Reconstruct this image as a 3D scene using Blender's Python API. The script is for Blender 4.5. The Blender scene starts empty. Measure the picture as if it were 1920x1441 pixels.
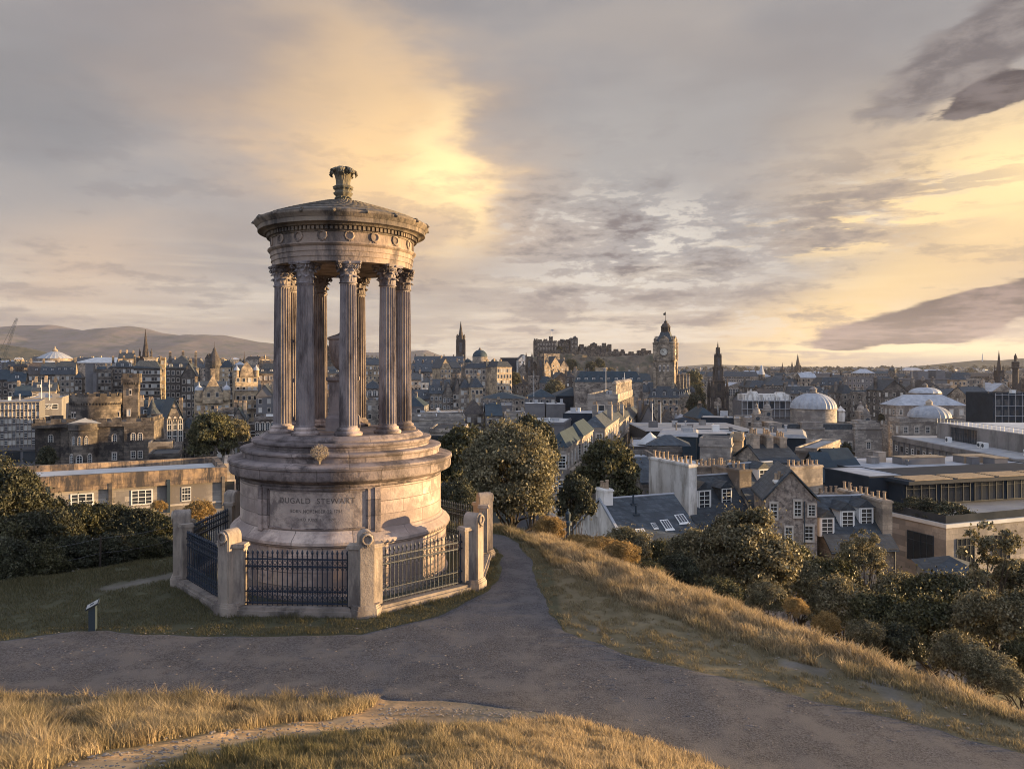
import bpy, math, random
import numpy as np
from mathutils import Matrix, Vector

# ------------------------------------------------------------------ camera, sky, sun, exposure
scene = bpy.context.scene
col = scene.collection
F = 1420.0; HZ = 690.0; CAMZ = 5.1           # focal length in photo pixels, horizon row, eye height
cd = bpy.data.cameras.new('camera'); cam = bpy.data.objects.new('camera', cd); col.objects.link(cam)
cam.location = (0, 0, CAMZ); cam.rotation_euler = (math.pi/2, 0, 0)
cd.sensor_width = 36; cd.lens = F/1920*36; cd.shift_y = -(720.5-HZ)/1920
cd.clip_start = .1; cd.clip_end = 60000
scene.camera = cam
scene.view_settings.view_transform = 'Standard'; scene.view_settings.look = 'None'
scene.view_settings.exposure = 1.75; scene.view_settings.gamma = 1
scene.cycles.use_denoising = True; scene.cycles.filter_width = 1.0
scene.cycles.max_bounces = 5; scene.cycles.diffuse_bounces = 2; scene.cycles.glossy_bounces = 2
scene.cycles.transmission_bounces = 2; scene.cycles.transparent_max_bounces = 6; scene.cycles.volume_bounces = 0
scene.cycles.caustics_reflective = False; scene.cycles.caustics_refractive = False
SUN_AZ = math.radians(6.5)      # measured from +X towards +Y
SUN_EL = math.radians(2.6)
sl = bpy.data.lights.new('sun', 'SUN'); sun = bpy.data.objects.new('sun', sl); col.objects.link(sun)
sl.energy = 5.0; sl.angle = math.radians(.6); sl.color = (1.0, .66, .31)
sdir = Vector((math.cos(SUN_AZ)*math.cos(SUN_EL), math.sin(SUN_AZ)*math.cos(SUN_EL), math.sin(SUN_EL)))
sun.rotation_euler = sdir.to_track_quat('Z', 'Y').to_euler()
sun.location = (60, 10, 40)

def make_world():
    w = bpy.data.worlds.new('World'); scene.world = w; w.use_nodes = True
    nt = w.node_tree; N = nt.nodes; L = nt.links; N.clear()
    out = N.new('ShaderNodeOutputWorld'); bg = N.new('ShaderNodeBackground'); L.new(bg.outputs[0], out.inputs[0])
    def val(x, sock):
        if isinstance(x, (int, float)): sock.default_value = x
        else: L.new(x, sock)
    def m(op, a, b=0.0, c=0.0, clamp=False):
        n = N.new('ShaderNodeMath'); n.operation = op; n.use_clamp = clamp
        val(a, n.inputs[0]); val(b, n.inputs[1])
        if op in ('MULTIPLY_ADD', 'COMPARE', 'SMOOTH_MIN', 'SMOOTH_MAX'): val(c, n.inputs[2])
        return n.outputs[0]
    def ss(x, a, b):
        n = N.new('ShaderNodeMapRange'); n.interpolation_type = 'SMOOTHSTEP'; n.clamp = True
        val(x, n.inputs[0]); n.inputs[1].default_value = a; n.inputs[2].default_value = b
        return n.outputs[0]
    def mix(f, a, b):
        n = N.new('ShaderNodeMix'); n.data_type = 'RGBA'; val(f, n.inputs[0])
        for s, x in ((n.inputs[6], a), (n.inputs[7], b)):
            if isinstance(x, tuple): s.default_value = (*x, 1)
            else: L.new(x, s)
        return n.outputs[2]
    def noise(vec, scale, detail=4, rough=.55, dist=0):
        n = N.new('ShaderNodeTexNoise'); L.new(vec, n.inputs['Vector']); n.inputs['Scale'].default_value = scale
        n.inputs['Detail'].default_value = detail; n.inputs['Roughness'].default_value = rough
        n.inputs['Distortion'].default_value = dist
        return n.outputs[0]
    def comb(x, y, z):
        n = N.new('ShaderNodeCombineXYZ'); val(x, n.inputs[0]); val(y, n.inputs[1]); val(z, n.inputs[2]); return n.outputs[0]
    tc = N.new('ShaderNodeTexCoord'); sp = N.new('ShaderNodeSeparateXYZ'); L.new(tc.outputs['Generated'], sp.inputs[0])
    dx, dy, dz = sp.outputs
    az = m('MULTIPLY', m('ARCTAN2', dx, dy), 57.2958)              # azimuth in degrees from +Y
    el = m('MULTIPLY', m('ARCSINE', dz), 57.2958)                 # elevation in degrees
    # cloud-layer coordinates: the direction carried up to a flat cloud deck
    h = m('ADD', m('MAXIMUM', dz, 0.0), .07)
    deck = comb(m('DIVIDE', dx, h), m('DIVIDE', dy, h), 0.0)
    warp1 = m('SUBTRACT', noise(deck, .55, 4, .55), .5)
    warp2 = m('SUBTRACT', noise(comb(m('MULTIPLY', az, .05), m('MULTIPLY', el, .16), 3.1), 1.6, 5, .6), .5)
    azw = m('MULTIPLY_ADD', warp2, 13.0, m('MULTIPLY_ADD', warp1, 6.0, az))
    elw = m('MULTIPLY_ADD', warp2, 5.0, m('MULTIPLY_ADD', warp1, 3.0, el))
    def blob(px, py, rx, ry, rot=0, soft=1.0, hard=0.0, warp=True):
        a0 = math.degrees(math.atan((px-960)/F)); e0 = math.degrees(math.atan((HZ-py)/F*math.cos(math.radians(a0))))
        sx = math.degrees(rx/F); sy = math.degrees(ry/F)
        A = m('SUBTRACT', azw if warp else az, a0); E = m('SUBTRACT', elw if warp else el, e0)
        c, s = math.cos(math.radians(rot)), math.sin(math.radians(rot))
        u = m('DIVIDE', m('ADD', m('MULTIPLY', A, c), m('MULTIPLY', E, s)), sx)
        v = m('DIVIDE', m('SUBTRACT', m('MULTIPLY', E, c), m('MULTIPLY', A, s)), sy)
        r = m('SQRT', m('ADD', m('MULTIPLY', u, u), m('MULTIPLY', v, v)))
        return m('SUBTRACT', 1.0, ss(r, hard, 1.0+soft*.0))
    # base vertical colour: creamy at the horizon, taupe grey above
    c0 = mix(ss(el, 0, 9), (.50, .41, .31), (.36, .345, .345))
    c0 = mix(ss(el, 10, 30), c0, (.285, .275, .285))
    # soft large-scale veils
    n1 = noise(comb(m('MULTIPLY', az, .035), m('MULTIPLY', el, .09), 1.7), 1.3, 5, .55)
    c0 = mix(m('MULTIPLY', ss(n1, .42, .68), .5), c0, (.225, .21, .215))
    c0 = mix(m('MULTIPLY', ss(n1, .55, .30), .45), c0, (.46, .40, .35))
    # bright pale strips low on the left and middle
    n2 = noise(comb(m('MULTIPLY', az, .045), m('MULTIPLY', el, .55), 6.3), 1.5, 6, .6)
    low = m('MULTIPLY', ss(el, 11, 2.5), ss(el, -.5, 1.0))
    c0 = mix(m('MULTIPLY', m('MULTIPLY', ss(n2, .47, .62), low), .7), c0, (.72, .63, .50))
    c0 = mix(m('MULTIPLY', m('MULTIPLY', ss(n2, .47, .36), low), .55), c0, (.31, .27, .26))
    # pink-cream patches on the left
    c0 = mix(m('MULTIPLY', blob(160, 500, 330, 130, 8), .75), c0, (.60, .45, .33))
    c0 = mix(m('MULTIPLY', blob(560, 560, 420, 70, -3), .5), c0, (.62, .55, .47))
    # cool light region right of the centre
    c0 = mix(m('MULTIPLY', blob(1190, 260, 420, 190, 12), .55), c0, (.40, .385, .37))
    # big warm glow
    c0 = mix(m('MULTIPLY', blob(690, 260, 540, 320, -24), .8), c0, (.62, .44, .30))
    c0 = mix(m('MULTIPLY', blob(715, 265, 350, 240, -42), .88), c0, (1.02, .68, .33))
    c0 = mix(m('MULTIPLY', blob(845, 330, 110, 190, 8), .9), c0, (1.28, .92, .45))
    # golden west
    c0 = mix(m('MULTIPLY', blob(1960, 420, 560, 270, -20), .85), c0, (.78, .55, .30))
    c0 = mix(m('MULTIPLY', blob(1950, 320, 260, 150, -10), .8), c0, (1.2, .88, .43))
    c0 = mix(m('MULTIPLY', blob(1560, 600, 420, 120, 24), .8), c0, (.95, .66, .29))
    c0 = mix(m('MULTIPLY', blob(1750, 652, 500, 26, 0, warp=False), .9), c0, (1.0, .80, .46))
    # smooth grey sheets
    c0 = mix(m('MULTIPLY', blob(380, 60, 560, 150, -14), .55), c0, (.26, .24, .25))
    c0 = mix(m('MULTIPLY', blob(60, 230, 200, 200, -30), .5), c0, (.22, .23, .25))
    c0 = mix(m('MULTIPLY', blob(1500, 110, 560, 100, -8), .55), c0, (.29, .265, .26))
    # mottled cloud bank on the deck
    n3 = noise(deck, 1.15, 7, .62, .25)
    n4 = noise(deck, 3.2, 5, .6)
    bank = m('MULTIPLY', m('MAXIMUM', m('MAXIMUM', blob(1180, 470, 420, 190, -6), m('MULTIPLY', blob(1560, 420, 300, 120, 10), .7)), m('MULTIPLY', blob(1270, 600, 560, 70, 0), .6)), 1.0)
    n6 = noise(comb(m('MULTIPLY', az, .20), m('MULTIPLY', el, .62), 9.2), 1.0, 8, .64, .3)
    f3 = m('ADD', m('MULTIPLY_ADD', n6, .60, m('MULTIPLY', n3, .40)), m('MULTIPLY', noise(comb(m('MULTIPLY', az, .7), m('MULTIPLY', el, 2.2), 4.4), 1.0, 6, .6), .20))
    cl = m('MULTIPLY', ss(f3, .585, .70), bank)
    c0 = mix(m('MULTIPLY', cl, .98), c0, (.17, .15, .155))
    hl = m('MULTIPLY', ss(f3, .585, .53), bank)
    c0 = mix(m('MULTIPLY', hl, .8), c0, (.72, .67, .59))
    wisps = m('MULTIPLY', ss(f3, .61, .70), ss(el, 26, 3))
    c0 = mix(m('MULTIPLY', wisps, .38), c0, (.20, .18, .19))
    # golden ripples on the right
    n5 = noise(comb(m('MULTIPLY', az, .12), m('MULTIPLY', el, .9), .4), 1.1, 6, .65)
    c0 = mix(m('MULTIPLY', m('MULTIPLY', ss(n5, .51, .57), blob(1690, 400, 400, 75, 8)), .9), c0, (1.0, .74, .38))
    c0 = mix(m('MULTIPLY', m('MULTIPLY', ss(n5, .50, .43), blob(1640, 380, 420, 110, 8)), .6), c0, (.30, .25, .23))
    # solid dark clouds
    n6b = ss(n6, .38, .62)
    c0 = mix(m('MULTIPLY', ss(m('MULTIPLY_ADD', m('SUBTRACT', n6, .5), 1.1, blob(1880, 60, 360, 95, 24)), .25, .6), .85), c0, mix(n6b, (.13, .115, .125), (.27, .24, .235)))
    c0 = mix(m('MULTIPLY', ss(m('MULTIPLY_ADD', m('SUBTRACT', n6, .5), 1.0, blob(1890, 165, 130, 50, 14)), .3, .5), .95), c0, mix(n6b, (.07, .06, .07), (.17, .145, .15)))
    def rag(b_, lo, hi, k=.9): return ss(m('MULTIPLY_ADD', m('SUBTRACT', n6, .5), k, b_), lo, hi)
    lens = rag(blob(1850, 583, 350, 50, 9), .16, .34, .55)
    c0 = mix(m('MULTIPLY', lens, .96), c0, mix(ss(m('MULTIPLY_ADD', n6, .6, m('MULTIPLY', n4, .4)), .42, .60), (.062, .05, .062), (.27, .20, .185)))
    c0 = mix(m('MULTIPLY', blob(1500, 663, 300, 9, 0, hard=.2), .55), c0, (.33, .27, .26))
    # unseen dome behind and overhead: physical sky plus an added cool lift brightening shade
    sky = N.new('ShaderNodeTexSky'); sky.sky_type = 'NISHITA'; sky.sun_disc = False
    sky.sun_elevation = SUN_EL; sky.sun_rotation = math.pi/2-SUN_AZ
    sc_ = N.new('ShaderNodeVectorMath'); sc_.operation = 'SCALE'; L.new(sky.outputs[0], sc_.inputs[0]); sc_.inputs['Scale'].default_value = .10
    behind = m('MAXIMUM', ss(el, 36, 62), ss(m('ABSOLUTE', az), 60, 110))
    lift = N.new('ShaderNodeVectorMath'); lift.operation = 'ADD'; L.new(sc_.outputs[0], lift.inputs[0]); lift.inputs[1].default_value = (.58, .65, .86)
    c0 = mix(behind, c0, lift.outputs[0])
    c0 = mix(ss(el, -1.0, -6), c0, (.16, .14, .13))
    L.new(c0, bg.inputs[0]); bg.inputs[1].default_value = .34
make_world()

def WX(px, d): return (px-960)/F*d
def WZ(py, d): return CAMZ-(py-HZ)/F*d
rng = np.random.default_rng(7); random.seed(7)

# ------------------------------------------------------------------ helpers
class MB:
    def __init__(s): s.v = []; s.f = []; s.m = []; s.T = None
    def add(s, vs, fs, mi=0):
        o = len(s.v)
        if s.T is not None: vs = [tuple(s.T @ Vector(p)) for p in vs]
        s.v += [tuple(p) for p in vs]
        for f in fs: s.f.append(tuple(i+o for i in f)); s.m.append(mi)
        return s
    def box(s, x0, x1, y0, y1, z0, z1, mi=0):
        return s.add([(x0,y0,z0),(x1,y0,z0),(x1,y1,z0),(x0,y1,z0),(x0,y0,z1),(x1,y0,z1),(x1,y1,z1),(x0,y1,z1)],
              [(0,3,2,1),(4,5,6,7),(0,1,5,4),(1,2,6,5),(2,3,7,6),(3,0,4,7)], mi)
    def lathe(s, prof, n=32, cx=0, cy=0, mi=0, rot=0, mod=None, a0=0, a1=None, cap=True):
        full = a1 is None; cnt = n if full else n+1; vs = []
        for r, z in prof:
            for i in range(cnt):
                a = rot+(2*math.pi*i/n if full else a0+(a1-a0)*i/n)
                rr = r if mod is None else mod(r, a, z)
                vs.append((cx+rr*math.cos(a), cy+rr*math.sin(a), z))
        fs = []
        for j in range(len(prof)-1):
            for i in range(n if full else n):
                k = (i+1) % cnt if full else i+1
                fs.append((j*cnt+i, j*cnt+k, (j+1)*cnt+k, (j+1)*cnt+i))
        if full and cap:
            if prof[0][0] > 1e-6: fs.append(tuple(range(cnt-1, -1, -1)))
            if prof[-1][0] > 1e-6: fs.append(tuple((len(prof)-1)*cnt+i for i in range(cnt)))
        return s.add(vs, fs, mi)
    def sq(s, prof, cx=0, cy=0, mi=0):      # square-plan lathe: prof = (half width, z)
        return s.lathe([(r*math.sqrt(2), z) for r, z in prof], 4, cx, cy, mi, rot=math.pi/4)
    def prism(s, poly, a, b, axis='z', mi=0):
        n = len(poly)
        if axis == 'z': vs = [(x, y, a) for x, y in poly]+[(x, y, b) for x, y in poly]
        elif axis == 'y': vs = [(x, a, y) for x, y in poly]+[(x, b, y) for x, y in poly]
        else: vs = [(a, x, y) for x, y in poly]+[(b, x, y) for x, y in poly]
        return s.add(vs, [tuple(range(n))[::-1], tuple(range(n, 2*n))]+[(i, (i+1) % n, n+(i+1) % n, n+i) for i in range(n)], mi)
    def tube(s, pts, r, n=6, mi=0):
        rs = r if isinstance(r, (list, tuple)) else [r]*len(pts); vs = []
        for i, p in enumerate(pts):
            p = Vector(p); q = Vector(pts[min(i+1, len(pts)-1)])-Vector(pts[max(i-1, 0)])
            if q.length < 1e-9: q = Vector((0, 0, 1))
            q.normalize(); a = q.cross(Vector((0, 0, 1)) if abs(q.z) < .9 else Vector((1, 0, 0))).normalized(); b = q.cross(a)
            for k in range(n):
                t = 2*math.pi*k/n; vs.append(tuple(p+a*rs[i]*math.cos(t)+b*rs[i]*math.sin(t)))
        fs = [(j*n+i, j*n+(i+1) % n, (j+1)*n+(i+1) % n, (j+1)*n+i) for j in range(len(pts)-1) for i in range(n)]
        fs += [tuple(range(n))[::-1], tuple((len(pts)-1)*n+i for i in range(n))]
        return s.add(vs, fs, mi)
    def ball(s, x, y, z, r, n=8, sz=1.0, mi=0):
        k = max(3, n//2)
        return s.lathe([(r*math.sin(math.pi*i/k), z-r*sz*math.cos(math.pi*i/k)) for i in range(k+1)], n, x, y, mi)
    def build(s, name, mats, parent=None, smooth=None, loc=None, rz=0):
        me = bpy.data.meshes.new(name); me.from_pydata(s.v, [], s.f)
        if not isinstance(mats, (list, tuple)): mats = [mats]
        for mt in mats: me.materials.append(MT[mt] if isinstance(mt, str) else mt)
        me.polygons.foreach_set('material_index', s.m); me.update()
        if smooth is not None:
            me.shade_smooth(); me.set_sharp_from_angle(angle=math.radians(smooth))
        return link(name, me, parent, loc, rz)

def link(name, me, parent=None, loc=None, rz=0):
    o = bpy.data.objects.new(name, me); col.objects.link(o)
    if parent is not None: o.parent = parent
    if loc is not None: o.location = loc
    if rz: o.rotation_euler = (0, 0, rz)
    return o
def tag(o, label=None, cat=None, group=None, kind=None):
    if label: o['label'] = label
    if cat: o['category'] = cat
    if group: o['group'] = group
    if kind: o['kind'] = kind
    return o
def thing(name, label, cat, loc=(0, 0, 0), rz=0, group=None):
    o = bpy.data.objects.new(name, None); col.objects.link(o); o.empty_display_size = .5
    o.location = loc; o.rotation_euler = (0, 0, rz); return tag(o, label, cat, group)
def npmesh(name, V, Fq, mats, colors=None, smooth=False):
    me = bpy.data.meshes.new(name); nv = len(V); nf, k = Fq.shape
    me.vertices.add(nv); me.vertices.foreach_set('co', V.astype(np.float32).ravel())
    me.loops.add(nf*k); me.loops.foreach_set('vertex_index', Fq.astype(np.int32).ravel())
    me.polygons.add(nf); me.polygons.foreach_set('loop_start', (np.arange(nf)*k).astype(np.int32))
    me.polygons.foreach_set('loop_total', np.full(nf, k, np.int32))
    if smooth: me.polygons.foreach_set('use_smooth', np.ones(nf, bool))
    me.update(calc_edges=True)
    for mt in mats: me.materials.append(MT[mt])
    if colors is not None:
        at = me.color_attributes.new('col', 'FLOAT_COLOR', 'POINT')
        c = np.ones((nv, 4), np.float32); c[:, :colors.shape[1]] = colors; at.data.foreach_set('color', c.ravel())
    return me

# ------------------------------------------------------------------ materials
MT = {}
def mat(name, c1, c2=None, scale=2.0, rough=.85, bump=0.0, bscale=None, spec=.3, metal=0.0, stain=None, stains=0.0,
        courses=None, cyl=None, attr=None, transl=0.0, rnd=0.0, thr=(.35, .65), streak=0.0, island=0.0, fine=0.0):
    mt = bpy.data.materials.new(name); MT[name] = mt; mt.use_nodes = True
    nt = mt.node_tree; N = nt.nodes; L = nt.links
    b = N['Principled BSDF']; out = N['Material Output']
    b.inputs['Roughness'].default_value = rough; b.inputs['Metallic'].default_value = metal
    b.inputs['Specular IOR Level'].default_value = spec
    tc = N.new('ShaderNodeTexCoord'); vec = tc.outputs['Object']
    if rnd:
        oi = N.new('ShaderNodeObjectInfo'); va = N.new('ShaderNodeVectorMath'); va.operation = 'MULTIPLY_ADD'
        cx = N.new('ShaderNodeCombineXYZ')
        for i in range(3): L.new(oi.outputs['Random'], cx.inputs[i])
        L.new(cx.outputs[0], va.inputs[0]); va.inputs[1].default_value = (131, 57, 23); L.new(vec, va.inputs[2]); vec = va.outputs[0]
    def mx(f, a, c, mode='MIX'):
        n = N.new('ShaderNodeMix'); n.data_type = 'RGBA'; n.blend_type = mode
        if isinstance(f, float): n.inputs[0].default_value = f
        else: L.new(f, n.inputs[0])
        for s, x in ((n.inputs[6], a), (n.inputs[7], c)):
            if isinstance(x, tuple): s.default_value = (*x, 1)
            else: L.new(x, s)
        return n.outputs[2]
    def nz(sc, det=5, ro=.6, v=None):
        n = N.new('ShaderNodeTexNoise'); L.new(v or vec, n.inputs['Vector']); n.inputs['Scale'].default_value = sc
        n.inputs['Detail'].default_value = det; n.inputs['Roughness'].default_value = ro; return n.outputs[0]
    def mr(x, a, c, lo=0.0, hi=1.0):
        n = N.new('ShaderNodeMapRange'); L.new(x, n.inputs[0]); n.inputs[1].default_value = a; n.inputs[2].default_value = c
        n.inputs[3].default_value = lo; n.inputs[4].default_value = hi; return n.outputs[0]
    c = c1
    if attr:
        an = N.new('ShaderNodeAttribute'); an.attribute_name = attr; c = an.outputs['Color']
        if c2: c = mx(mr(nz(scale), *thr, 0.0, .5), c, c2)
    elif c2: c = mx(mr(nz(scale), *thr), c1, c2)
    hgt = None
    if fine: c = mx(1.0, c, mr(nz(30, 4, .85), .38, .64, 1-fine, 1+fine), 'MULTIPLY')
    if courses:
        if cyl:
            sp = N.new('ShaderNodeSeparateXYZ'); L.new(vec, sp.inputs[0]); at = N.new('ShaderNodeMath'); at.operation = 'ARCTAN2'
            L.new(sp.outputs[1], at.inputs[0]); L.new(sp.outputs[0], at.inputs[1])
            mu = N.new('ShaderNodeMath'); mu.operation = 'MULTIPLY'; L.new(at.outputs[0], mu.inputs[0]); mu.inputs[1].default_value = cyl
            u = mu.outputs[0]; z = sp.outputs[2]
        else:
            sp = N.new('ShaderNodeSeparateXYZ'); L.new(vec, sp.inputs[0]); ad = N.new('ShaderNodeMath'); ad.operation = 'ADD'
            L.new(sp.outputs[0], ad.inputs[0]); L.new(sp.outputs[1], ad.inputs[1]); u = ad.outputs[0]; z = sp.outputs[2]
        cb = N.new('ShaderNodeCombineXYZ'); L.new(u, cb.inputs[0]); L.new(z, cb.inputs[1])
        br = N.new('ShaderNodeTexBrick'); L.new(cb.outputs[0], br.inputs['Vector'])
        bw, bh, mo, dk = courses
        br.inputs['Scale'].default_value = 1; br.inputs['Brick Width'].default_value = bw; br.inputs['Row Height'].default_value = bh
        br.inputs['Mortar Size'].default_value = mo; br.inputs['Mortar Smooth'].default_value = .2
        br.inputs['Color1'].default_value = (1.32, 1.30, 1.27, 1); br.inputs['Color2'].default_value = (.66, .67, .70, 1)
        br.inputs['Mortar'].default_value = (dk, dk, dk, 1)
        c = mx(1.0, c, br.outputs['Color'], 'MULTIPLY'); hgt = br.outputs['Fac']
    if stain:
        mp = N.new('ShaderNodeMapping'); L.new(vec, mp.inputs[0]); mp.inputs['Scale'].default_value = (1, 1, .25 if streak else 1)
        c = mx(mr(nz(stains or .6, 6, .72, mp.outputs[0]), .46, .60), c, stain)
    if rnd:
        hv = N.new('ShaderNodeHueSaturation'); L.new(mr(oi.outputs['Random'], 0, 1, 1-rnd, 1+rnd), hv.inputs['Value'])
        if isinstance(c, tuple): hv.inputs['Color'].default_value = (*c, 1)
        else: L.new(c, hv.inputs['Color'])
        c = hv.outputs[0]
    if island:
        ge = N.new('ShaderNodeNewGeometry'); hv = N.new('ShaderNodeHueSaturation')
        L.new(mr(ge.outputs['Random Per Island'], 0, 1, 1-island, 1+island), hv.inputs['Value'])
        if isinstance(c, tuple): hv.inputs['Color'].default_value = (*c, 1)
        else: L.new(c, hv.inputs['Color'])
        c = hv.outputs[0]
    if isinstance(c, tuple): b.inputs['Base Color'].default_value = (*c, 1)
    else: L.new(c, b.inputs['Base Color'])
    if bump:
        bp = N.new('ShaderNodeBump'); bp.inputs['Strength'].default_value = bump; bp.inputs['Distance'].default_value = .05
        hh = nz(bscale or scale*6, 6, .65)
        if hgt is not None:
            s2 = N.new('ShaderNodeMath'); s2.operation = 'MULTIPLY_ADD'; L.new(hgt, s2.inputs[0]); s2.inputs[1].default_value = -.6; L.new(hh, s2.inputs[2]); hh = s2.outputs[0]
        L.new(hh, bp.inputs['Height']); L.new(bp.outputs[0], b.inputs['Normal'])
    if transl:
        tr = N.new('ShaderNodeBsdfTranslucent'); ms = N.new('ShaderNodeMixShader'); ms.inputs[0].default_value = transl
        if isinstance(c, tuple): tr.inputs[0].default_value = (*c, 1)
        else: L.new(c, tr.inputs[0])
        L.new(b.outputs[0], ms.inputs[1]); L.new(tr.outputs[0], ms.inputs[2]); L.new(ms.outputs[0], out.inputs[0])
    return mt

# monument
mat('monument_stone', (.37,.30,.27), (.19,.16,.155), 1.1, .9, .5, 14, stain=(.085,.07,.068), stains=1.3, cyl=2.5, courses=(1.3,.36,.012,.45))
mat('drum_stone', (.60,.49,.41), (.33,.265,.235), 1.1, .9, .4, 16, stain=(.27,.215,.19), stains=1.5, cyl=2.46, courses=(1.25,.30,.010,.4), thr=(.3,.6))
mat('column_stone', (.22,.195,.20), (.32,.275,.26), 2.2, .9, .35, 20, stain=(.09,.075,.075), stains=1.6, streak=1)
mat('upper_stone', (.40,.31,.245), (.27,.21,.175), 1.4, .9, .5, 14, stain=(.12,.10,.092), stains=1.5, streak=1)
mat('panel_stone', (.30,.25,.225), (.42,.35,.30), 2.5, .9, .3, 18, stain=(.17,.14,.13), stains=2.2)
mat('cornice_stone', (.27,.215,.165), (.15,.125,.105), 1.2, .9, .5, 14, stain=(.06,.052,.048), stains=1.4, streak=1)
mat('hotel_stone', (.42,.34,.25), (.21,.17,.13), .3, .9, .3, 2, stain=(.10,.085,.07), stains=.25, courses=(1.3,.5,.03,.7))
mat('inscription', (.12,.10,.09), rough=.95)
mat('roof_stone', (.17,.145,.12), (.09,.08,.07), 2.5, .95, .6, 12)
mat('bronze_green', (.10,.095,.075), (.20,.17,.12), 4, .85, .5, 18)
mat('pier_stone', (.38,.32,.26), (.27,.225,.19), 1.8, .9, .35, 18, stain=(.15,.125,.11), stains=1.4, streak=1)
mat('kerb_stone', (.30,.25,.21), (.20,.17,.145), 2.0, .9, .5, 14, stain=(.11,.095,.085), stains=1.6)
mat('iron', (.018,.032,.055), (.010,.016,.028), 5, .45, .2, 30, spec=.5)
# ground
mat('path_gravel', (.106,.104,.112), (.082,.081,.088), .55, .95, 1.0, 40, stain=(.132,.126,.128), stains=1.3, fine=.6)
mat('ground_soil', (.10,.09,.05), (.06,.055,.03), 2.2, .95, .9, 9, attr='col')
mat('blade', (.3,.25,.1), None, 1, .7, 0, attr='col', transl=.35, spec=.2, island=.35)
mat('far_ground', (.05,.055,.04), (.09,.085,.07), .02, .95)
mat('hill_moor', (.075,.062,.058), (.13,.105,.092), .004, 1.0, stain=(.045,.05,.035), stains=.006)
mat('hill_wood', (.05,.05,.03), (.10,.085,.05), .02, 1.0, stain=(.03,.035,.02), stains=.03)
mat('rock', (.16,.125,.09), (.07,.058,.048), .05, .95, .8, .4, stain=(.05,.055,.035), stains=.04)
mat('scree_stone', (.34,.29,.24), (.22,.19,.17), 9, .9, .3, 30, rnd=.3)
# buildings
ST = dict(rough=.9, bump=.25)
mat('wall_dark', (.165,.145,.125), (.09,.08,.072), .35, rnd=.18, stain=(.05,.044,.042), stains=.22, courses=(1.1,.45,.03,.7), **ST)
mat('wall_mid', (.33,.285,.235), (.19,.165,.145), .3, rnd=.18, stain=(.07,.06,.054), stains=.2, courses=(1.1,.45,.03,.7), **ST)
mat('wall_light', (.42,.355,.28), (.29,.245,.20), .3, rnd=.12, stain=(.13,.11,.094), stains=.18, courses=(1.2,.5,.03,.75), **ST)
mat('wall_sun_gold', (.52,.40,.26), (.36,.28,.19), .3, rnd=.1, stain=(.15,.12,.092), stains=.2, courses=(1.2,.5,.03,.75), **ST)  # golden sunlight of the lit fronts put into the stone colour
mat('wall_ashlar', (.36,.32,.275), (.27,.24,.21), .25, rnd=.06, stain=(.17,.15,.135), stains=.15, courses=(1.6,.55,.02,.8), **ST)
mat('wall_white', (.76,.73,.68), (.62,.59,.54), .5, rnd=.05, stain=(.36,.33,.29), stains=.5, streak=1, **ST)
mat('wall_rubble', (.25,.20,.165), (.12,.10,.09), 1.8, rough=.95, bump=.8, bscale=4, thr=(.42,.58), stain=(.36,.30,.25), stains=2.4)
mat('wall_concrete', (.27,.25,.235), (.21,.195,.185), .4, rnd=.06, stain=(.15,.14,.13), stains=.25, streak=1, **ST)
mat('wall_grey', (.17,.165,.165), (.13,.125,.13), .4, rnd=.1, **ST)
mat('slate', (.050,.062,.074), (.030,.038,.046), 1.2, .65, .35, 3, rnd=.25, courses=(.45,.3,.03,.7), spec=.4)
mat('slate_brown', (.085,.07,.06), (.05,.043,.04), 1.2, .7, .35, 3, rnd=.2, courses=(.45,.3,.03,.7))
mat('slate_teal', (.035,.055,.070), (.022,.036,.048), .6, .7, .2, 3, rnd=.2, spec=.25)
mat('lead', (.40,.415,.44), (.26,.275,.30), .5, .6, .15, 2, rnd=.15, spec=.4)
mat('flat_roof', (.32,.32,.33), (.20,.205,.215), .35, .85, .2, 2, rnd=.3, stain=(.33,.32,.30), stains=.3)
mat('pale_roof', (.55,.54,.52), (.40,.40,.39), .3, .7, .1, 2, rnd=.1)
mat('trim', (.56,.50,.43), (.40,.35,.30), 1.0, .9, .2, 6, rnd=.1)
mat('white_paint', (.72,.71,.68), rough=.6)
mat('dark_paint', (.03,.045,.06), rough=.5)
mat('glass', (.022,.028,.036), (.05,.055,.06), .35, .12, spec=.7, rnd=.4)
mat('blind', (.52,.50,.46), (.38,.37,.34), .4, .6, rnd=.2)
mat('clay_pot', (.40,.29,.19), (.28,.21,.15), 3, .85, .2, 12, rnd=.2)
mat('dark_clad', (.022,.032,.046), (.013,.021,.031), .4, .75, rnd=.1, spec=.2)
mat('gothic', (.075,.062,.055), (.035,.030,.030), .25, .95, .3, 1.5, stain=(.10,.082,.068), stains=.3)
mat('castle_stone', (.20,.165,.13), (.075,.065,.058), .3, .95, .3, 1, rnd=.15, courses=(1.3,.5,.03,.6), stain=(.035,.031,.03), stains=.28)
mat('clock_face', (.78,.74,.64), rough=.6)
mat('timber', (.38,.29,.19), (.26,.20,.14), 3, .8, .2, 12)
mat('steel', (.45,.46,.48), (.34,.35,.37), 2, .4, metal=.6)
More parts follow.
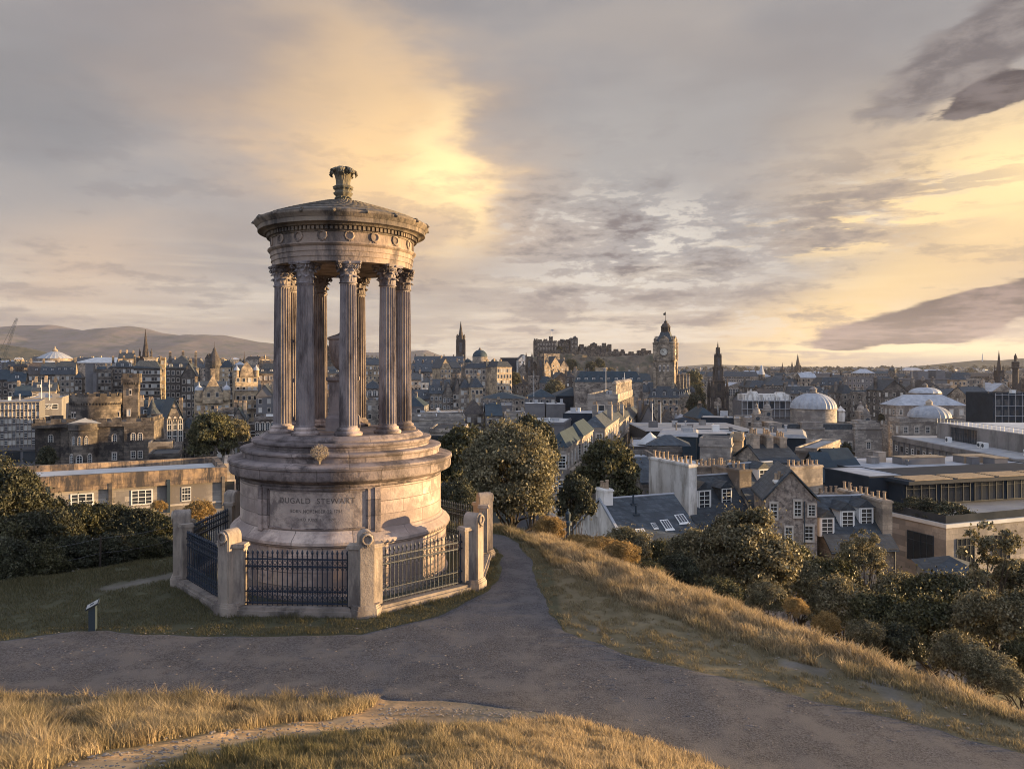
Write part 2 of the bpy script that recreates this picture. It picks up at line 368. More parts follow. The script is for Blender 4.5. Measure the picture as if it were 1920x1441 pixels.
# vegetation
mat('leaf_green', (.12,.112,.055), (.050,.053,.026), .5, .5, transl=.30, island=.8, rnd=.15, spec=.3)
mat('leaf_dark', (.080,.080,.046), (.034,.037,.024), .6, .5, transl=.20, island=.8, rnd=.15, spec=.25)
mat('leaf_pale', (.25,.215,.125), (.085,.080,.044), .7, .5, transl=.30, island=.75, rnd=.12, spec=.35)
mat('leaf_gold', (.42,.28,.11), (.20,.14,.06), 1.2, .65, transl=.35, island=.45, rnd=.1, spec=.25)
mat('leaf_dry', (.42,.35,.26), (.28,.23,.17), 3, .8, transl=.25, island=.3)
mat('bark', (.075,.058,.045), (.04,.032,.026), 3, .95, .6, 12)
# ------------------------------------------------------------------ terrain
def vnoise(x, y, s, seed=0):
    x = np.asarray(x, float)/s; y = np.asarray(y, float)/s
    xi = np.floor(x).astype(np.int64); yi = np.floor(y).astype(np.int64); fx = x-xi; fy = y-yi
    fx = fx*fx*(3-2*fx); fy = fy*fy*(3-2*fy)
    def h(a, b):
        n = (a*374761393+b*668265263+seed*1274126177) & 0xffffffff
        n = ((n ^ (n >> 13))*1274126177) & 0xffffffff
        return ((n ^ (n >> 16)) & 0xffff)/65535.0
    return (h(xi, yi)*(1-fx)+h(xi+1, yi)*fx)*(1-fy)+(h(xi, yi+1)*(1-fx)+h(xi+1, yi+1)*fx)*fy
def fbm(x, y, s, o=4, seed=0):
    t = 0; a = .5
    for i in range(o): t = t+a*(vnoise(x, y, s, seed+i)-.5); s /= 2.03; a *= .5
    return t
def segdist(x, y, P, closed=True):
    d = np.full(np.shape(x), 1e9); n = len(P)
    for i in range(n if closed else n-1):
        ax, ay = P[i][:2]; bx, by = P[(i+1) % n][:2]; ux, uy = bx-ax, by-ay; l = ux*ux+uy*uy+1e-12
        t = np.clip(((x-ax)*ux+(y-ay)*uy)/l, 0, 1); d = np.minimum(d, np.hypot(x-ax-t*ux, y-ay-t*uy))
    return d
def inside(x, y, P):
    r = np.zeros(np.shape(x), bool); n = len(P)
    for i in range(n):
        ax, ay = P[i]; bx, by = P[(i+1) % n]
        if ay == by: continue
        c = ((ay > y) != (by > y)) & (x < (bx-ax)*(y-ay)/(by-ay)+ax); r ^= c
    return r
def sdist(x, y, P):          # positive inside
    d = segdist(x, y, P); return np.where(inside(x, y, P), d, -d)
PLATEAU = [(-90,-60),(-60,2),(-30,10.5),(-12,17.7),(-8.9,20.5),(-6.5,24.2),(-.6,24.2),(1.3,21.8),(3.1,18.8),(5.4,14.8),(6.7,12.7),(7.7,11.3),(10,7),(12.5,2.5),(16,-60)]
PATH = [(-18,13.4),(-9.6,14.2),(-8.4,14.75),(-5.7,14.45),(-2.9,14.5),(-1.7,15.5),(-.50,17.3),(-.33,18.8),(-.25,20.5),(-.7,22.1),(-2.0,23.2),(-1.6,23.9),(-.3,23.0),(.25,21.8),
        (.50,20.1),(.62,17.7),(1.0,14.6),(2.6,13.05),(4.5,11.95),(6.0,11.0),(7.1,10.1),(9.2,8.2),(12,3),(8,2),(6,5.8),(3.5,8.5),(2.5,9.5),(1.3,10.5),(0,11.1),(-1,11.35),(-3,11.5),(-9,11.6),(-18,11.6)]
SOIL = [(-3.6,5.6),(-3.6,6.8),(-3.55,7.6),(-3.1,8.6),(-2.4,9.3),(-1.6,9.7),(-.8,10.0),(-.1,10.5)]
AREA_A = [(-12,4),(-4.1,4),(-4.0,7.3),(-3.5,8.6),(-2.9,9.5),(-2.3,10.0),(-1.95,10.6),(-2.0,12),(-12,12.5)]
AREA_B = [(-3.2,4),(-3.1,7.0),(-2.6,8.2),(-1.8,8.9),(-1,9.3),(-.3,9.8),(.4,10.4),(1.2,11.2),(9,11),(9,4)]
EX = [-20,-8,-1,0,1.3,2.5,3.5,6,12]; EY = [11.6,11.5,11.4,11.2,10.6,9.6,8.6,5.9,0]
def soil_amount(x, y):
    a = np.clip(1-segdist(x, y, SOIL, False)/(.38+.35*np.clip((x+2.6)/2.5, 0, 1)+.5*fbm(x, y, 1.1, 3, 11)), 0, 1)
    b = np.clip((vnoise(x, y, 1.3, 4)*.6+vnoise(x, y, .4, 8)*.4-.56)*6, 0, 1)*(segdist(x, y, [(1.4,17),(2.4,14.6),(3.8,13.2),(5.6,12)], False) < .8)
    c = np.clip(1-segdist(x, y, [(-9.3,17.6),(-8.3,18.7),(-7.6,19.2)], False)/.5, 0, 1)
    s_ = np.interp(x, EX, EY)-y
    g = (s_ > -.5) & (x > -3.2) & (x < 2.4) & (s_ < 1.8) & (sdist(x, y, AREA_B)+.4*fbm(x, y, .7, 3, 62) < .05) & (sdist(x, y, AREA_A)+.6*fbm(x, y, .7, 3, 61) < .05)
    return np.clip(a*2.2+b+c+g, 0, 1)
def ground(x, y):
    x = np.asarray(x, float); y = np.asarray(y, float)
    s = np.interp(x, EX, EY)-y
    hump = .33*np.where(s > 6, s, np.log1p(np.exp(np.clip(s, -30, 30)*2.2))/2.2)
    hump = np.minimum(hump, 3.6+.02*s)
    hump = np.where(y > 30, 0, hump)
    z = hump-.035*np.clip(x-3, 0, 6)
    o = np.clip(-sdist(x, y, PLATEAU), 0, None)
    z = z-40*(1-np.exp(-o*.0125))*np.clip(o/3.0, 0, 1)**.35
    z = z+.16*fbm(x, y, 3.0, 3, 5)*np.clip(o/2+.25, 0, 1)+np.clip(o-8, 0, 30)/30*1.6*fbm(x, y, 30, 3, 9)
    # city: old-town ridge, castle rock, gently rising country behind
    dist = np.hypot(x, y)
    R = [(-420,380),(-253,523),(-120,760),(20,1010),(110,1130)]
    rd = segdist(x, y, R, False)
    z = z+np.exp(-(rd/95)**2)*np.interp(y, [380,523,760,1010,1130], [6,14,22,34,40])
    e = np.hypot((x-118)/105, (y-1140)/125)
    z = z+26*np.clip(1.25-e, 0, .55)/.55*(1+.25*fbm(x, y, 60, 4, 3))
    z = z+np.where((x > -6) & (x < 2) & (y < 12) & (y > 4), .11*fbm(x, y, .42, 3, 91)*soil_amount(x, y)*np.clip(-(x+1.4)/.8, 0, 1), 0)
    left = np.interp(np.arctan2(x, np.maximum(y, 1)), [-.7,-.25,.1,.7], [72,64,38,34])
    t = np.clip((dist-1200)/3000, 0, 1); z = z+left*t*t*(3-2*t)
    return z
def gz(x, y): return float(ground(np.array([x]), np.array([y]))[0])

def axis(f0, f1, step, lo, hi, g=1.075):
    a = list(np.arange(f0, f1+1e-6, step)); s = step
    p = f0
    L_ = []
    while p > lo: s *= g; p -= s; L_.append(p)
    s = step; q = f1; R_ = []
    while q < hi: s *= g; q += s; R_.append(q)
    return np.array(L_[::-1]+a+R_)
def grid_mesh(name, xs, ys, zf, mats, cf=None, keep=None):
    X, Y = np.meshgrid(xs, ys); Z = zf(X, Y); nx, ny = len(xs), len(ys)
    V = np.stack([X.ravel(), Y.ravel(), Z.ravel()], 1)
    i = np.arange(nx-1)[None, :]+np.arange(ny-1)[:, None]*nx; i = i.ravel()
    if keep is not None: i = i[keep(X, Y)[:-1, :-1].ravel()]
    Fq = np.stack([i, i+1, i+1+nx, i+nx], 1)
    if keep is not None:
        u, inv = np.unique(Fq.ravel(), return_inverse=True); V = V[u]; Fq = inv.reshape(-1, 4)
    C = cf(V[:, 0], V[:, 1]) if cf else None
    return npmesh(name, V, Fq, mats, C, smooth=True)
SHORT = [(1.1,19.6),(2.25,16.9),(3.5,14.9),(5,13.3),(6.3,12.1),(7.4,11.3),(9.6,8.6),(12.5,3)]      # where the tall grass on the right begins
def ground_color(x, y):
    n = (vnoise(x, y, 1.7, 2)*.5+vnoise(x, y, .35, 6)*.5)[:, None]
    g = np.array([.075,.072,.038])*(.6+.8*n)
    dry = np.array([.24,.185,.11])*(.7+.6*n)
    warm = np.clip(-(x+.6)/1.6, 0, 1)[:, None]*((y < 12)[:, None]); soil = (np.array([.60,.38,.19])*warm+np.array([.155,.14,.12])*(1-warm))*(.6+.8*n)  # brown earth, with the orange of low sunlight put into the track's colour
    fg = ((np.interp(x, EX, EY)-y > -.1) | ((x > 1) & (y < 20) & (y > 3)))[:, None]
    c = np.where(fg, g*.45+dry*.55, g)
    s = soil_amount(x, y)[:, None]; c = c*(1-s)+soil*s
    far = np.clip((np.hypot(x, y)-60)/60, 0, 1)[:, None]
    n2 = vnoise(x, y, 35, 3)[:, None]
    return c*(1-far)+far*(np.array([.06,.06,.05])*(.6+.8*n2))
xs = axis(-13, 13, .11, -7400, 7400); ys = axis(5.5, 26, .11, -300, 9800)
tag(link('ground', grid_mesh('ground', xs, ys, ground, ['ground_soil'], ground_color)), kind='structure')
def path_z(x, y):
    sd = sdist(x, y, PATH)+.35*fbm(x, y, .8, 4, 21)
    return ground(x, y)+np.clip(sd*.35, -.12, .02)+.012*fbm(x, y, .5, 4, 2)
xs2 = np.arange(-17, 11.5, .085); ys2 = np.arange(2.5, 23.2, .085)
tag(link('path', grid_mesh('path', xs2, ys2, path_z, ['path_gravel'], None, lambda X, Y: sdist(X, Y, PATH) > -.35)), kind='structure')

# distant hills as real ridges
def ridge(name, prof, d, depth, mt, seed, amp):
    pxs = [p[0] for p in prof]; pys = [p[1] for p in prof]
    xs = np.linspace(WX(pxs[0], d), WX(pxs[-1], d), 420); t = np.linspace(-1, 1, 70)
    X, Tt = np.meshgrid(xs, t); Y = d+Tt*depth
    top = WZ(np.interp(xs/d*F+960, pxs, pys), d)
    base = -45
    prof_t = np.where(Tt < 0, (1+Tt)**.85, (1-Tt))
    Z = base+(top[None, :]-base)*prof_t+fbm(X*1.0, Y, depth*.55, 5, seed)*amp*(1-np.abs(Tt)**.5*.0)*np.clip(1-np.abs(Tt), .0, 1)**.2*np.clip(np.abs(Tt)*5, .12, 1)
    nx, ny = len(xs), len(t); V = np.stack([X.ravel(), Y.ravel(), Z.ravel()], 1)
    i = (np.arange(nx-1)[None, :]+np.arange(ny-1)[:, None]*nx).ravel()
    return tag(link('hills', npmesh(name, V, np.stack([i, i+1, i+1+nx, i+nx], 1), [mt], None, smooth=True)), kind='structure')
ridge('hills', [(-400,640),(-150,622),(0,612),(40,609),(100,608),(135,615),(165,620),(205,614),(245,611),(270,614),(300,623),(345,629),(380,627),(420,628),(450,634),(485,641),(540,646),(600,652),(700,660),(770,657),(800,655),(830,667),(900,686),(1000,700)], 7200, 2300, 'hill_moor', 31, 230)
ridge('hills', [(-300,640),(-60,642),(0,643),(45,650),(90,660),(150,674),(210,690)], 3300, 700, 'hill_wood', 41, 60)
ridge('hills', [(900,700),(1100,694),(1270,687),(1330,683),(1400,685),(1480,687),(1560,688),(1640,690),(1700,694),(1800,700)], 7000, 1300, 'hill_wood', 51, 60)
ridge('hills', [(1560,704),(1620,697),(1690,689),(1745,684),(1780,680),(1840,674),(1870,675),(1920,671),(2000,668),(2200,690)], 4200, 700, 'hill_wood', 61, 55)

# ------------------------------------------------------------------ grass
def blades(name, pts, h, w, colA, colB, label_n=0, lean=.35, mt='blade'):
    n = len(pts); x, y = pts[:, 0], pts[:, 1]; z = ground(x, y)-.01
    a = rng.uniform(0, 2*np.pi, n); la = rng.normal(-.3, 1.7, n)+np.pi+2.2*fbm(x, y, .6, 2, 71)   # tips mostly blown to the left
    L_ = h*lean*rng.uniform(.1, 1.7, n)
    lx, ly = np.cos(la)*L_, np.sin(la)*L_*.8
    dx, dy = np.cos(a)*w/2, np.sin(a)*w/2
    V = np.zeros((n, 6, 3))
    for k, (t, ww) in enumerate(((0, 1), (.55, .75), (1, .12))):
        cx = x+lx*t*t; cy = y+ly*t*t; cz = z+h*t*(1-.12*t)
        V[:, 2*k] = np.stack([cx-dx*ww, cy-dy*ww, cz], 1); V[:, 2*k+1] = np.stack([cx+dx*ww, cy+dy*ww, cz], 1)
    b = np.arange(n)[:, None]*6
    Fq = np.concatenate([b+np.array([[0, 1, 3, 2]]), b+np.array([[2, 3, 5, 4]])], 1).reshape(-1, 4)
    m_ = rng.uniform(0, 1, (n, 1)); c = colA*(1-m_)+colB*m_
    C = np.repeat(c, 6, 0); C = C*1.0
    return npmesh(name, V.reshape(-1, 3), Fq, [mt], C)
def scatter(n, x0, x1, y0, y1, ok):
    p = np.stack([rng.uniform(x0, x1, n), rng.uniform(y0, y1, n)], 1); return p[ok(p[:, 0], p[:, 1])]
OCT = [(-4.28+3.95*math.cos(math.radians(-70.5+45*k)), 19.2+3.95*math.sin(math.radians(-70.5+45*k))) for k in range(8)]
def on_path(x, y, m=.0): return sdist(x, y, PATH)+.35*fbm(x, y, .8, 4, 21) > m
def seen(x, y): return (np.abs(x) < y*.70+.6)
GOLD, GOLD2 = np.array([.60,.46,.28]), np.array([.22,.18,.11]); GREEN, GREEN2 = np.array([.095,.095,.045]), np.array([.19,.16,.085])
def addgrass(nm, label, P, hh, w, A, B, lean=.35):
    o = link('grass', blades(nm, P, hh, w, A, B, lean=lean)); tag(o, label, 'grass', kind='stuff')
def cl(p, s, seed): return vnoise(p[:, 0], p[:, 1], s, seed)
fgz = lambda x, y: (np.interp(x, EX, EY)-y > .02) & ~on_path(x, y, .05) & seen(x, y)
soil_y = lambda x: np.interp(x, [-6.2,-4.6,-3.3,-2.3,-1.3,-.4,.4], [6.2,7.9,8.9,9.7,10.2,10.5,11])
P = scatter(150000, -9.5, 0, 5.8, 11.7, lambda x, y: fgz(x, y) & (sdist(x, y, AREA_A)+.6*fbm(x, y, .7, 3, 61) > 0) & (vnoise(x, y, .35, 14)*.6+vnoise(x, y, 1.2, 15)*.4 > .33))
addgrass('tall_foreground_grass', 'tall golden grass catching the sun at the bottom left below the path', P, (.05+.22*cl(P, .28, 14)**1.4+.09*cl(P, 1.6, 15))*rng.uniform(.5, 1.2, len(P)), .0085, (GOLD*cl(P, .35, 18)[:, None]+GREEN2*(1-cl(P, .35, 18)[:, None]))*(.6+.9*cl(P, .15, 17)[:, None]), GOLD2*(.5+cl(P, .5, 19)[:, None]), .6)
P = scatter(190000, -4.5, 4.6, 4.5, 11.2, lambda x, y: fgz(x, y) & (sdist(x, y, AREA_B)+.4*fbm(x, y, .7, 3, 62) > 0) & (vnoise(x, y, .5, 24)*.6+vnoise(x, y, .2, 25)*.4 > .25))
k = np.clip((P[:, 0]+2.2)/2.5+.6*fbm(P[:, 0], P[:, 1], 1.5, 3, 8), 0, 1)[:, None]
o = link('grass', blades('mound_grass', P, (.04+.15*cl(P, .2, 24)**1.3)*rng.uniform(.5, 1.25, len(P)), .0085, GOLD*k+GREEN2*(1-k), GOLD2*k+GREEN*(1-k), lean=.4)); tag(o, 'short dry golden grass on the rounded mound at the bottom centre', 'grass', kind='stuff')
ty = lambda x, y: sdist(x, y, SHORT+[(30,3),(30,30),(3,27),(-2,25.2),(-.4,23.6),(.5,21.9)]) + .5*fbm(x, y, 1.0, 3, 33)
P = scatter(350000, -1, 13, 3, 26, lambda x, y: (ty(x, y) > 0) & (sdist(x, y, PLATEAU) > -2.2) & ~on_path(x, y) & seen(x, y) & (vnoise(x, y, .5, 44)*.5+vnoise(x, y, 1.7, 45)*.5 > .30))
k = np.clip(.5+ty(P[:, 0], P[:, 1])*.75+1.1*fbm(P[:, 0], P[:, 1], 1.6, 3, 18), 0, 1)[:, None]
o = link('grass', blades('slope_grass', P, (.05+.24*cl(P, .33, 44)**1.5+.10*cl(P, 1.7, 45))*rng.uniform(.5, 1.2, len(P)), .015, (GOLD*k*.9+GREEN2*(1-k))*(.45+1.0*cl(P, .22, 47)[:, None]), GOLD2*k+GREEN*(1-k), lean=.55)); tag(o, 'long dry grass along the crest of the slope right of the path', 'grass', kind='stuff')
P = scatter(260000, .2, 11, 5, 22, lambda x, y: (ty(x, y) < .1) & ~on_path(x, y, -.02) & (sdist(x, y, PATH) > -3) & (x > .3) & (np.interp(x, EX, EY)-y < 0) & seen(x, y) & (soil_amount(x, y) < .35) & (vnoise(x, y, .16, 54)*.6+vnoise(x, y, .6, 55)*.4 > .40))
addgrass('verge_grass', 'short green grass verge between the path and the long grass', P, (.02+.10*cl(P, .16, 54)**1.6)*rng.uniform(.5, 1.3, len(P)), .010, GREEN2*1.1, GOLD2*1.25*(.5+.8*cl(P, .3, 57)[:, None]), .6)
lawn = lambda x, y: ~on_path(x, y, -.02) & ~inside(x, y, OCT) & (sdist(x, y, PLATEAU) > -1.2) & (np.interp(x, EX, EY)-y < 0) & seen(x, y) & (x < .35)
P = scatter(330000, -16, .35, 11, 25.5, lambda x, y: lawn(x, y) & (soil_amount(x, y) < .5) & (vnoise(x, y, .3, 64) > .15))
near_bank = np.clip(1-sdist(P[:, 0], P[:, 1], PLATEAU)/2.0, 0, 1)
fence_ = np.clip(1-segdist(P[:, 0], P[:, 1], OCT)/.5, 0, 1)
addgrass('lawn_grass', 'dark green lawn around the railings and left of the monument', P, (.035+.05*cl(P, .3, 64)+.14*near_bank*cl(P, .7, 65)+.10*fence_*cl(P, .3, 66))*rng.uniform(.6, 1.2, len(P)), .009, GREEN*.8, GREEN2*.9, .5)

# loose stones on the bare earth of the mound
mbs = []
for k in range(4):
    b = MB(); r = [random.uniform(.7, 1.2) for _ in range(12)]
    b.lathe([(0, -.5), (.8*r[0], -.3), (1.0*r[1], .1), (.7*r[2], .5), (0, .65)], 6, mod=lambda q, a, z: q*(1+.25*math.sin(a*2+z*3+k)))
    me = bpy.data.meshes.new('pebble'); me.from_pydata(b.v, [], b.f); me.materials.append(MT['scree_stone']); mbs.append(me)
V = []; Fq = []; off = 0
for k in range(1500):
    t = random.random(); i = min(int(t*5), 4); f = t*5-i
    x = SOIL[i][0]*(1-f)+SOIL[i+1][0]*f+random.gauss(0, .3); y = SOIL[i][1]*(1-f)+SOIL[i+1][1]*f+random.gauss(0, .28)
    if random.random() < .35: x = random.uniform(-1.8, .6); y = random.uniform(10.2, 10.9)
    if random.random() < .5: x = random.uniform(-9, 8); y = random.uniform(10.5, 15)
    s = random.uniform(.006, .022); z = gz(x, y)+.02; me = mbs[k % 4]
    vs = [(x+v.co.x*s*1.2, y+v.co.y*s, z+v.co.z*s*.7) for v in me.vertices]
    V += vs; Fq += [tuple(j+off for j in p.vertices) for p in me.polygons]; off += len(vs)
me = bpy.data.meshes.new('gravel'); me.from_pydata(V, [], Fq); me.materials.append(MT['scree_stone'])
tag(link('gravel', me), 'scattered pebbles and grit on the bare earth track and path', 'gravel', kind='stuff')
b = MB(); b.prism([(-.13,-.03),(-.02,-.05),(.12,-.02),(.14,.03),(.02,.02),(-.1,.04)], 0, .03)
x, y = WX(305, 9.0), 9.0
tag(b.build('litter', 'white_paint', loc=(x, y, gz(x, y)+.02)), 'scrap of white paper lying beside the earth track', 'litter')

# evening haze over the whole city: one even pale volume, the sky stays outside it
hm = bpy.data.materials.new('haze'); hm.use_nodes = True; hn = hm.node_tree; hn.nodes.clear()
ho = hn.nodes.new('ShaderNodeOutputMaterial'); hv = hn.nodes.new('ShaderNodeVolumePrincipled'); hn.links.new(hv.outputs[0], ho.inputs['Volume'])
hv.inputs['Color'].default_value = (.78, .82, 1.0, 1); hv.inputs['Density'].default_value =   .000032; hv.inputs['Anisotropy'].default_value = .2
MT['haze'] = hm
b = MB(); b.box(-7700, 7700, -400, 9900, -75, 470); tag(b.build('haze', 'haze'), 'thin evening haze over the city and hills', 'haze', kind='stuff')
# ------------------------------------------------------------------ monument
MX, MY = -4.28, 19.2
D2R = math.pi/180
mon = thing('circular_monument', 'round stone temple monument with nine fluted columns on a stepped drum', 'monument', (MX, MY, 0))
b = MB()
b.lathe([(2.64,-.2),(2.64,.10),(2.60,.14),(2.60,1.14),(2.66,1.17),(2.69,1.22),(2.69,1.28),(2.64,1.34),(2.57,1.38),(2.54,1.42),(2.50,1.44),(2.46,1.50),(2.46,2.44)], 144)
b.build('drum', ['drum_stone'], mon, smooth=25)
b = MB(); b.lathe([(2.44,2.42),(2.50,2.46),(2.52,2.52),(2.62,2.56),(2.74,2.62),(2.76,2.66),(2.76,2.82),(2.79,2.86),(2.78,2.93),(2.70,2.955),(2.46,2.985)], 144)
b.build('drum_cornice', 'monument_stone', mon, smooth=30).scale = (.986, .986, 1)
for r0, z0, z1 in ((2.46,2.97,3.19),(2.21,3.19,3.39)):
    b = MB(); b.lathe([(r0-.045,z0),(r0-.045,z1-.10),(r0-.03,z1-.085),(r0,z1-.075),(r0+.01,z1-.04),(r0,z1-.01),(r0-.04,z1),(r0-.3,z1+.004)], 144); b.build('step', 'monument_stone', mon, smooth=30)
b = MB(); b.lathe([(2.0,3.38),(2.0,3.44),(1.97,3.47),(1.93,3.49),(1.90,3.525),(0,3.53)], 144); b.build('platform', 'monument_stone', mon, smooth=30)
# debris lying in the angles of the steps
def cylbox(mb, r0, r1, t0, t1, z0, z1, n=12, mi=0):
    vs = []
    for i in range(n+1):
        a = (t0+(t1-t0)*i/n)*D2R
        for r, z in ((r0,z0),(r1,z0),(r1,z1),(r0,z1)): vs.append((r*math.cos(a), r*math.sin(a), z))
    fs = []
    for i in range(n):
        o = 4*i
        for k in range(4): fs.append((o+k, o+4+k, o+4+(k+1) % 4, o+(k+1) % 4))
    fs += [(3,2,1,0), (4*n,4*n+1,4*n+2,4*n+3)]; mb.add(vs, fs, mi)
# inscription panel: frame, pilasters, letters
for c in (-92, 88):
    b = MB()
    cylbox(b, 2.44, 2.468, c-27, c+27, 1.56, 2.36, 40)
    b.build('inscription_panel', 'panel_stone', mon, smooth=30)
    f = MB()
    for s in (-1, 1):
        a, e = sorted((c+s*27.0, c+s*30.5)); cylbox(f, 2.44, 2.505, a, e, 1.50, 2.44, 6)
        a, e = sorted((c+s*30.5, c+s*33.5)); cylbox(f, 2.44, 2.54, a, e, 1.44, 2.44, 6)
        a, e = sorted((c+s*26.2, c+s*27.0)); cylbox(f, 2.44, 2.485, a, e, 1.56, 2.36, 3)
    cylbox(f, 2.44, 2.485, c-26.2, c+26.2, 2.36, 2.385, 40); cylbox(f, 2.44, 2.485, c-26.2, c+26.2, 1.53, 1.56, 40)
    cylbox(f, 2.44, 2.52, c-30.5, c+30.5, 2.41, 2.455, 40)
    f.build('panel_frame', 'monument_stone', mon, smooth=30)
def letters(txt, cz, h, width, ang, space=1.15):
    cu = bpy.data.curves.new('lettering', 'FONT'); cu.body = txt; cu.size = 1; cu.align_x = 'CENTER'; cu.extrude = .0; cu.space_character = space; cu.offset = .012
    o = bpy.data.objects.new('lettering', cu); col.objects.link(o)
    me = bpy.data.meshes.new_from_object(o.evaluated_get(bpy.context.evaluated_depsgraph_get()))
    bpy.data.objects.remove(o)
    co = np.array([v.co[:] for v in me.vertices]); x0, x1 = co[:, 0].min(), co[:, 0].max(); yy0, yy1 = co[:, 1].min(), co[:, 1].max()
    sx = width/(x1-x0); sy = h/(yy1-yy0)
    for v in me.vertices:
        a = ang*D2R+((v.co.x-(x0+x1)/2)*sx)/2.46; z = cz+(v.co.y-(yy0+yy1)/2)*sy
        v.co = (2.4715*math.cos(a), 2.4715*math.sin(a), z)
    # one part per word: cut at the widest gaps between the letters
    ang_ = np.array([math.atan2(v.co.y, v.co.x) for v in me.vertices]); P_ = [tuple(p.vertices) for p in me.polygons]
    iv = sorted((min(ang_[i] for i in p), max(ang_[i] for i in p)) for p in P_); mg = [list(iv[0])]
    for a0, a1 in iv[1:]:
        if a0 <= mg[-1][1]+1e-5: mg[-1][1] = max(mg[-1][1], a1)
        else: mg.append([a0, a1])
    gaps = sorted(range(len(mg)-1), key=lambda i: mg[i][1]-mg[i+1][0])[:len(txt.split())-1]
    cuts = [-9]+sorted((mg[i][1]+mg[i+1][0])/2 for i in gaps)+[9]
    for c0_, c1_ in zip(cuts[:-1], cuts[1:]):
        fs_ = [p for p in P_ if c0_ < ang_[p[0]] < c1_]; u_ = sorted({i for p in fs_ for i in p}); ix = {q: k for k, q in enumerate(u_)}
        m2 = bpy.data.meshes.new('lettering'); m2.from_pydata([me.vertices[i].co[:] for i in u_], [], [tuple(ix[i] for i in p) for p in fs_]); m2.materials.append(MT['inscription']); link('lettering', m2, mon)
letters('DUGALD  STEWART', 2.165, .125, 1.72, -91.4)
letters('BORN NOVEMBER 22 1753', 1.935, .075, 1.16, -91.4)
letters('DIED JUNE 11 1828', 1.745, .075, .86, -91.4)
# columns
def shaft_mesh():
    b = MB(); nf = 20; n = nf*6; zs = [0, .03, .05, .9, 1.8, 2.7, 3.30, 3.34, 3.36]
    prof = []
    for z in zs: prof.append((.215-.028*(z/3.36)**1.6, z))
    def mod(r, a, z):
        if z < .03 or z > 3.34: return r
        p = (a*nf/(2*math.pi)) % 1.0
        return r-.030*(1 if .03 < z < 3.34 else 0)*max(0, math.sin(math.pi*p))**.6
    b.lathe(prof, n, mod=mod, cap=False)
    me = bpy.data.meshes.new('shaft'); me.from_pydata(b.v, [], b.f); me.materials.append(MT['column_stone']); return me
def base_mesh():
    b = MB(); b.lathe([(.325,0),(.33,.03),(.335,.06),(.31,.085),(.285,.095),(.262,.115),(.272,.145),(.265,.165),(.235,.18),(.215,.2)], 40)
    me = bpy.data.meshes.new('column_base'); me.from_pydata(b.v, [], b.f); me.materials.append(MT['monument_stone']); me.shade_smooth(); me.set_sharp_from_angle(angle=math.radians(35)); return me
def leaf(b, ang, r0, z0, h, w, curl, out, mi=0):
    pts = []; n = 7
    for i in range(n+1):
        t = i/n; z = z0+h*math.sin(min(t*1.25, 1)*math.pi/2)-(max(0, t-.75)*4)*curl*.9
        r = r0+out*t**2.4
        ww = w*(.75+.45*math.sin(math.pi*min(t*1.1, 1)))*(1-.55*max(0, t-.7)/.3)
        pts.append((r, z, ww))
    vs = []; ca, sa = math.cos(ang), math.sin(ang)
    for j, (r, z, ww) in enumerate(pts):
        for k, (s, dr) in enumerate(((-1, -.012), (-.45, .006), (0, .018), (.45, .006), (1, -.012))):
            wj = ww*(1+.14*math.cos(j*3.1))*s/2; rr = r+dr
            vs.append((rr*ca-wj*sa, rr*sa+wj*ca, z))
    fs = [(j*5+k, j*5+k+1, (j+1)*5+k+1, (j+1)*5+k) for j in range(n) for k in range(4)]
    vs2 = [(x-.02*ca, y-.02*sa, z-.004) for x, y, z in vs]; m0 = len(vs)
    b.add(vs+vs2, fs+[tuple(i+m0 for i in f[::-1]) for f in fs], mi)
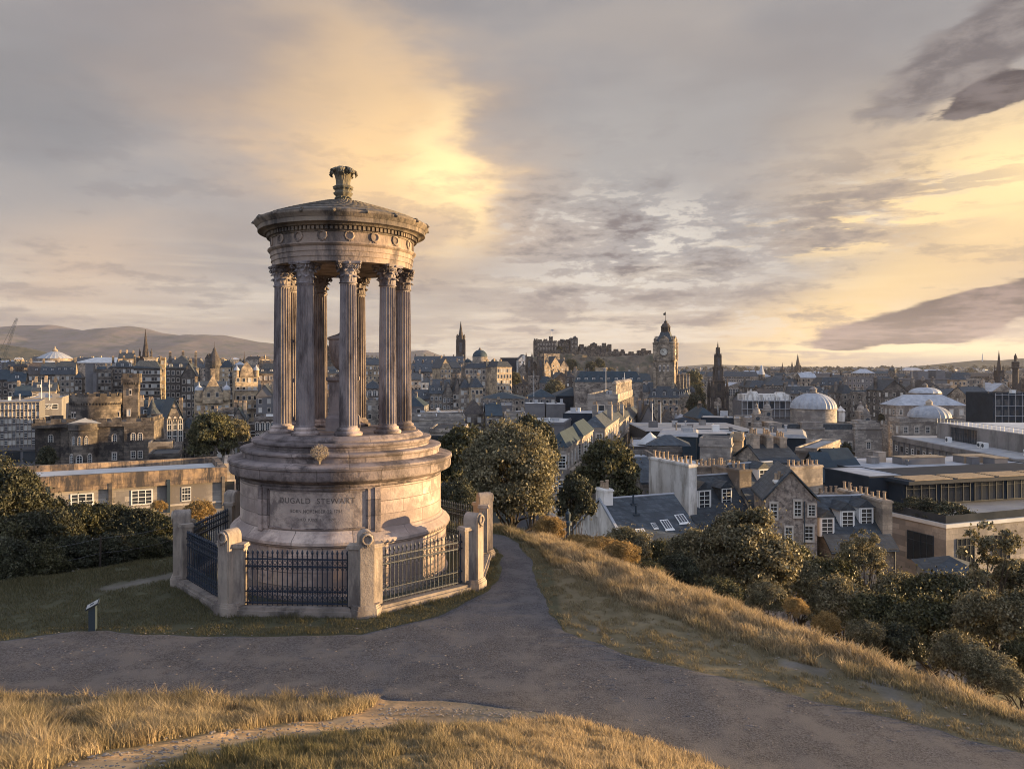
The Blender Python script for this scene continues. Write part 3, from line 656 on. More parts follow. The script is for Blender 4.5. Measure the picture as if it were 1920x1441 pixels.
def capital_mesh():
    b = MB(); b.lathe([(.19,0),(.215,.008),(.215,.028),(.19,.038),(.175,.05),(.17,.25),(.185,.36),(.235,.44),(.24,.452),(.1,.452)], 32)
    for k in range(8): leaf(b, k*math.pi/4, .178, .03, .17, .135, .06, .085)
    for k in range(8): leaf(b, (k+.5)*math.pi/4, .18, .05, .28, .115, .06, .095)
    for k in range(4):       # corner volutes and curling stems
        a = math.pi/4+k*math.pi/2; ca, sa = math.cos(a), math.sin(a)
        for off in (-.030, .030):
            pts = []; 
            for i in range(7): t = i/6; pts.append((.17+.13*t**1.6, .22+.20*t))
            cx, cz = .30, .385
            for i in range(15):
                t = i/14; th = math.pi/2-t*3.6*math.pi/1.5; R = .048*(1-t*.8); pts.append((cx+R*math.cos(th), cz+R*math.sin(th)))
            b.tube([(r*ca-off*sa, r*sa+off*ca, z) for r, z in pts], .015, 5)
        for s in (-1, 1):    # inner helices
            a2 = k*math.pi/2+s*.33; pts = []
            for i in range(5): t = i/4; pts.append((a2+s*.15*(1-t), .185+.045*t, .24+.15*t))
            for i in range(10): t = i/9; th = s*(-math.pi/2)+0; R = .034*(1-t*.8); pts.append((a2-s*.04/.23+R/.23*math.cos(math.pi*.5+t*6*s)*1.0, .232, .385+R*math.sin(math.pi*.5+t*6*s)))
            b.tube([(r*math.cos(q), r*math.sin(q), z) for q, r, z in pts], .011, 5)
    ab = []
    for k in range(4):       # concave abacus
        a = math.pi/4+k*math.pi/2
        ab.append((.375*math.cos(a-.07), .375*math.sin(a-.07))); ab.append((.375*math.cos(a+.07), .375*math.sin(a+.07)))
        for t in (.25, .5, .75):
            q = a+math.pi/2*t; R = .375-.125*math.sin(math.pi*t); ab.append((R*math.cos(q)*.98, R*math.sin(q)*.98))
    b.prism(ab, .450, .475); b.prism([(x*1.04, y*1.04) for x, y in ab], .475, .51)
    for k in range(4): b.ball(.27*math.cos(k*math.pi/2), .27*math.sin(k*math.pi/2), .475, .032)
    me = bpy.data.meshes.new('capital'); me.from_pydata(b.v, [], b.f); me.materials.append(MT['column_stone']); me.update()
    me.shade_smooth(); me.set_sharp_from_angle(angle=math.radians(40)); return me
SM, BM, CM = shaft_mesh(), base_mesh(), capital_mesh()
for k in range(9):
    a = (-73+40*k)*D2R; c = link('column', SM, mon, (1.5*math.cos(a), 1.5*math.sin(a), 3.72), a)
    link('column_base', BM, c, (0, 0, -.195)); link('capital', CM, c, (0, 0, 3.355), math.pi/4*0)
# entablature
b = MB(); b.lathe([(1.30,7.56),(1.30,7.575),(1.715,7.578),(1.725,7.58),(1.725,7.70),(1.745,7.703),(1.745,7.82),(1.765,7.823),(1.765,7.93),(1.80,7.95),(1.83,7.985),(1.83,8.01),(1.745,8.025),(1.745,8.33),(1.77,8.34),(1.79,8.37),(1.79,8.375),(1.30,8.375)], 144)
b.lathe([(1.30,7.575),(1.30,8.3)], 72); b.build('entablature', 'upper_stone', mon, smooth=25)
wm = MB(); vs = []
for i in range(24):
    a = 2*math.pi*i/24
    for j in range(7):
        q = 2*math.pi*j/7; R = .098+.026*math.cos(q)*(1+.35*math.sin(i*3.9)); vs.append((.05*.5*math.sin(q)+.01, R*math.cos(a)*1.0, R*math.sin(a)))
fs = [(i*7+j, ((i+1) % 24)*7+j, ((i+1) % 24)*7+(j+1) % 7, i*7+(j+1) % 7) for i in range(24) for j in range(7)]; wm.add(vs, fs)
wm.tube([(.012, -.03, -.115), (.014, -.055, -.17)], [.012, .005], 5); wm.tube([(.012, .03, -.115), (.014, .055, -.17)], [.012, .005], 5); wm.ball(.014, 0, -.118, .022)
WM = bpy.data.meshes.new('wreath'); WM.from_pydata(wm.v, [], wm.f); WM.materials.append(MT['upper_stone']); WM.shade_smooth()
for k in range(18):
    a = (-73+20*k)*D2R; link('wreath', WM, mon, (1.742*math.cos(a), 1.742*math.sin(a), 8.17), a)
b = MB(); b.lathe([(1.5,8.36),(1.80,8.365),(1.82,8.40),(1.82,8.495),(1.93,8.50),(1.96,8.53),(2.0,8.545),(2.08,8.55),(2.10,8.555),(2.105,8.66),(2.12,8.665),(2.135,8.69),(2.165,8.72),(2.19,8.76),(2.19,8.80),(2.12,8.81),(1.9,8.815)], 144)
for k in range(108):
    a = k*360/108; cylbox(b, 1.81, 1.885, a, a+1.9, 8.405, 8.49, 1)
o = b.build('cornice', 'cornice_stone', mon, smooth=25); o.scale = (.982, .982, 1); o.location.z = -.11
for k in range(18):
    a = (-63+20*k)*D2R; b = MB()
    b.T = Matrix.Translation((2.13*math.cos(a), 2.13*math.sin(a), 8.67)) @ Matrix.Rotation(a, 4, 'Z')
    b.ball(.02, 0, .0, .045, 8); b.ball(.055, 0, -.015, .024, 6); b.box(-.05, .02, -.03, .03, .0, .06)
    b.build('antefix', 'roof_stone', mon)
b = MB(); rings = 7; r = 2.13; z = 8.81
pr = []
for k in range(rings):
    r1 = 2.08-(2.08-.34)*(k+1)/rings; z1 = 8.69+.60*(((k+1)/rings)**.85)
    z0 = 8.69+.60*((k/rings)**.85); r0 = 2.08-(2.08-.34)*k/rings
    def mod(q, a, zz, k=k): return q+.018*abs(math.sin(a*30+(k % 2)*math.pi/2))
    b.lathe([(r0,z0+.0),(r0,z0+.035),(r1,z1+.01)], 240, mod=mod, cap=False)
b.build('roof', 'roof_stone', mon, smooth=30)
b = MB()
b.lathe([(.42,9.12),(.40,9.17),(.30,9.21),(.22,9.25),(.165,9.32),(.15,9.40),(.17,9.44),(.22,9.48),(.235,9.52),(.19,9.56),(.185,9.60),(.24,9.65),(.25,9.68),(.20,9.71),(.17,9.73),(.175,9.9),(.19,10.0),(.16,10.05),(0,10.06)], 36, mod=lambda r, a, z: r*(1+.06*math.cos(a*9)))
for k in range(12): leaf(b, k*math.pi/6, .14, 9.23, .2, .09, .05, .07); leaf(b, (k+.5)*math.pi/6, .17, 9.5, .16, .10, .05, .075)
for k in range(7):
    a = (k+.3)*2*math.pi/7; P3 = [(.14,9.80),(.165,9.95),(.20,10.05),(.255,10.10),(.31,10.07),(.335,10.0),(.31,9.955)]
    for off, rr_ in ((-.05,.035),(0,.05),(.05,.035)): b.tube([(r_*math.cos(a)-off*math.sin(a), r_*math.sin(a)+off*math.cos(a), z_) for r_, z_ in P3], [rr_*.7,rr_,rr_*1.1,rr_*1.15,rr_,rr_*.8,rr_*.4], 6)
for k in range(6):  leaf(b, (k+.8)*math.pi/3, .12, 9.80, .37, .15, .10, .13); leaf(b, (k+.3)*math.pi/3, .13, 9.76, .42, .15, .08, .15)
b.build('finial', 'bronze_green', mon, smooth=40)
# urn on its pedestal, inside the ring of columns
b = MB(); b.sq([(.36,3.52),(.36,3.85),(.33,3.9),(.30,3.92),(.30,4.75),(.35,4.80),(.35,4.88)]); ped = b.build('pedestal', 'column_stone', mon)
b = MB(); b.lathe([(.19,4.88),(.20,4.93),(.11,4.98),(.10,5.03),(.19,5.10),(.29,5.26),(.35,5.50),(.36,5.74),(.355,5.80),(.39,5.83),(.39,5.88),(.30,5.91),(.15,5.96),(.06,6.02),(.08,6.06),(0,6.12)], 36)
b.build('urn', 'column_stone', ped, smooth=40)
# dry plant growing on the ledge
t = thing('ledge_plant', 'pale dry wild shrub rooted on the ledge above the inscription', 'plant', (MX+2.52*math.cos(-89*D2R), MY+2.52*math.sin(-89*D2R), 2.98))
b = MB()
for k in range(16):
    a = random.uniform(0, 6.28); r = random.uniform(.05, .2)
    b.tube([(0, 0, 0), (r*.3*math.cos(a), r*.3*math.sin(a), .12), (r*math.cos(a), r*math.sin(a), random.uniform(.2, .42))], [.007, .005, .002], 4)
b.build('stem', 'leaf_dry', t)
n = 900; q = rng.normal(0, 1, (n, 3)); q /= np.linalg.norm(q, axis=1)[:, None]; q *= (rng.uniform(.35, 1, (n, 1)))**.5*np.array([[.21,.17,.17]]); q[:, 2] += .27
u = rng.normal(0, 1, (n, 3)); u /= np.linalg.norm(u, axis=1)[:, None]; w_ = np.cross(u, rng.normal(0, 1, (n, 3))); w_ /= np.linalg.norm(w_, axis=1)[:, None]
V = np.stack([q-u*.016, q+w_*.008, q+u*.016, q-w_*.008], 1).reshape(-1, 3)
link('foliage', npmesh('foliage', V, np.arange(n*4).reshape(-1, 4), ['leaf_dry']), t)

# ------------------------------------------------------------------ octagonal railing with stone piers
fen = thing('monument_railing', 'octagon of black iron railings between round-topped stone piers on a low kerb', 'railing', (MX, MY, 0))
R8 = 3.75; C8 = [(R8*math.cos((-70.5+45*k)*D2R), R8*math.sin((-70.5+45*k)*D2R)) for k in range(8)]
def oct_ring(b, r0, r1, z0, z1):
    for k in range(8):
        a0, a1 = (-70.5+45*k)*D2R, (-70.5+45*(k+1))*D2R
        p = [(r0*math.cos(a0), r0*math.sin(a0)), (r1*math.cos(a0), r1*math.sin(a0)), (r1*math.cos(a1), r1*math.sin(a1)), (r0*math.cos(a1), r0*math.sin(a1))]
        b.prism(p, z0, z1)
b = MB(); oct_ring(b, 3.52, 3.98, -.3, .11); oct_ring(b, 3.56, 3.93, .11, .17); b.build('kerb', 'kerb_stone', fen)
wm2 = MB(); wm2.v = list(wm.v); wm2.f = list(wm.f)
WM2 = bpy.data.meshes.new('wreath'); WM2.from_pydata([(x, y*1.02, z*1.02) for x, y, z in wm.v], [], wm.f); WM2.materials.append(MT['pier_stone']); WM2.shade_smooth()
def pier_mesh():
    b = MB(); w, dpt = .155, .175; H = 1.60
    prof = [(-w, .2), (w, .2), (w, H)]+[(w*math.cos(t), H+w*math.sin(t)) for t in [math.pi*i/14 for i in range(1, 14)]]+[(-w, H)]
    b.prism([(p[0], p[1]) for p in prof], -dpt, dpt, axis='x')           # barrel top, axis radial (local x)
    b.prism([(p[0]*.86, .2+(p[1]-.2)*.985) for p in prof], -dpt-.018, dpt+.018, axis='x')
    for s in (-1, 1):       # lower shoulder piers that carry the rails
        b.T = Matrix.Rotation(s*math.radians(22.5), 4, 'Z')
        y0, y1 = sorted((s*.08, s*.34)); b.box(-.11, .11, y0, y1, .2, 1.38)
        y0, y1 = sorted((s*.08, s*.375)); b.box(-.15, .15, y0, y1, 1.38, 1.42); y0, y1 = sorted((s*.08, s*.36)); b.box(-.135, .135, y0, y1, 1.42, 1.46)
    b.T = None
    n = [(-.25, -.30), (.08, -.29), (.23, -.18), (.23, .18), (.08, .29), (-.25, .30)]
    b.prism([(x*1.08, y*1.1) for x, y in n], -.3, .17); b.prism([(x*1.0, y*1.03) for x, y in n], .17, .21); b.prism([(x*.93, y*.98) for x, y in n], .21, .245)
    me = bpy.data.meshes.new('pier'); me.from_pydata(b.v, [], b.f); me.materials.append(MT['pier_stone']); me.shade_smooth(); me.set_sharp_from_angle(angle=math.radians(30)); return me
PM = pier_mesh()
for k, (x, y) in enumerate(C8):
    a = (-70.5+45*k)*D2R; p = link('pier', PM, fen, (x, y, 0), a); link('wreath', WM2, p, (.198, 0, 1.60))
def panel_mesh(L_):
    b = MB(); n = 21; x0, x1 = -L_/2, L_/2
    for z, h, t in ((1.13,.028,.022),(.985,.028,.022),(.46,.022,.02),(.22,.028,.022)): b.box(x0, x1, -t, t, z-h/2, z+h/2)
    step = L_/n
    for i in range(n):
        x = x0+step*(i+.5)
        b.lathe([(.0125,.165),(.0125,1.18),(.020,1.19),(.020,1.205),(.010,1.215),(.024,1.25),(.026,1.27),(.012,1.31),(.0,1.335)], 6, cx=x)
        b.ball(x, 0, 1.155, .02, 6); b.ball(x, 0, .96, .019, 6); b.ball(x, 0, .49, .019, 6)
        for zc, R in ((1.058,.036),(.34,.036),(.268,.024),(.415,.024)):       # rings between the rails
            pts = [(x+step/2+R*math.cos(q), 0, zc+R*math.sin(q)*1.1) for q in [2*math.pi*j/8 for j in range(9)]]
            if i < n-1: b.tube(pts, .007, 4)
        if i < n-1:
            xm = x+step/2
            for s in (-1, 1):
                b.tube([(xm, 0, .47), (xm+s*.03, 0, .50), (xm+s*.036, 0, .53), (xm+s*.016, 0, .545)], [.009,.008,.007,.006], 4)
                b.tube([(xm, 0, .97), (xm+s*.03, 0, .945), (xm+s*.034, 0, .92), (xm+s*.014, 0, .905)], [.009,.008,.007,.006], 4)
            b.ball(xm, 0, .56, .014, 5)
    me = bpy.data.meshes.new('railing_panel'); me.from_pydata(b.v, [], b.f); me.materials.append(MT['iron']); return me
side = 2*R8*math.sin(22.5*D2R); RP = panel_mesh(side-.66)
for k in range(8):
    (x0, y0), (x1, y1) = C8[k], C8[(k+1) % 8]
    link('railing_panel', RP, fen, ((x0+x1)/2, (y0+y1)/2, 0), math.atan2(y1-y0, x1-x0))

# small information post on the lawn
d = 14.75; t = thing('information_post', 'low dark post with a slanted pale information plate on the lawn', 'information post', (WX(174, d), d, gz(WX(174, d), d)), .15)
b = MB(); b.box(-.062, .062, -.05, .05, -.1, .44); b.prism([(-.05, .44), (.05, .44), (.05, .50), (-.05, .455)], -.055, .055, axis='x'); b.build('post', 'dark_paint', t)
b = MB(); b.T = Matrix.Translation((.0, 0, .50)) @ Matrix.Rotation(-.50, 4, 'Y') @ Matrix.Rotation(.35, 4, 'X'); b.box(-.135, .135, -.09, .09, -.012, .012); b.build('plate', 'dark_clad', t)
b = MB(); b.T = Matrix.Translation((.0, 0, .50)) @ Matrix.Rotation(-.50, 4, 'Y') @ Matrix.Rotation(.35, 4, 'X'); b.box(-.115, .115, -.07, .07, .012, .016); pl = b.build('notice', 'blind', t)
b = MB(); b.T = Matrix.Translation((.0, 0, .50)) @ Matrix.Rotation(-.50, 4, 'Y') @ Matrix.Rotation(.35, 4, 'X'); b.box(-.045, .035, -.02, .03, .016, .019); b.build('emblem', 'dark_paint', pl)
# ------------------------------------------------------------------ trees and shrubs: limbs plus many leaf-sized faces
def crown(name, H, R, nclump, nleaf, ls, mt, base=.25, seed=1, shape=1.0, flat=.75, spread=1.0):
    g = np.random.default_rng(seed); cs = []
    for i in range(nclump):
        u = g.normal(0, 1, 3); u /= np.linalg.norm(u); u[2] = u[2] if u[2] > -.5 else -u[2]
        rr = g.uniform(.35, 1.0)**.5
        k = 1-.12*shape*max(0, u[2])
        cs.append((u[0]*R*rr*k*.8*spread, u[1]*R*rr*k*.8*spread, H*base+H*(1-base)*(.5+.44*u[2]*rr), g.uniform(.11, .30)*R))
    cs = np.array(cs); per = nleaf//nclump
    c = np.repeat(cs, per, 0); n = len(c)
    u = g.normal(0, 1, (n, 3)); u /= np.linalg.norm(u, axis=1)[:, None]; u[:, 2] = np.where(u[:, 2] < -.25, -u[:, 2], u[:, 2])
    rad = c[:, 3:4]*(g.uniform(.5, 1.15, (n, 1))**.5)
    P = c[:, :3]+u*rad*np.array([[1, 1, flat]])
    P += g.normal(0, .022*R, (n, 3))+g.normal(0, .12*R, (n, 3))*(g.random((n, 1)) < .07)
    nm = u*.9+g.normal(0, .75, (n, 3)); nm /= np.linalg.norm(nm, axis=1)[:, None]
    t = np.cross(nm, g.normal(0, 1, (n, 3))); t /= np.linalg.norm(t, axis=1)[:, None]; s = np.cross(nm, t)
    sz = ls*g.uniform(.55, 1.35, (n, 1)); droop = np.array([[0, 0, -.25]])*sz
    V = np.stack([P-t*sz, P-s*sz*.55+nm*sz*.15, P+t*sz+droop, P+s*sz*.55+nm*sz*.15], 1).reshape(-1, 3)
    me = npmesh(name, V, np.arange(n*4).reshape(-1, 4), [mt]); return me, cs
def trunk_mesh(cs, H, r, base, seed=1, lean=0):
    b = MB(); rr = random.Random(seed); top = H*.62
    pts = [(0, 0, -2.5), (0, 0, 0), (rr.uniform(-.05, .05)*H, rr.uniform(-.05, .05)*H, H*.3), (rr.uniform(-.08, .08)*H, rr.uniform(-.08, .08)*H, top)]
    b.tube(pts, [r*1.3, r, r*.7, r*.3], 8)
    for i in range(0, len(cs), max(1, len(cs)//14)):
        x, y, z, q = cs[i]; z0 = min(H*rr.uniform(.15, .5), z*.8); f = z0/H
        b.tube([(pts[2][0]*f*2, pts[2][1]*f*2, z0), (x*.5, y*.5, z0+(z-z0)*.6), (x, y, z)], [r*.45, r*.28, r*.08], 5)
    me = bpy.data.meshes.new('trunk'); me.from_pydata(b.v, [], b.f); me.materials.append(MT['bark']); return me
TREES = {}
def kind(key, H, R, nc, nl, ls, mt, base=.2, seed=1, r=None, **k):
    me, cs = crown('crown', H, R, nc, nl, ls, mt, base, seed, **k); TREES[key] = (me, trunk_mesh(cs, H, r or H*.025, base, seed), H, R)
kind('sycamore', 8, 4.2, 150, 80000, .105, 'leaf_pale', .05, 1)
kind('sycamore_dark', 8, 4.2, 130, 70000, .10, 'leaf_dark', .05, 21)
kind('maple', 6, 2.7, 100, 52000, .078, 'leaf_pale', .05, 2, shape=.8)
kind('bush_green', 3, 2.1, 80, 30000, .072, 'leaf_green', .0, 3, flat=.9)
kind('bush_dark', 3, 2.2, 80, 30000, .072, 'leaf_dark', .0, 4, flat=.9)
kind('bush_pale', 2.2, 1.7, 70, 22000, .055, 'leaf_pale', .0, 5, flat=.9)
kind('gorse', 1.5, 1.2, 80, 17000, .038, 'leaf_gold', .0, 6, flat=.9)
kind('sapling', 4.5, 1.5, 26, 3000, .085, 'leaf_pale', .2, 7, spread=1.3)
kind('tree_green', 12, 5.2, 110, 30000, .25, 'leaf_green', .12, 8)
kind('tree_dark', 12, 4.8, 100, 26000, .25, 'leaf_dark', .12, 9)
kind('tree_pale', 12, 5.5, 110, 26000, .26, 'leaf_pale', .12, 10)
kind('tree_far', 12, 6, 22, 1400, .95, 'leaf_green', .08, 11)
kind('tree_far_dark', 12, 6, 20, 1200, 1.0, 'leaf_dark', .05, 12)
kind('roof_shrub', 1.2, 1.3, 16, 5000, .05, 'leaf_dark', .0, 13)
def plant(key, label, x, y, h, cat='tree', name='tree', group=None, rz=None, wide=1.0, z=None, trunk=True, lift=0.0):
    cme, tme, H, R = TREES[key]; s = h/H
    t = thing(name, label, cat, (x, y, gz(x, y)-.05 if z is None else z), random.uniform(0, 6.28) if rz is None else rz, group)
    t.scale = (s*wide, s*wide, s); c = link('crown' if cat == 'tree' else 'foliage', cme, t); c.location = (0, 0, lift/s)
    if trunk: q = link('trunk' if cat == 'tree' else 'stem', tme, t); q.scale = (1, 1, (h+lift)/h)
    return t
def plantp(key, label, px, top, d, h=None, wpx=None, **k):      # photo column, row of its top, distance
    x = WX(px, d); zt = WZ(top, d); zg = gz(x, d)
    H = max(zt-zg, .8); Hm = TREES[key][2]; Rm = TREES[key][3]
    wide = 1.0; lift = 0
    if wpx:
        hc = wpx/F*d/(2*Rm)*Hm*1.2
        if hc < H: lift = H-hc; H = hc
        wide = (wpx/F*d)/(2*Rm*H/Hm)
    return plant(key, label, x, d, H*1.0, wide=wide, lift=lift, **k)
# near trees
plantp('sycamore', 'big rounded sycamore with sunlit cream tips behind the railing piers', 957, 795, 34, wpx=205)
plantp('tree_green', 'grey green tree just behind the right edge of the stone drum', 868, 793, 46, wpx=125)
plantp('bush_dark', 'shadowy shrub between the stone drum and the big rounded sycamore', 856, 905, 30, wpx=110, cat='shrub', name='shrub')
plantp('tree_dark', 'dark bushy tree beyond the big rounded sycamore', 1000, 778, 60, wpx=110)
plantp('tree_green', 'broad green tree in front of the terrace, left of the white gabled cottage', 1140, 818, 75, wpx=135)
plantp('tree_dark', 'drooping dark tree between the sycamore and the cottage chimney', 1080, 888, 62, wpx=85)
plantp('maple', 'tall leafy maple with pale sunlit tips in front of the slate roofs', 1398, 948, 25, wpx=205)
plantp('maple', 'smaller maple left of the tall leafy one, over the cottage roof', 1300, 985, 30, wpx=120)
plantp('bush_green', 'low tree between the skylight roof and the maples', 1240, 1010, 32, wpx=90, cat='shrub', name='shrub')
SH = 'shrubs on the bank right of the path'
nr = [('bush_pale', 1175, 990, 31, 110), ('gorse', 1030, 968, 27, 75), ('gorse', 1085, 1010, 24.5, 90), ('gorse', 1125, 1005, 23.5, 95), ('gorse', 1165, 1030, 22, 85), ('bush_green', 1210, 1060, 23, 90),
      ('bush_green', 1350, 1085, 22.5, 120), ('bush_pale', 1440, 1090, 20.5, 90), ('gorse', 1492, 1118, 17.6, 55), ('bush_dark', 1270, 1040, 24, 100),
      ('bush_green', 1560, 1045, 27, 140), ('bush_pale', 1615, 1012, 30, 100), ('bush_pale', 1690, 1078, 27, 150), ('bush_green', 1750, 1072, 25, 150), ('bush_pale', 1840, 1072, 25, 150),
      ('bush_pale', 1915, 1050, 22, 110), ('bush_pale', 1580, 1085, 23, 150), ('bush_green', 1660, 1110, 20.5, 150), ('bush_green', 1760, 1115, 19.5, 170), ('bush_pale', 1850, 1110, 18.5, 150), ('bush_pale', 1930, 1110, 17.5, 160),
      ('gorse', 1550, 1146, 17.2, 60), ('bush_pale', 1622, 1160, 16.6, 80), ('bush_dark', 1690, 1170, 16.6, 100), ('bush_pale', 1800, 1185, 15.0, 120), ('bush_pale', 1850, 1215, 14, 110), ('bush_pale', 1895, 1250, 13.0, 80), ('bush_green', 1930, 1190, 14.5, 110),
      ('bush_pale', 1500, 1050, 27, 110), ('bush_green', 1480, 1010, 34, 100)]
COLN = {'bush_pale': 'pale leafed', 'gorse': 'golden sunlit', 'bush_green': 'mid green', 'bush_dark': 'dark'}
ORD = ['first','second','third','fourth','fifth','sixth','seventh','eighth','ninth','tenth','eleventh','twelfth','thirteenth','fourteenth','fifteenth','sixteenth','seventeenth','eighteenth','nineteenth','twentieth']
cnt = {}
for key, px, top, d, w in sorted(nr, key=lambda q: q[1]):
    i = cnt.get(key, 0); cnt[key] = i+1
    plantp(key, f'{COLN[key]} shrub on the right bank, {ORD[i]} of these from the left', px, top, d, wpx=w, cat='shrub', name='shrub', group=SH)
plantp('sapling', 'thin open sapling rising in front of the pale stone office block', 1855, 968, 22, wpx=110)
plantp('sapling', 'slender young tree with sparse leaves between the shrubs and the timber roof', 1620, 985, 26, wpx=60)
# left bank
plantp('sycamore_dark', 'dark leafy tree cut by the left edge of the picture above the hedge', 2, 862, 27, wpx=200)
plantp('tree_green', 'low spreading branches in front of the flat roofed office, right of the edge tree', 85, 925, 30, wpx=120, name='tree')
LH = 'shrubs of the dark hedge left of the monument'
lf = [(-20, 975, 20, 130), (40, 965, 21.5, 120), (100, 958, 22.5, 120), (160, 940, 24, 120), (215, 948, 24.5, 110), (265, 955, 24.5, 110), (310, 962, 24.5, 100), (350, 975, 25.5, 90),
      (0, 1010, 18.9, 120), (70, 1015, 19.6, 120), (140, 1005, 20.5, 110), (205, 1000, 21.2, 110), (262, 1000, 22, 100), (310, 1005, 22.6, 80)]
for i, (px, top, d, w) in enumerate(lf):
    row = 'back' if i < 8 else 'front'; j = i if i < 8 else i-8
    plantp('bush_dark' if i % 3 else 'bush_green', f'dark shrub in the {row} row of the left hedge, {ORD[j]} from left', px, top, d, wpx=w, cat='shrub', name='shrub', group=LH)
plantp('gorse', 'sunlit golden shrub over the hedge, right of the office windows', 372, 938, 27, wpx=70, cat='shrub', name='shrub')
plantp('gorse', 'upright golden shrub in front of the office windows', 298, 936, 28, wpx=35, cat='shrub', name='shrub')
# city trees
cy = [('tree_green', 395, 770, 118, 95, 'large rounded tree beyond the flat roofed office, left of the drum'), ('tree_pale', 445, 785, 125, 50, 'paler tree touching the large rounded one, left of the drum'),
      ('tree_dark', 88, 835, 120, 40, 'dark tree at the foot of the old prison tower house'), ('tree_dark', 880, 707, 470, 40, 'tree beside the bank with the small dome, on its left'),
      ('tree_green', 965, 697, 560, 26, 'tree between the bank with the small dome and the twin towers'), ('tree_pale', 1040, 712, 520, 45, 'pale tree below the twin towers of the hall'),
      ('tree_green', 1085, 690, 760, 32, 'left tree on the sunlit castle bank'), ('tree_dark', 1108, 678, 800, 30, 'middle tree on the sunlit castle bank'), ('tree_pale', 1148, 690, 800, 34, 'right tree on the castle bank'),
      ('tree_green', 1070, 672, 900, 30, 'tree right under the walls of the castle'), ('tree_dark', 1125, 672, 900, 26, 'upper dark tree under the long castle wall'),
      ('tree_dark', 1302, 738, 420, 36, 'dark park tree between clock tower hotel and gothic spire'), ('tree_green', 1303, 718, 520, 44, 'tree behind the park trees left of the gothic spire'), ('tree_dark', 1308, 757, 380, 40, 'lower park tree left of the foot of the gothic spire'),
      ('tree_dark', 1385, 735, 560, 24, 'park tree touching the right side of the gothic spire'), ('tree_green', 1300, 694, 800, 40, 'far park tree left of the top of the gothic spire'),
      ('tree_dark', 1551, 828, 300, 20, 'small tree before the domed hall, left'), ('tree_dark', 1586, 828, 300, 26, 'small tree before the domed hall, right'), ('tree_dark', 1653, 775, 330, 14, 'dark tree in the gap right of the domed hall'),
      ('tree_dark', 935, 735, 420, 60, 'low trees above the station roofs'), ('tree_dark', 1020, 730, 440, 60, 'tree line above the teal station roofs')]
for key, px, top, d, w, lab in cy: plantp(key, lab, px, top, d, wpx=w)

t = thing('wire_fence', 'thin sagging wire fence on dark stakes running along the left hedge', 'fence', (-14.2, 18.0, gz(-14.2, 18.0)), math.atan2(4.6, 6.4))
for i in range(5):
    u = 7.8*i/4; wx = -14.2+u*math.cos(math.atan2(4.6, 6.4)); wy = 18.0+u*math.sin(math.atan2(4.6, 6.4)); z0 = gz(wx, wy)-t.location.z
    b = MB(); b.tube([(u, 0, z0-.2), (u+.02, 0, z0+1.05)], .025, 5); b.build('stake', 'bark', t)
for hh in (.6, 1.0):
    pts = []
    for i in range(17): u = 7.8*i/16; wx = -14.2+u*math.cos(math.atan2(4.6, 6.4)); wy = 18.0+u*math.sin(math.atan2(4.6, 6.4)); pts.append((u, 0, gz(wx, wy)-t.location.z+hh-.05*math.sin(math.pi*(i % 4)/4)))
    b = MB(); b.tube(pts, .0035, 4); b.build('wire', 'wall_grey', t)
# ------------------------------------------------------------------ window and chimney kits
def mk(name, fn, mats, smooth=None):
    b = MB(); fn(b); me = bpy.data.meshes.new(name); me.from_pydata(b.v, [], b.f)
    for q in mats: me.materials.append(MT[q])
    me.polygons.foreach_set('material_index', b.m); me.update(); return me
def rim(b, x0, x1, z0, z1, t, y0, y1, mi):
    b.box(x0, x0+t, y0, y1, z0, z1, mi); b.box(x1-t, x1, y0, y1, z0, z1, mi); b.box(x0+t, x1-t, y0, y1, z1-t, z1, mi); b.box(x0+t, x1-t, y0, y1, z0, z0+t, mi)
def w_sash(b, sur=True, nx=2, nz=4, trim=True):
    b.box(-.47, .47, -.022, .02, -.48, .48, 1); rim(b, -.5, .5, -.5, .5, .06, -.06, -.0, 2)
    for i in range(1, nx): x = -.5+i/nx; b.box(x-.02, x+.02, -.05, -.022, -.44, .44, 2)
    for i in range(1, nz): z = -.5+i/nz; q = .022 if i*2 == nz else .011; b.box(-.44, .44, -.052, -.022, z-q, z+q, 2)
    if trim: rim(b, -.66, .66, -.59, .60, .155, -.10, .0, 0)
WIN = {}
WIN['sash'] = mk('window', lambda b: w_sash(b), ['trim', 'glass', 'white_paint'])
WIN['sashb'] = mk('window', lambda b: w_sash(b), ['trim', 'blind', 'white_paint'])
WIN['plainw'] = mk('window', lambda b: w_sash(b, trim=False, nx=3, nz=4), ['trim', 'glass', 'white_paint'])
WIN['far'] = mk('window', lambda b: (b.box(-.5, .5, -.02, .02, -.5, .5, 1), rim(b, -.62, .62, -.58, .58, .12, -.07, 0, 0)), ['trim', 'glass'])
WIN['farw'] = mk('window', lambda b: (b.box(-.5, .5, -.02, .02, -.5, .5, 1), rim(b, -.5, .5, -.5, .5, .09, -.05, 0, 0), b.box(-.42, .42, -.04, 0, -.04, .04, 0)), ['white_paint', 'glass'])
WIN['farb'] = mk('window', lambda b: (b.box(-.5, .5, -.02, .02, -.5, .5, 1), rim(b, -.62, .62, -.58, .58, .12, -.07, 0, 0)), ['trim', 'blind'])
WIN['dark'] = mk('window', lambda b: (b.box(-.5, .5, -.015, .02, -.5, .5, 1), rim(b, -.5, .5, -.5, .5, .03, -.05, 0, 0)), ['dark_paint', 'glass'])
WIN['big'] = mk('window', lambda b: (b.box(-.5, .5, -.005, .01, -.5, .5, 1), rim(b, -.5, .5, -.5, .5, .02, -.08, 0, 0), [b.box(x-.008, x+.008, -.07, -.01, -.48, .48, 0) for x in (-.25, .0, .25)], b.box(-.48, .48, -.06, -.01, .20, .215, 0)), ['dark_paint', 'glass'])
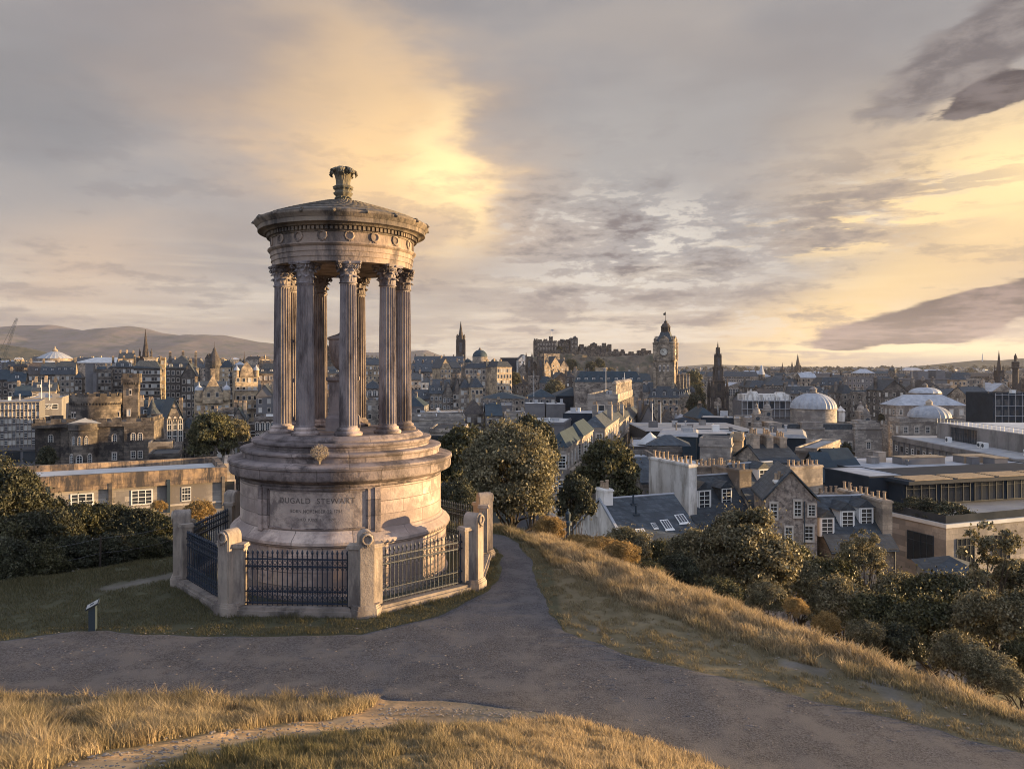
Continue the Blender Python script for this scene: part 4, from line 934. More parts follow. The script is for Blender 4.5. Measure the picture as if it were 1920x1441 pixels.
WIN['slit'] = mk('window', lambda b: (b.box(-.5, .5, -.02, .02, -.5, .5, 1), rim(b, -.8, .8, -.56, .56, .25, -.08, 0, 0)), ['trim', 'glass'])
def w_arch(b):
    n = 10; arc = [(.5*math.cos(math.pi*i/n), .25+.25*math.sin(math.pi*i/n)*1.0) for i in range(n+1)]
    b.prism([(-.5, -.5), (.5, -.5)]+arc, -.02, .02, 'y', 1)
    o = [(x*1.28, z*1.0+.0 if z < .25 else .25+(z-.25)*1.45) for x, z in [(.5, -.5)]+arc+[(-.5, -.5)]]; i_ = [(.5, -.5)]+arc+[(-.5, -.5)]
    vs = [(x, -.1, z) for x, z in o]+[(x, -.1, z) for x, z in i_]+[(x, .0, z) for x, z in o]+[(x, 0, z) for x, z in i_]; m = len(o)
    b.add(vs, [(k, k+1, m+k+1, m+k) for k in range(m-1)]+[(2*m+k, 2*m+k+1, k+1, k) for k in range(m-1)]+[(m+k, m+k+1, 3*m+k+1, 3*m+k) for k in range(m-1)], 0)
    b.box(-.03, .03, -.05, -.02, -.5, .48, 2); 
    for z in (-.25, 0, .25): b.box(-.5, .5, -.05, -.02, z-.012, z+.012, 2)
    b.box(-.5, -.44, -.05, -.02, -.5, .27, 2); b.box(.44, .5, -.05, -.02, -.5, .27, 2)
WIN['arch'] = mk('window', w_arch, ['trim', 'glass', 'white_paint'])
def w_dorm(b):      # dormer with its own little hipped roof; front plane at y=0, runs back into the roof
    b.box(-.62, .62, 0, 2.2, -.75, .75, 0); b.prism([(-.75, .75), (.75, .75), (0, 1.35)], -.12, 2.6, 'y', 1)
    b.box(-.45, .45, -.03, 0, -.62, .62, 3); rim(b, -.52, .52, -.70, .70, .08, -.08, 0, 2)
    b.box(-.02, .02, -.06, -.03, -.62, .62, 2)
    for z in (-.31, 0, .31): b.box(-.45, .45, -.06, -.03, z-.02, z+.02, 2)
WIN['louvre'] = mk('louvre', w_arch, ['gothic', 'glass', 'gothic'])
WIN['dormer'] = mk('dormer', w_dorm, ['white_paint', 'slate', 'white_paint', 'glass'])
WIN['dormerd'] = mk('dormer', w_dorm, ['slate', 'slate', 'white_paint', 'glass'])
WIN['skylight'] = mk('skylight', lambda b: (b.box(-.5, .5, -.5, .5, 0, .07, 1), b.box(-.42, .42, -.42, .42, .07, .08, 0), [b.box(x-.02, x+.02, -.42, .42, .08, .095, 1) for x in (-.14, .14)], b.box(-.58, .58, -.62, -.5, 0, .05, 1)), ['glass', 'white_paint'])
def w_pot(b): b.lathe([(.15, 0), (.16, .08), (.13, .12), (.115, .6), (.15, .63), (.15, .72), (.09, .72), (.09, .5), (0, .5)], 10)
POT = mk('chimney_pot', w_pot, ['clay_pot'])

def put(kind, parent, x, y, z, w, h, rz=0, name='window'):
    o = link(name, WIN[kind], parent, (x, y, z), rz); o.scale = (w, 1, h); return o
WINTONE = dict(far=['far', 'far', 'farb'], sash=['sash', 'sash', 'sashb'], farw=['farw'], arch=['arch'], dark=['dark'], plainw=['plainw'], farb=['farb'], slit=['slit'])

def chimney(parent, x, y, z0, z1, w=1.1, dp=.9, pots=3, m='wall_light', near=False, rz=0):
    b = MB(); b.box(-w/2, w/2, -dp/2, dp/2, z0, z1-.22); b.box(-w/2-.08, w/2+.08, -dp/2-.08, dp/2+.08, z1-.22, z1-.05); b.box(-w/2, w/2, -dp/2, dp/2, z1-.05, z1+.02)
    if not near:
        for i in range(pots): b.lathe([(.15, z1), (.12, z1+.7)], 6, -w/2+w*(i+.5)/pots, 0, 1)
    c = b.build('chimney', [m, 'clay_pot'], parent, loc=(x, y, 0), rz=rz)
    if near:
        for i in range(pots):
            L_ = max(w, dp); t = -L_/2+L_*(i+.5)/pots; p = link('chimney_pot', POT, c, (t if w >= dp else 0, 0 if w >= dp else t, z1)); p.scale = (1.1, 1.1, random.uniform(.65, 1.2))
    return c
def facade(root, W, D, z0, z1, fl, bays, side, kind, ww=1.1, wh=1.75, sh=None, faces='FRL', lower=None):
    sh = sh or (z1-z0)/fl
    n = 0
    for f in faces:
        length = W if f in 'FB' else D; nb = bays if f in 'FB' else side
        if nb <= 0: continue
        for r in range(fl):
            zc = z1-sh*(r+.55)
            if zc-wh/2 < z0: break
            for i in range(nb):
                u = -length/2+length*(i+.5)/nb
                kd = random.choice(WINTONE[kind]) if kind in WINTONE else kind
                if f == 'F': put(kd, root, u, -.002, zc, ww, wh)
                elif f == 'B': put(kd, root, -u, D+.002, zc, ww, wh, math.pi)
                elif f == 'R': put(kd, root, W/2+.002, D/2+u, zc, ww, wh, math.pi/2)
                else: put(kd, root, -W/2-.002, D/2-u, zc, ww, wh, -math.pi/2)
                n += 1
def roof_mesh(b, typ, W, D, z, rh, over=.3, mi=0, tilt=0):
    w = W/2+over; a, e = -over, D+over; c = D/2
    if typ == 'gable':       # ridge along x
        b.prism([(a, z-.1), (c, z+rh+.02), (c, z+rh+.2), (a, z+.1)], -w, w, 'x', mi); b.prism([(c, z+rh+.02), (e, z-.1), (e, z+.1), (c, z+rh+.2)], -w, w, 'x', mi)
    elif typ == 'gabley':    # gable faces the front
        b.prism([(-w, z-.1), (0, z+rh+.02), (0, z+rh+.2), (-w, z+.1)], a, e, 'y', mi); b.prism([(0, z+rh+.02), (w, z-.1), (w, z+.1), (0, z+rh+.2)], a, e, 'y', mi)
    elif typ in ('hip', 'mansard', 'deck'):
        ins = min(W, D)/2*.98 if typ == 'hip' else (rh*.55)
        ins = min(ins, min(W, D)/2*.98)
        b.add([(-w, a, z), (w, a, z), (w, e, z), (-w, e, z), (-w+ins+over, a+ins+over, z+rh), (w-ins-over, a+ins+over, z+rh), (w-ins-over, e-ins-over, z+rh), (-w+ins+over, e-ins-over, z+rh)],
              [(3, 2, 1, 0), (4, 5, 6, 7), (0, 1, 5, 4), (1, 2, 6, 5), (2, 3, 7, 6), (3, 0, 4, 7)], mi)
LAB = {}
def bld(label, px0, px1, top, d, dep=14, yaw=0, roof='gable', rh=4, wall='wall_mid', roofm='slate', fl=4, bays=4, side=3, win='far', chim=0, dorm=0, name='building', cat='building',
        group=None, sh=3.4, ww=1.1, wh=1.75, faces=None, bands=True, plinth=None, quoin=False, baked=False, base=None, near=False, chm=None, parapet=.9):
    c_ = (px0+px1)/2; az_ = math.degrees(math.atan((c_-960)/F))
    if px0 < 700 and d < 600 and abs(yaw) < 15: yaw = -az_*.8
    yr = math.radians(yaw)
    W = (px1-px0)/F*d/max(.3, math.cos(yr)+math.sin(yr)*(-(c_-960)/F)*1.0)
    x = WX(c_, d); z1 = WZ(top, d)
    zg = min(gz(x, d), gz(x, d+dep), gz(x-W/2, d), gz(x+W/2, d))-1.0 if base is None else base
    root = thing(name, label, cat, (x, d, zg), yr, group); h = z1-zg
    b = MB(); b.box(-W/2, W/2, 0, D := dep, 0, h)
    if roof == 'gable': b.prism([(0, h), (D, h), (D/2, h+rh)], -W/2, W/2, 'x')
    if roof == 'gabley': b.prism([(-W/2, h), (W/2, h), (0, h+rh)], 0, D, 'y')
    if bands and not baked:
        b.box(-W/2-.18, W/2+.18, -.18, D+.18, h-.35, h-.002)
        if fl > 2: b.box(-W/2-.1, W/2+.1, -.1, D+.1, h-sh*2-.12, h-sh*2+.1)
    mats = [wall, 'glass', 'trim']
    fc = faces or ('FR' if x < 0 else ('FL' if x > 30 else 'FRL'))
    if yaw < -8: fc = 'FR' if 'R' in fc or x < 400 else fc
    if yaw > 8: fc = 'FL' if x > 0 else 'FR'
    if faces: fc = faces
    if baked:
        for f in fc:
            ln, nb = (W, bays) if f == 'F' else (D, side)
            for r in range(fl):
                zc = h-sh*(r+.55)
                for i in range(nb):
                    u = -ln/2+ln*(i+.5)/nb; 
                    if f == 'F': b.box(u-ww/2, u+ww/2, -.05, .1, zc-wh/2, zc+wh/2, 1); b.box(u-ww/2-.15, u+ww/2+.15, -.12, .1, zc-wh/2-.25, zc-wh/2, 2)
                    elif f == 'R': b.box(W/2-.1, W/2+.05, D/2+u-ww/2, D/2+u+ww/2, zc-wh/2, zc+wh/2, 1)
                    else: b.box(-W/2-.05, -W/2+.1, D/2+u-ww/2, D/2+u+ww/2, zc-wh/2, zc+wh/2, 1)
    b.build('wall', mats, root)
    if not baked: facade(root, W, D, h-sh*fl-.2, h-.2, fl, bays, side, win, ww, wh, sh, fc)
    b = MB()
    if roof == 'flat':
        b.box(-W/2+.25, W/2-.25, .25, D-.25, h-.1, h+.15); b.build('roof', roofm, root)
        b = MB(); t = .3; p = parapet
        b.box(-W/2-.06, W/2+.06, -.06, t, h+.0, h+p); b.box(-W/2-.06, W/2+.06, D-t, D+.06, h, h+p); b.box(-W/2-.06, -W/2+t, t, D-t, h, h+p); b.box(W/2-t, W/2+.06, t, D-t, h, h+p); b.build('parapet', wall, root)
    else:
        roof_mesh(b, roof, W, D, h, rh, .3); b.build('roof', roofm, root)
    for i in range(chim):
        u = -W/2+.6+(W-1.2)*(i/(chim-1) if chim > 1 else (.5 if roof != 'gable' else 0))
        zt = h+rh+random.uniform(1.0, 1.8); chimney(root, u, D/2, h if roof != 'gable' else h+rh*.5, zt, 1.0, 2.2 if near else 1.9, 4 if near else 3, chm or wall, near)
    for i in range(dorm):
        u = -W/2+W*(i+.5)/dorm
        if roof == 'gable': yy = D/2*.32; zz = h+rh*.32+.55
        else: yy = .35; zz = h+1.1
        o = link('dormer', WIN['dormer' if near or random.random() < .6 else 'dormerd'], root, (u, yy, zz)); o.scale = (1.0, 1, 1)
    if roof in ('flat', 'deck') and W > 6 and d < 330:       # plant, vents and rooflights on flat roofs
        for i in range(min(7, 2+int(W*D/90))):
            u = random.uniform(-W*.38, W*.38); v = random.uniform(D*.2, D*.8); a_, c2, e_ = random.uniform(.4, 2.2), random.uniform(.4, 1.6), random.uniform(.4, 1.5)
            b = MB(); zt = h+(.15 if roof == 'flat' else rh)
            if i % 3 == 2: b.lathe([(.16, zt), (.16, zt+e_), (.26, zt+e_+.05), (.26, zt+e_+.2), (0, zt+e_+.3)], 8, u, v)
            else: b.box(u-a_/2, u+a_/2, v-c2/2, v+c2/2, zt, zt+e_); b.box(u-a_/2-.06, u+a_/2+.06, v-c2/2-.06, v+c2/2+.06, zt+e_, zt+e_+.08)
            b.build('roof_vent', random.choice(['wall_grey', 'white_paint', 'steel', 'wall_concrete']), root)
    root['h'] = h; root['W'] = W; return root
def crenel(b, x0, x1, y0, y1, z, hm=.8, n=None, t=.5, mi=0):     # merlons around a rectangle
    per = 1.6
    for (ax, ay, bx, by) in ((x0, y0, x1, y0), (x0, y1, x1, y1), (x0, y0, x0, y1), (x1, y0, x1, y1)):
        L_ = math.hypot(bx-ax, by-ay); k = max(2, int(L_/per/1.5))
        for i in range(k):
            f = (i+.5)/k; cx = ax+(bx-ax)*f; cy = ay+(by-ay)*f; hw = L_/k*.32
            if ay == by: sgn = t if ay == y0 else -t; b.box(cx-hw, cx+hw, min(ay, ay+sgn), max(ay, ay+sgn), z, z+hm, mi)
            else: sgn = t if ax == x0 else -t; b.box(min(ax, ax+sgn), max(ax, ax+sgn), cy-hw, cy+hw, z, z+hm, mi)
def root_at(name, label, cat, px, d, yaw=0, base=None, group=None):
    x = WX(px, d); zg = gz(x, d)-1 if base is None else base
    return thing(name, label, cat, (x, d, zg), math.radians(yaw), group), (lambda py: WZ(py, d)-zg), d/F
def spire(label, px, tip, shoulder, wpx, d, spw=None, m='gothic', pin=True, name='church', cat='church', n=8, basepy=None, sm=None, finial=True, mid=None):
    r, Z, s = root_at(name, label, cat, px, d); w = wpx*s/2; spw = (spw or wpx*.7)*s/2
    b = MB(); zt = Z(shoulder); b.sq([(w, -1), (w, zt*.55), (w*.94, zt*.56), (w*.94, zt*.97), (w*1.06, zt*.98), (w*1.06, zt)])
    for sx in (-1, 1):
        for sy in (-1, 1): b.box(sx*w-.12*w, sx*w+.12*w, sy*w-.12*w, sy*w+.12*w, -1, zt*.99)
    b.build('tower', m, r)
    for f, (x, y, rz) in enumerate(((0, -w-.02, 0), (w+.02, 0, math.pi/2), (-w-.02, 0, -math.pi/2))):
        o = link('louvre_window', WIN['louvre'], r, (x, y, zt*.82), rz); o.scale = (w*.7, 1, min(zt*.22, w*2.4))
    b = MB(); h = Z(tip)-zt
    b.lathe([(spw, zt), (spw*.96, zt+h*.03), (spw*.52, zt+h*.45), (spw*.55, zt+h*.46), (spw*.50, zt+h*.47), (spw*.06, zt+h*.965), (spw*.16, zt+h*.97), (.01, zt+h)], n, rot=math.pi/n)
    for k in range(4):
        a = k*math.pi/2+math.pi/2; rr = spw*.86; b.T = Matrix.Rotation(a, 4, 'Z'); q = spw*.26
        b.prism([(-q, zt), (q, zt), (q, zt+h*.12), (0, zt+h*.22), (-q, zt+h*.12)], -rr, -rr*.55, 'y'); b.T = None
    b.build('spire', sm or m, r)
    if pin:
        for sx in (-1, 1):
            for sy in (-1, 1): b = MB(); b.lathe([(w*.2, zt), (w*.2, zt+h*.12), (w*.26, zt+h*.125), (w*.02, zt+h*.30)], 6, sx*w*.86, sy*w*.86); b.build('pinnacle', m, r)
    return r
def dome(r, x, y, z, rad, mat_, n=48, hr=.5, ribs=24, drum=None, lantern=True, dm='wall_light', name='dome'):
    if drum:
        b = MB(); b.lathe([(rad*1.02, z-drum), (rad*1.02, z-.3), (rad*1.07, z-.28), (rad*1.07, z), (0, z)], n, x, y); b.build('dome_drum', dm, r, smooth=30)
    b = MB(); k = 10
    b.lathe([(rad*math.cos(math.pi/2*i/k)+(0.0 if i < k else .0), z+rad*hr*math.sin(math.pi/2*i/k)) for i in range(k+1)], max(n, ribs*4), x, y, mod=(lambda q, a, zz: q*(1+.035*(abs(math.cos(a*ribs/2))**6))) if ribs else None)
    o = b.build(name, mat_, r, smooth=30)
    if lantern:
        b = MB(); t = z+rad*hr; q = rad*.16; b.lathe([(q*1.5, t-.35*q), (q*1.5, t), (q, t), (q, t+q*.9), (q*1.2, t+q*.95), (q*.6, t+q*1.5), (0, t+q*1.9)], 16, x, y); b.build('lantern', dm, o, smooth=30)
    return o
# ================================================================== LEFT: office roof, old prison house, old-town terraces
# flat-roofed office just below the hill, turned 27 degrees
r = thing('office_building', 'long low office with stained stone parapet and white casement windows, turned below the hedge', 'office', (-32.4, 85.2, gz(-32, 88)-2), math.radians(26.6))
zr = -6.0-r.location.z; Lh = 46
b = MB(); b.box(-Lh, 0, 0, 10.9, 0, zr-1.55); b.build('wall', 'wall_ashlar', r)
b = MB(); b.box(-Lh-.15, .15, -.15, 11.05, zr-1.55, zr-.75); b.box(-Lh-.3, .3, -.3, .35, zr-1.62, zr); b.box(-Lh-.3, .3, 10.55, 11.2, zr-1.62, zr); b.box(-.35, .3, .35, 10.55, zr-1.62, zr); b.box(-Lh-.3, -Lh+.35, .35, 10.55, zr-1.62, zr)
mat('parapet_stain', (.36,.25,.15), (.13,.10,.085), 1.2, .9, .3, 8, stain=(.06,.052,.05), stains=.9, streak=1, courses=(1.15,6,.03,.6))
b.build('parapet', 'parapet_stain', r)
b = MB(); b.box(-Lh+.35, -.35, .35, 10.55, zr-.76, zr-.70); b.build('roof', 'pale_roof', r)
for i in range(8):
    x = -3.3-5.6*i
    if i == 0: put('plainw', r, -3.9, -.002, zr-2.75, .95, 1.55)
    else: put('plainw', r, x+.6, -.002, zr-2.75, 2.1, 1.6)
    put('plainw', r, x+.6, -.002, zr-6.3, 2.1, 1.8)
    b = MB(); b.box(x+3.2-.16, x+3.2+.16, -.35, 0, zr-4.6, zr-1.0); b.build('pilaster', 'dark_paint' if i % 2 else 'wall_dark', r)
b = MB(); b.box(-Lh, .0, -.12, 0, zr-3.95, zr-3.75); b.build('sill_course', 'trim', r)
bld('lower wing with pale flat roof at the right end of the stained office', 421, 440, 882, 90, 9, 20, 'flat', wall='wall_ashlar', roofm='pale_roof', fl=2, bays=1, side=0)
# concrete slab office with white panels
r = bld('concrete slab office with rows of white panelled windows at the left edge', -60, 75, 755, 172, 14, 0, 'flat', wall='wall_grey', roofm='flat_roof', fl=6, bays=0, side=0, bands=False, parapet=.3)
h, W = r['h'], r['W']
for k in range(6):
    for i in range(18):
        u = -W/2+W*(i+.5)/18; put('farw' if (i*7+k*5) % 10 > 5 else 'farb', r, u, -.01, h-1.0-1.62*k, .72, .95)
b = MB()
for i in range(19): u = -W/2+W*i/18; b.box(u-.05, u+.05, -.22, 0, h-10.2, h)
b.build('fins', 'wall_light', r)
b = MB(); b.box(-W/2, W/2, -.3, .0, h-10.9, h-10.2); b.build('ledge', 'wall_grey', r)
for i in range(4): put('dark', r, -W/2+W*(i+.5)/4, -.02, h-12.4, W/4*.85, 2.4, name='window')
r = bld('plain concrete hotel block with an inn sign beside the slab office', 46, 116, 748, 190, 18, 0, 'flat', wall='wall_concrete', roofm='flat_roof', fl=1, bays=0, side=0, bands=False, parapet=.4)
h, W = r['h'], r['W']
for k in range(3):
    for i in range(2): put('farw', r, W/2-3.4+1.9*i, -.01, h-1.9-3.0*k, 1.5, 1.4)
cu = bpy.data.curves.new('sign_lettering', 'FONT'); cu.body = 'JURYS\n INN'; cu.size = .95; cu.extrude = .05; cu.space_line = .85; o = bpy.data.objects.new('sign_lettering', cu); col.objects.link(o)
me = bpy.data.meshes.new_from_object(o.evaluated_get(bpy.context.evaluated_depsgraph_get())); bpy.data.objects.remove(o); me.materials.clear(); me.materials.append(MT['white_paint'])
o = link('sign_lettering', me, r, (-.2, -.08, h-1.7)); o.rotation_euler = (math.pi/2, 0, 0); o.scale = (.95, .95, 1)
for px in (78, 93):
    t, Z, s = root_at('flagpole', f'white flagpole on the concrete hotel block, {"left" if px == 78 else "right"} one', 'flagpole', px, 188, base=WZ(750, 188), group='flagpoles on the hotel block'); b = MB(); b.lathe([(.09, 0), (.05, Z(713)), (.09, Z(712))], 8); b.build('pole', 'white_paint', t)
# governor's house: round keep, square tower, lower range
t, Z, s = root_at('castellated_house', 'castellated prison house of dark stone with round keep, square tower and bow front', 'castle house', 178, 142, 17)
def crown_ring(b, cx, cy, R, z, n, hm, mi=0):
    for i in range(n):
        a0, a1 = 2*math.pi*i/n, 2*math.pi*(i+.58)/n; p = [(cx+q*math.cos(a), cy+q*math.sin(a)) for a in (a0, a1) for q in ((R-.35, R) if a == a0 else (R, R-.35))]
        b.prism(p, z, z+hm, mi=mi)
b = MB(); R = 45*s; cx, cy = (163-178)*s, 9
b.lathe([(R, 0), (R, Z(762)), (R*1.0, Z(760)), (R*1.06, Z(757)), (R*1.06, Z(745)), (R*.98, Z(745)), (R*.98, Z(748)), (0, Z(748))], 56, cx, cy); crown_ring(b, cx, cy, R*1.06, Z(745), 15, .6)
for i in range(56): a = 2*math.pi*i/56; x, y = cx+R*1.03*math.cos(a), cy+R*1.03*math.sin(a); b.box(x-.12, x+.12, y-.12, y+.12, Z(761.5), Z(757))
b.build('round_keep', 'castle_stone', t, smooth=30)
for dx in (-5.2, -4.6, 3.2, 2.6):
    yy = cy-math.sqrt(max(0, R*R-(dx-cx)**2))-.01; put('slit', t, dx, yy, Z(781), .35, 1.2)
b = MB(); xa, xb = (211-178)*s, (238-178)*s; b.box(xa, xb, 8, 8+(xb-xa)*1.0, 0, Z(716)); b.box(xa-.3, xb+.3, 7.7, 8.3+(xb-xa), Z(719), Z(709)); crenel(b, xa-.3, xb+.3, 7.7, 8.3+(xb-xa), Z(709), .8)
for i in range(8): x = xa-.2+(xb-xa+.3)*i/7; b.box(x-.1, x+.1, 7.72, 8, Z(722), Z(719))
b.build('square_tower', 'castle_stone', t); put('slit', t, (xa+xb)/2, 7.99, Z(738), .35, 1.2); put('farb', t, (xa+xb)/2-.3, 7.99, Z(779), .6, 1.3)
b = MB(); x0, x1 = (76-178)*s, (278-178)*s; b.box(x0, (122-178)*s, 1.2, 14, 0, Z(793)); b.box((122-178)*s, x1, 0, 12, 0, Z(793))
b.box((228-178)*s, x1+.15, -.45, 12.1, 0, Z(795)); b.box(x0-.1, x1+.25, -.55, -.2, Z(800), Z(793)); b.box(x0-.1, x1+.25, -.3, 12.1, Z(795), Z(791)); crenel(b, x0, x1, -.3, 12, Z(791), .7)
b.lathe([(2.35, 0), (2.35, Z(806)), (2.55, Z(805)), (2.55, Z(793)), (0, Z(790))], 32, (159-178)*s, .2)
b.build('front_range', 'castle_stone', t, smooth=30)
for px, row, kd, w_, h_ in [(147,824,'arch',.45,1.5),(157,824,'arch',.45,1.5),(168,824,'arch',.45,1.5),(143,858,'arch',.6,1.8),(157,860,'arch',.95,1.8),(173,858,'arch',.6,1.8)]:
    dx = (px-178)*s; c0 = (159-178)*s; yy = .2-math.sqrt(max(.3, 2.35**2-(dx-c0)**2))-.02; put(kd, t, dx, yy, Z(row), w_, h_, math.atan2((dx-c0), 2.35)*.8)
for px, row, kd in [(102,821,'arch'),(102,857,'arch'),(211,822,'arch'),(211,856,'sash'),(244,820,'arch'),(256,820,'arch'),(244,854,'sash'),(256,854,'sash')]:
    put(kd, t, (px-178)*s, -.46 if px > 228 else (-.01 if px > 122 else 1.19), Z(row), .72, 1.35)
b = MB(); b.prism([(-2.9, Z(793)), (2.9, Z(793)), (0, Z(783))], -.4, .3, 'y'); b.T = None; g = b.build('gablet', 'pale_roof', t, loc=((161-178)*s, 0, 0))
bld('low terrace house with a white door right of the castellated house', 279, 335, 853, 128, 8, 0, 'flat', wall='wall_dark', fl=1, bays=3, win='sash', side=1, sh=2.8, parapet=.3, ww=.7, wh=1.2)
bld('small walled forecourt building with pale balustrade below the chapel', 279, 322, 836, 140, 6, 0, 'flat', wall='wall_mid', roofm='pale_roof', fl=1, bays=0, side=0, parapet=.8)
# chapel
r = bld('gothic chapel with steep green slate roof and tall lancet gable', 314, 342, 784, 205, 18, 31, 'gabley', 5.2, 'wall_mid', 'slate_teal', fl=1, bays=0, side=0)
for dx in (-1.4, 0, 1.4): put('arch', r, dx, -.01, r['h']-3.2, .95, 6.2)
b = MB(); b.lathe([(.85, 0), (.85, .12), (.6, .12), (.6, 0)], 20, cap=False); b.T = None; o = b.build('rose_window', 'glass', r, loc=(0, -.05, r['h']+3.4)); o.rotation_euler = (math.pi/2, 0, 0)
bld('long hall with dark teal roof behind the turreted houses', 238, 318, 769, 225, 14, 0, 'gable', 2.8, 'wall_dark', 'slate_teal', fl=1, bays=0, side=0)
r = bld('small crow-stepped houses with a pointed stair turret right of the square tower', 238, 285, 788, 168, 10, 0, 'gable', 3.2, 'wall_light', 'slate', fl=3, bays=4, win='far', side=2, chim=3, dorm=2, sh=2.9)
b = MB(); b.lathe([(1.25, 0), (1.25, r['h']+1.2)], 16); b.lathe([(1.4, r['h']+1.2), (0, r['h']+5)], 16, mi=1); b.build('stair_turret', ['wall_mid', 'slate'], r, loc=(r['W']/2, 1.2, 0), smooth=40)
bld('narrow three-storey house beside the stair turret', 278, 297, 785, 160, 8, 0, 'hip', 2, 'wall_light', 'slate', fl=4, bays=2, side=1, sh=3.0, win='sash', ww=.8, wh=1.3)
# terraces behind
bld('brown tenement with twin chimney gables at the left, under the slate roofs', 27, 62, 742, 300, 14, -12, 'gable', 4, 'wall_mid', 'slate_teal', fl=3, bays=3, side=2, chim=2)
bld('tall tenement with twin curved gables near the left edge', 15, 47, 715, 330, 12, 0, 'gable', 4, 'wall_mid', 'slate_teal', fl=4, bays=4, side=2, chim=2, dorm=1)
bld('old block with dark slate roof at the far left edge', -30, 16, 712, 340, 16, 0, 'gable', 4.5, 'wall_dark', 'slate_teal', fl=4, bays=4, side=1, chim=2)
bld('ochre stone tenement with dormers right of the twin chimney gables', 60, 104, 733, 285, 14, 0, 'gable', 3.5, 'wall_mid', 'slate', fl=3, bays=5, side=2, chim=3, dorm=2)
bld('brown slate roofed block between white coped gables', 52, 82, 702, 420, 16, 0, 'gable', 6.5, 'wall_mid', 'slate_brown', fl=3, bays=3, side=1, chim=1, dorm=1)
bld('dark slate block with two pale gable windows, left of the three-dormer tenement', 76, 105, 702, 415, 16, 0, 'gable', 6.5, 'wall_mid', 'slate', fl=3, bays=3, side=1, chim=2, dorm=2)
r = bld('broad tenement with steep dark slate roof and three pale dormers', 104, 140, 702, 408, 18, 0, 'gable', 7.2, 'wall_light', 'slate', fl=7, bays=4, side=3, chim=2, dorm=3, sh=3.2)
bld('shaded narrow block touching the three-dormer tenement', 140, 154, 708, 400, 14, 0, 'hip', 3, 'wall_dark', 'slate', fl=5, bays=2, side=2)
bld('tall blank grey lift tower', 160, 175, 682, 380, 9, 0, 'flat', wall='wall_grey', fl=1, bays=0, side=0, bands=False, parapet=.3)
bld('stepped grey shaft wall right of the lift tower', 174, 181, 700, 378, 8, 0, 'flat', wall='wall_grey', fl=1, bays=0, side=0, bands=False, parapet=.3)
bld('block with pale flat roof and black shaft above the round keep', 176, 209, 695, 390, 18, 0, 'flat', wall='wall_mid', roofm='pale_roof', fl=6, bays=5, side=2)
bld('dark terrace behind the square crenellated tower', 206, 252, 688, 400, 18, 0, 'hip', 4, 'wall_dark', 'slate', fl=7, bays=6, side=2, chim=3, dorm=3)
bld('ochre chimneyed block behind, sunlit above the dark terrace', 222, 250, 672, 520, 14, -6, 'gable', 4, 'wall_sun_gold', 'slate', fl=4, bays=4, side=2, chim=3)
r = bld('massive dark newspaper building with seven rows of windows', 251, 300, 690, 372, 30, 0, 'mansard', 4, 'wall_dark', 'slate', fl=8, bays=9, side=5, chim=2, sh=3.35)
b = MB(); h = r['h']; b.box(-1.5, 4.0, 2, 12, h, h+5); b.box(-1.9, 4.4, 1.6, 12.4, h+5, h+5.4); b.build('attic_tower', 'wall_light', r); [put('far', r, -.9+1.35*i, 1.99, h+2.6, .8, 2.6) for i in range(4)]
bld('slim pale sunlit tower slab beside the newspaper building', 300, 309, 671, 385, 7, -10, 'flat', wall='wall_sun_gold', fl=8, bays=1, side=2, sh=4, parapet=.4)
r = bld('dark hotel block with steep roofs and gold-lit bay windows', 311, 366, 690, 350, 26, -6, 'hip', 6, 'wall_dark', 'slate', fl=8, bays=6, side=5, chim=3, dorm=3)
bld('shadowed tenement wedged between the dark hotel block and the gabled hall', 340, 368, 706, 330, 16, -10, 'gabley', 6, 'wall_dark', 'slate', fl=7, bays=3, side=4, chim=1)
r = bld('sunlit gabled hall front with twin corner turrets and arched windows', 366, 432, 737, 300, 20, 24, 'gable', 4.5, 'wall_sun_gold', 'slate', fl=3, bays=5, side=3, chim=1, dorm=2, sh=3.6, faces='FR')
h, W = r['h'], r['W']
b = MB(); b.prism([(-3.8, h-4), (3.8, h-4), (3.8, h), (0, h+7.2), (-3.8, h)], -1.2, 1.0, 'y'); b.box(-.8, .8, -1.0, .8, h+5, h+9.6); b.box(-1.0, 1.0, -1.1, .9, h+9.3, h+9.8); g = b.build('gable_front', 'wall_sun_gold', r)
[put('far', r, x, -1.21, h-.6, 1.0, 1.8) for x in (-1.6, 1.6)]
for x in (-5.1, 5.1): b = MB(); b.lathe([(1.1, h-3), (1.45, h-2), (1.45, h+1.2), (1.6, h+1.3)], 16, x, -.6); b.lathe([(1.6, h+1.3), (1.3, h+2.4), (.3, h+3.2), (.1, h+4.6), (0, h+4.7)], 16, x, -.6, 1); b.build('turret', ['wall_sun_gold', 'lead'], r, smooth=40)
for x in (-1.9, 1.9): put('arch', r, x, -.02, h-9.6, 2.0, 3.4)
r = bld('tall sunlit stone front with shaped gable and two small domed turrets', 441, 484, 702, 322, 18, 26, 'gable', 4, 'wall_sun_gold', 'slate', fl=6, bays=4, side=4, sh=3.8, faces='FR')
h, W = r['h'], r['W']
b = MB(); b.prism([(-2.8, h-1), (2.8, h-1), (2.4, h+2.2), (1.2, h+4), (0, h+5.6), (-1.2, h+4), (-2.4, h+2.2)], -.8, .8, 'y'); b.build('gable_front', 'wall_sun_gold', r)
for x in (-3.9, 3.9): b = MB(); b.lathe([(1.15, h-1), (1.15, h+1.6), (1.35, h+1.8)], 16, x, .3); b.lathe([(1.35, h+1.8), (1.15, h+2.6), (.4, h+3.3), (.08, h+4.2), (0, h+4.3)], 16, x, .3, 1); b.build('turret', ['wall_sun_gold', 'lead'], r, smooth=40)
for z in (6.5, 14.2): b = MB(); b.box(-W/2-.3, W/2+.3, -.45, 0, h-z-.25, h-z+.1); b.build('balcony_course', 'trim', r)
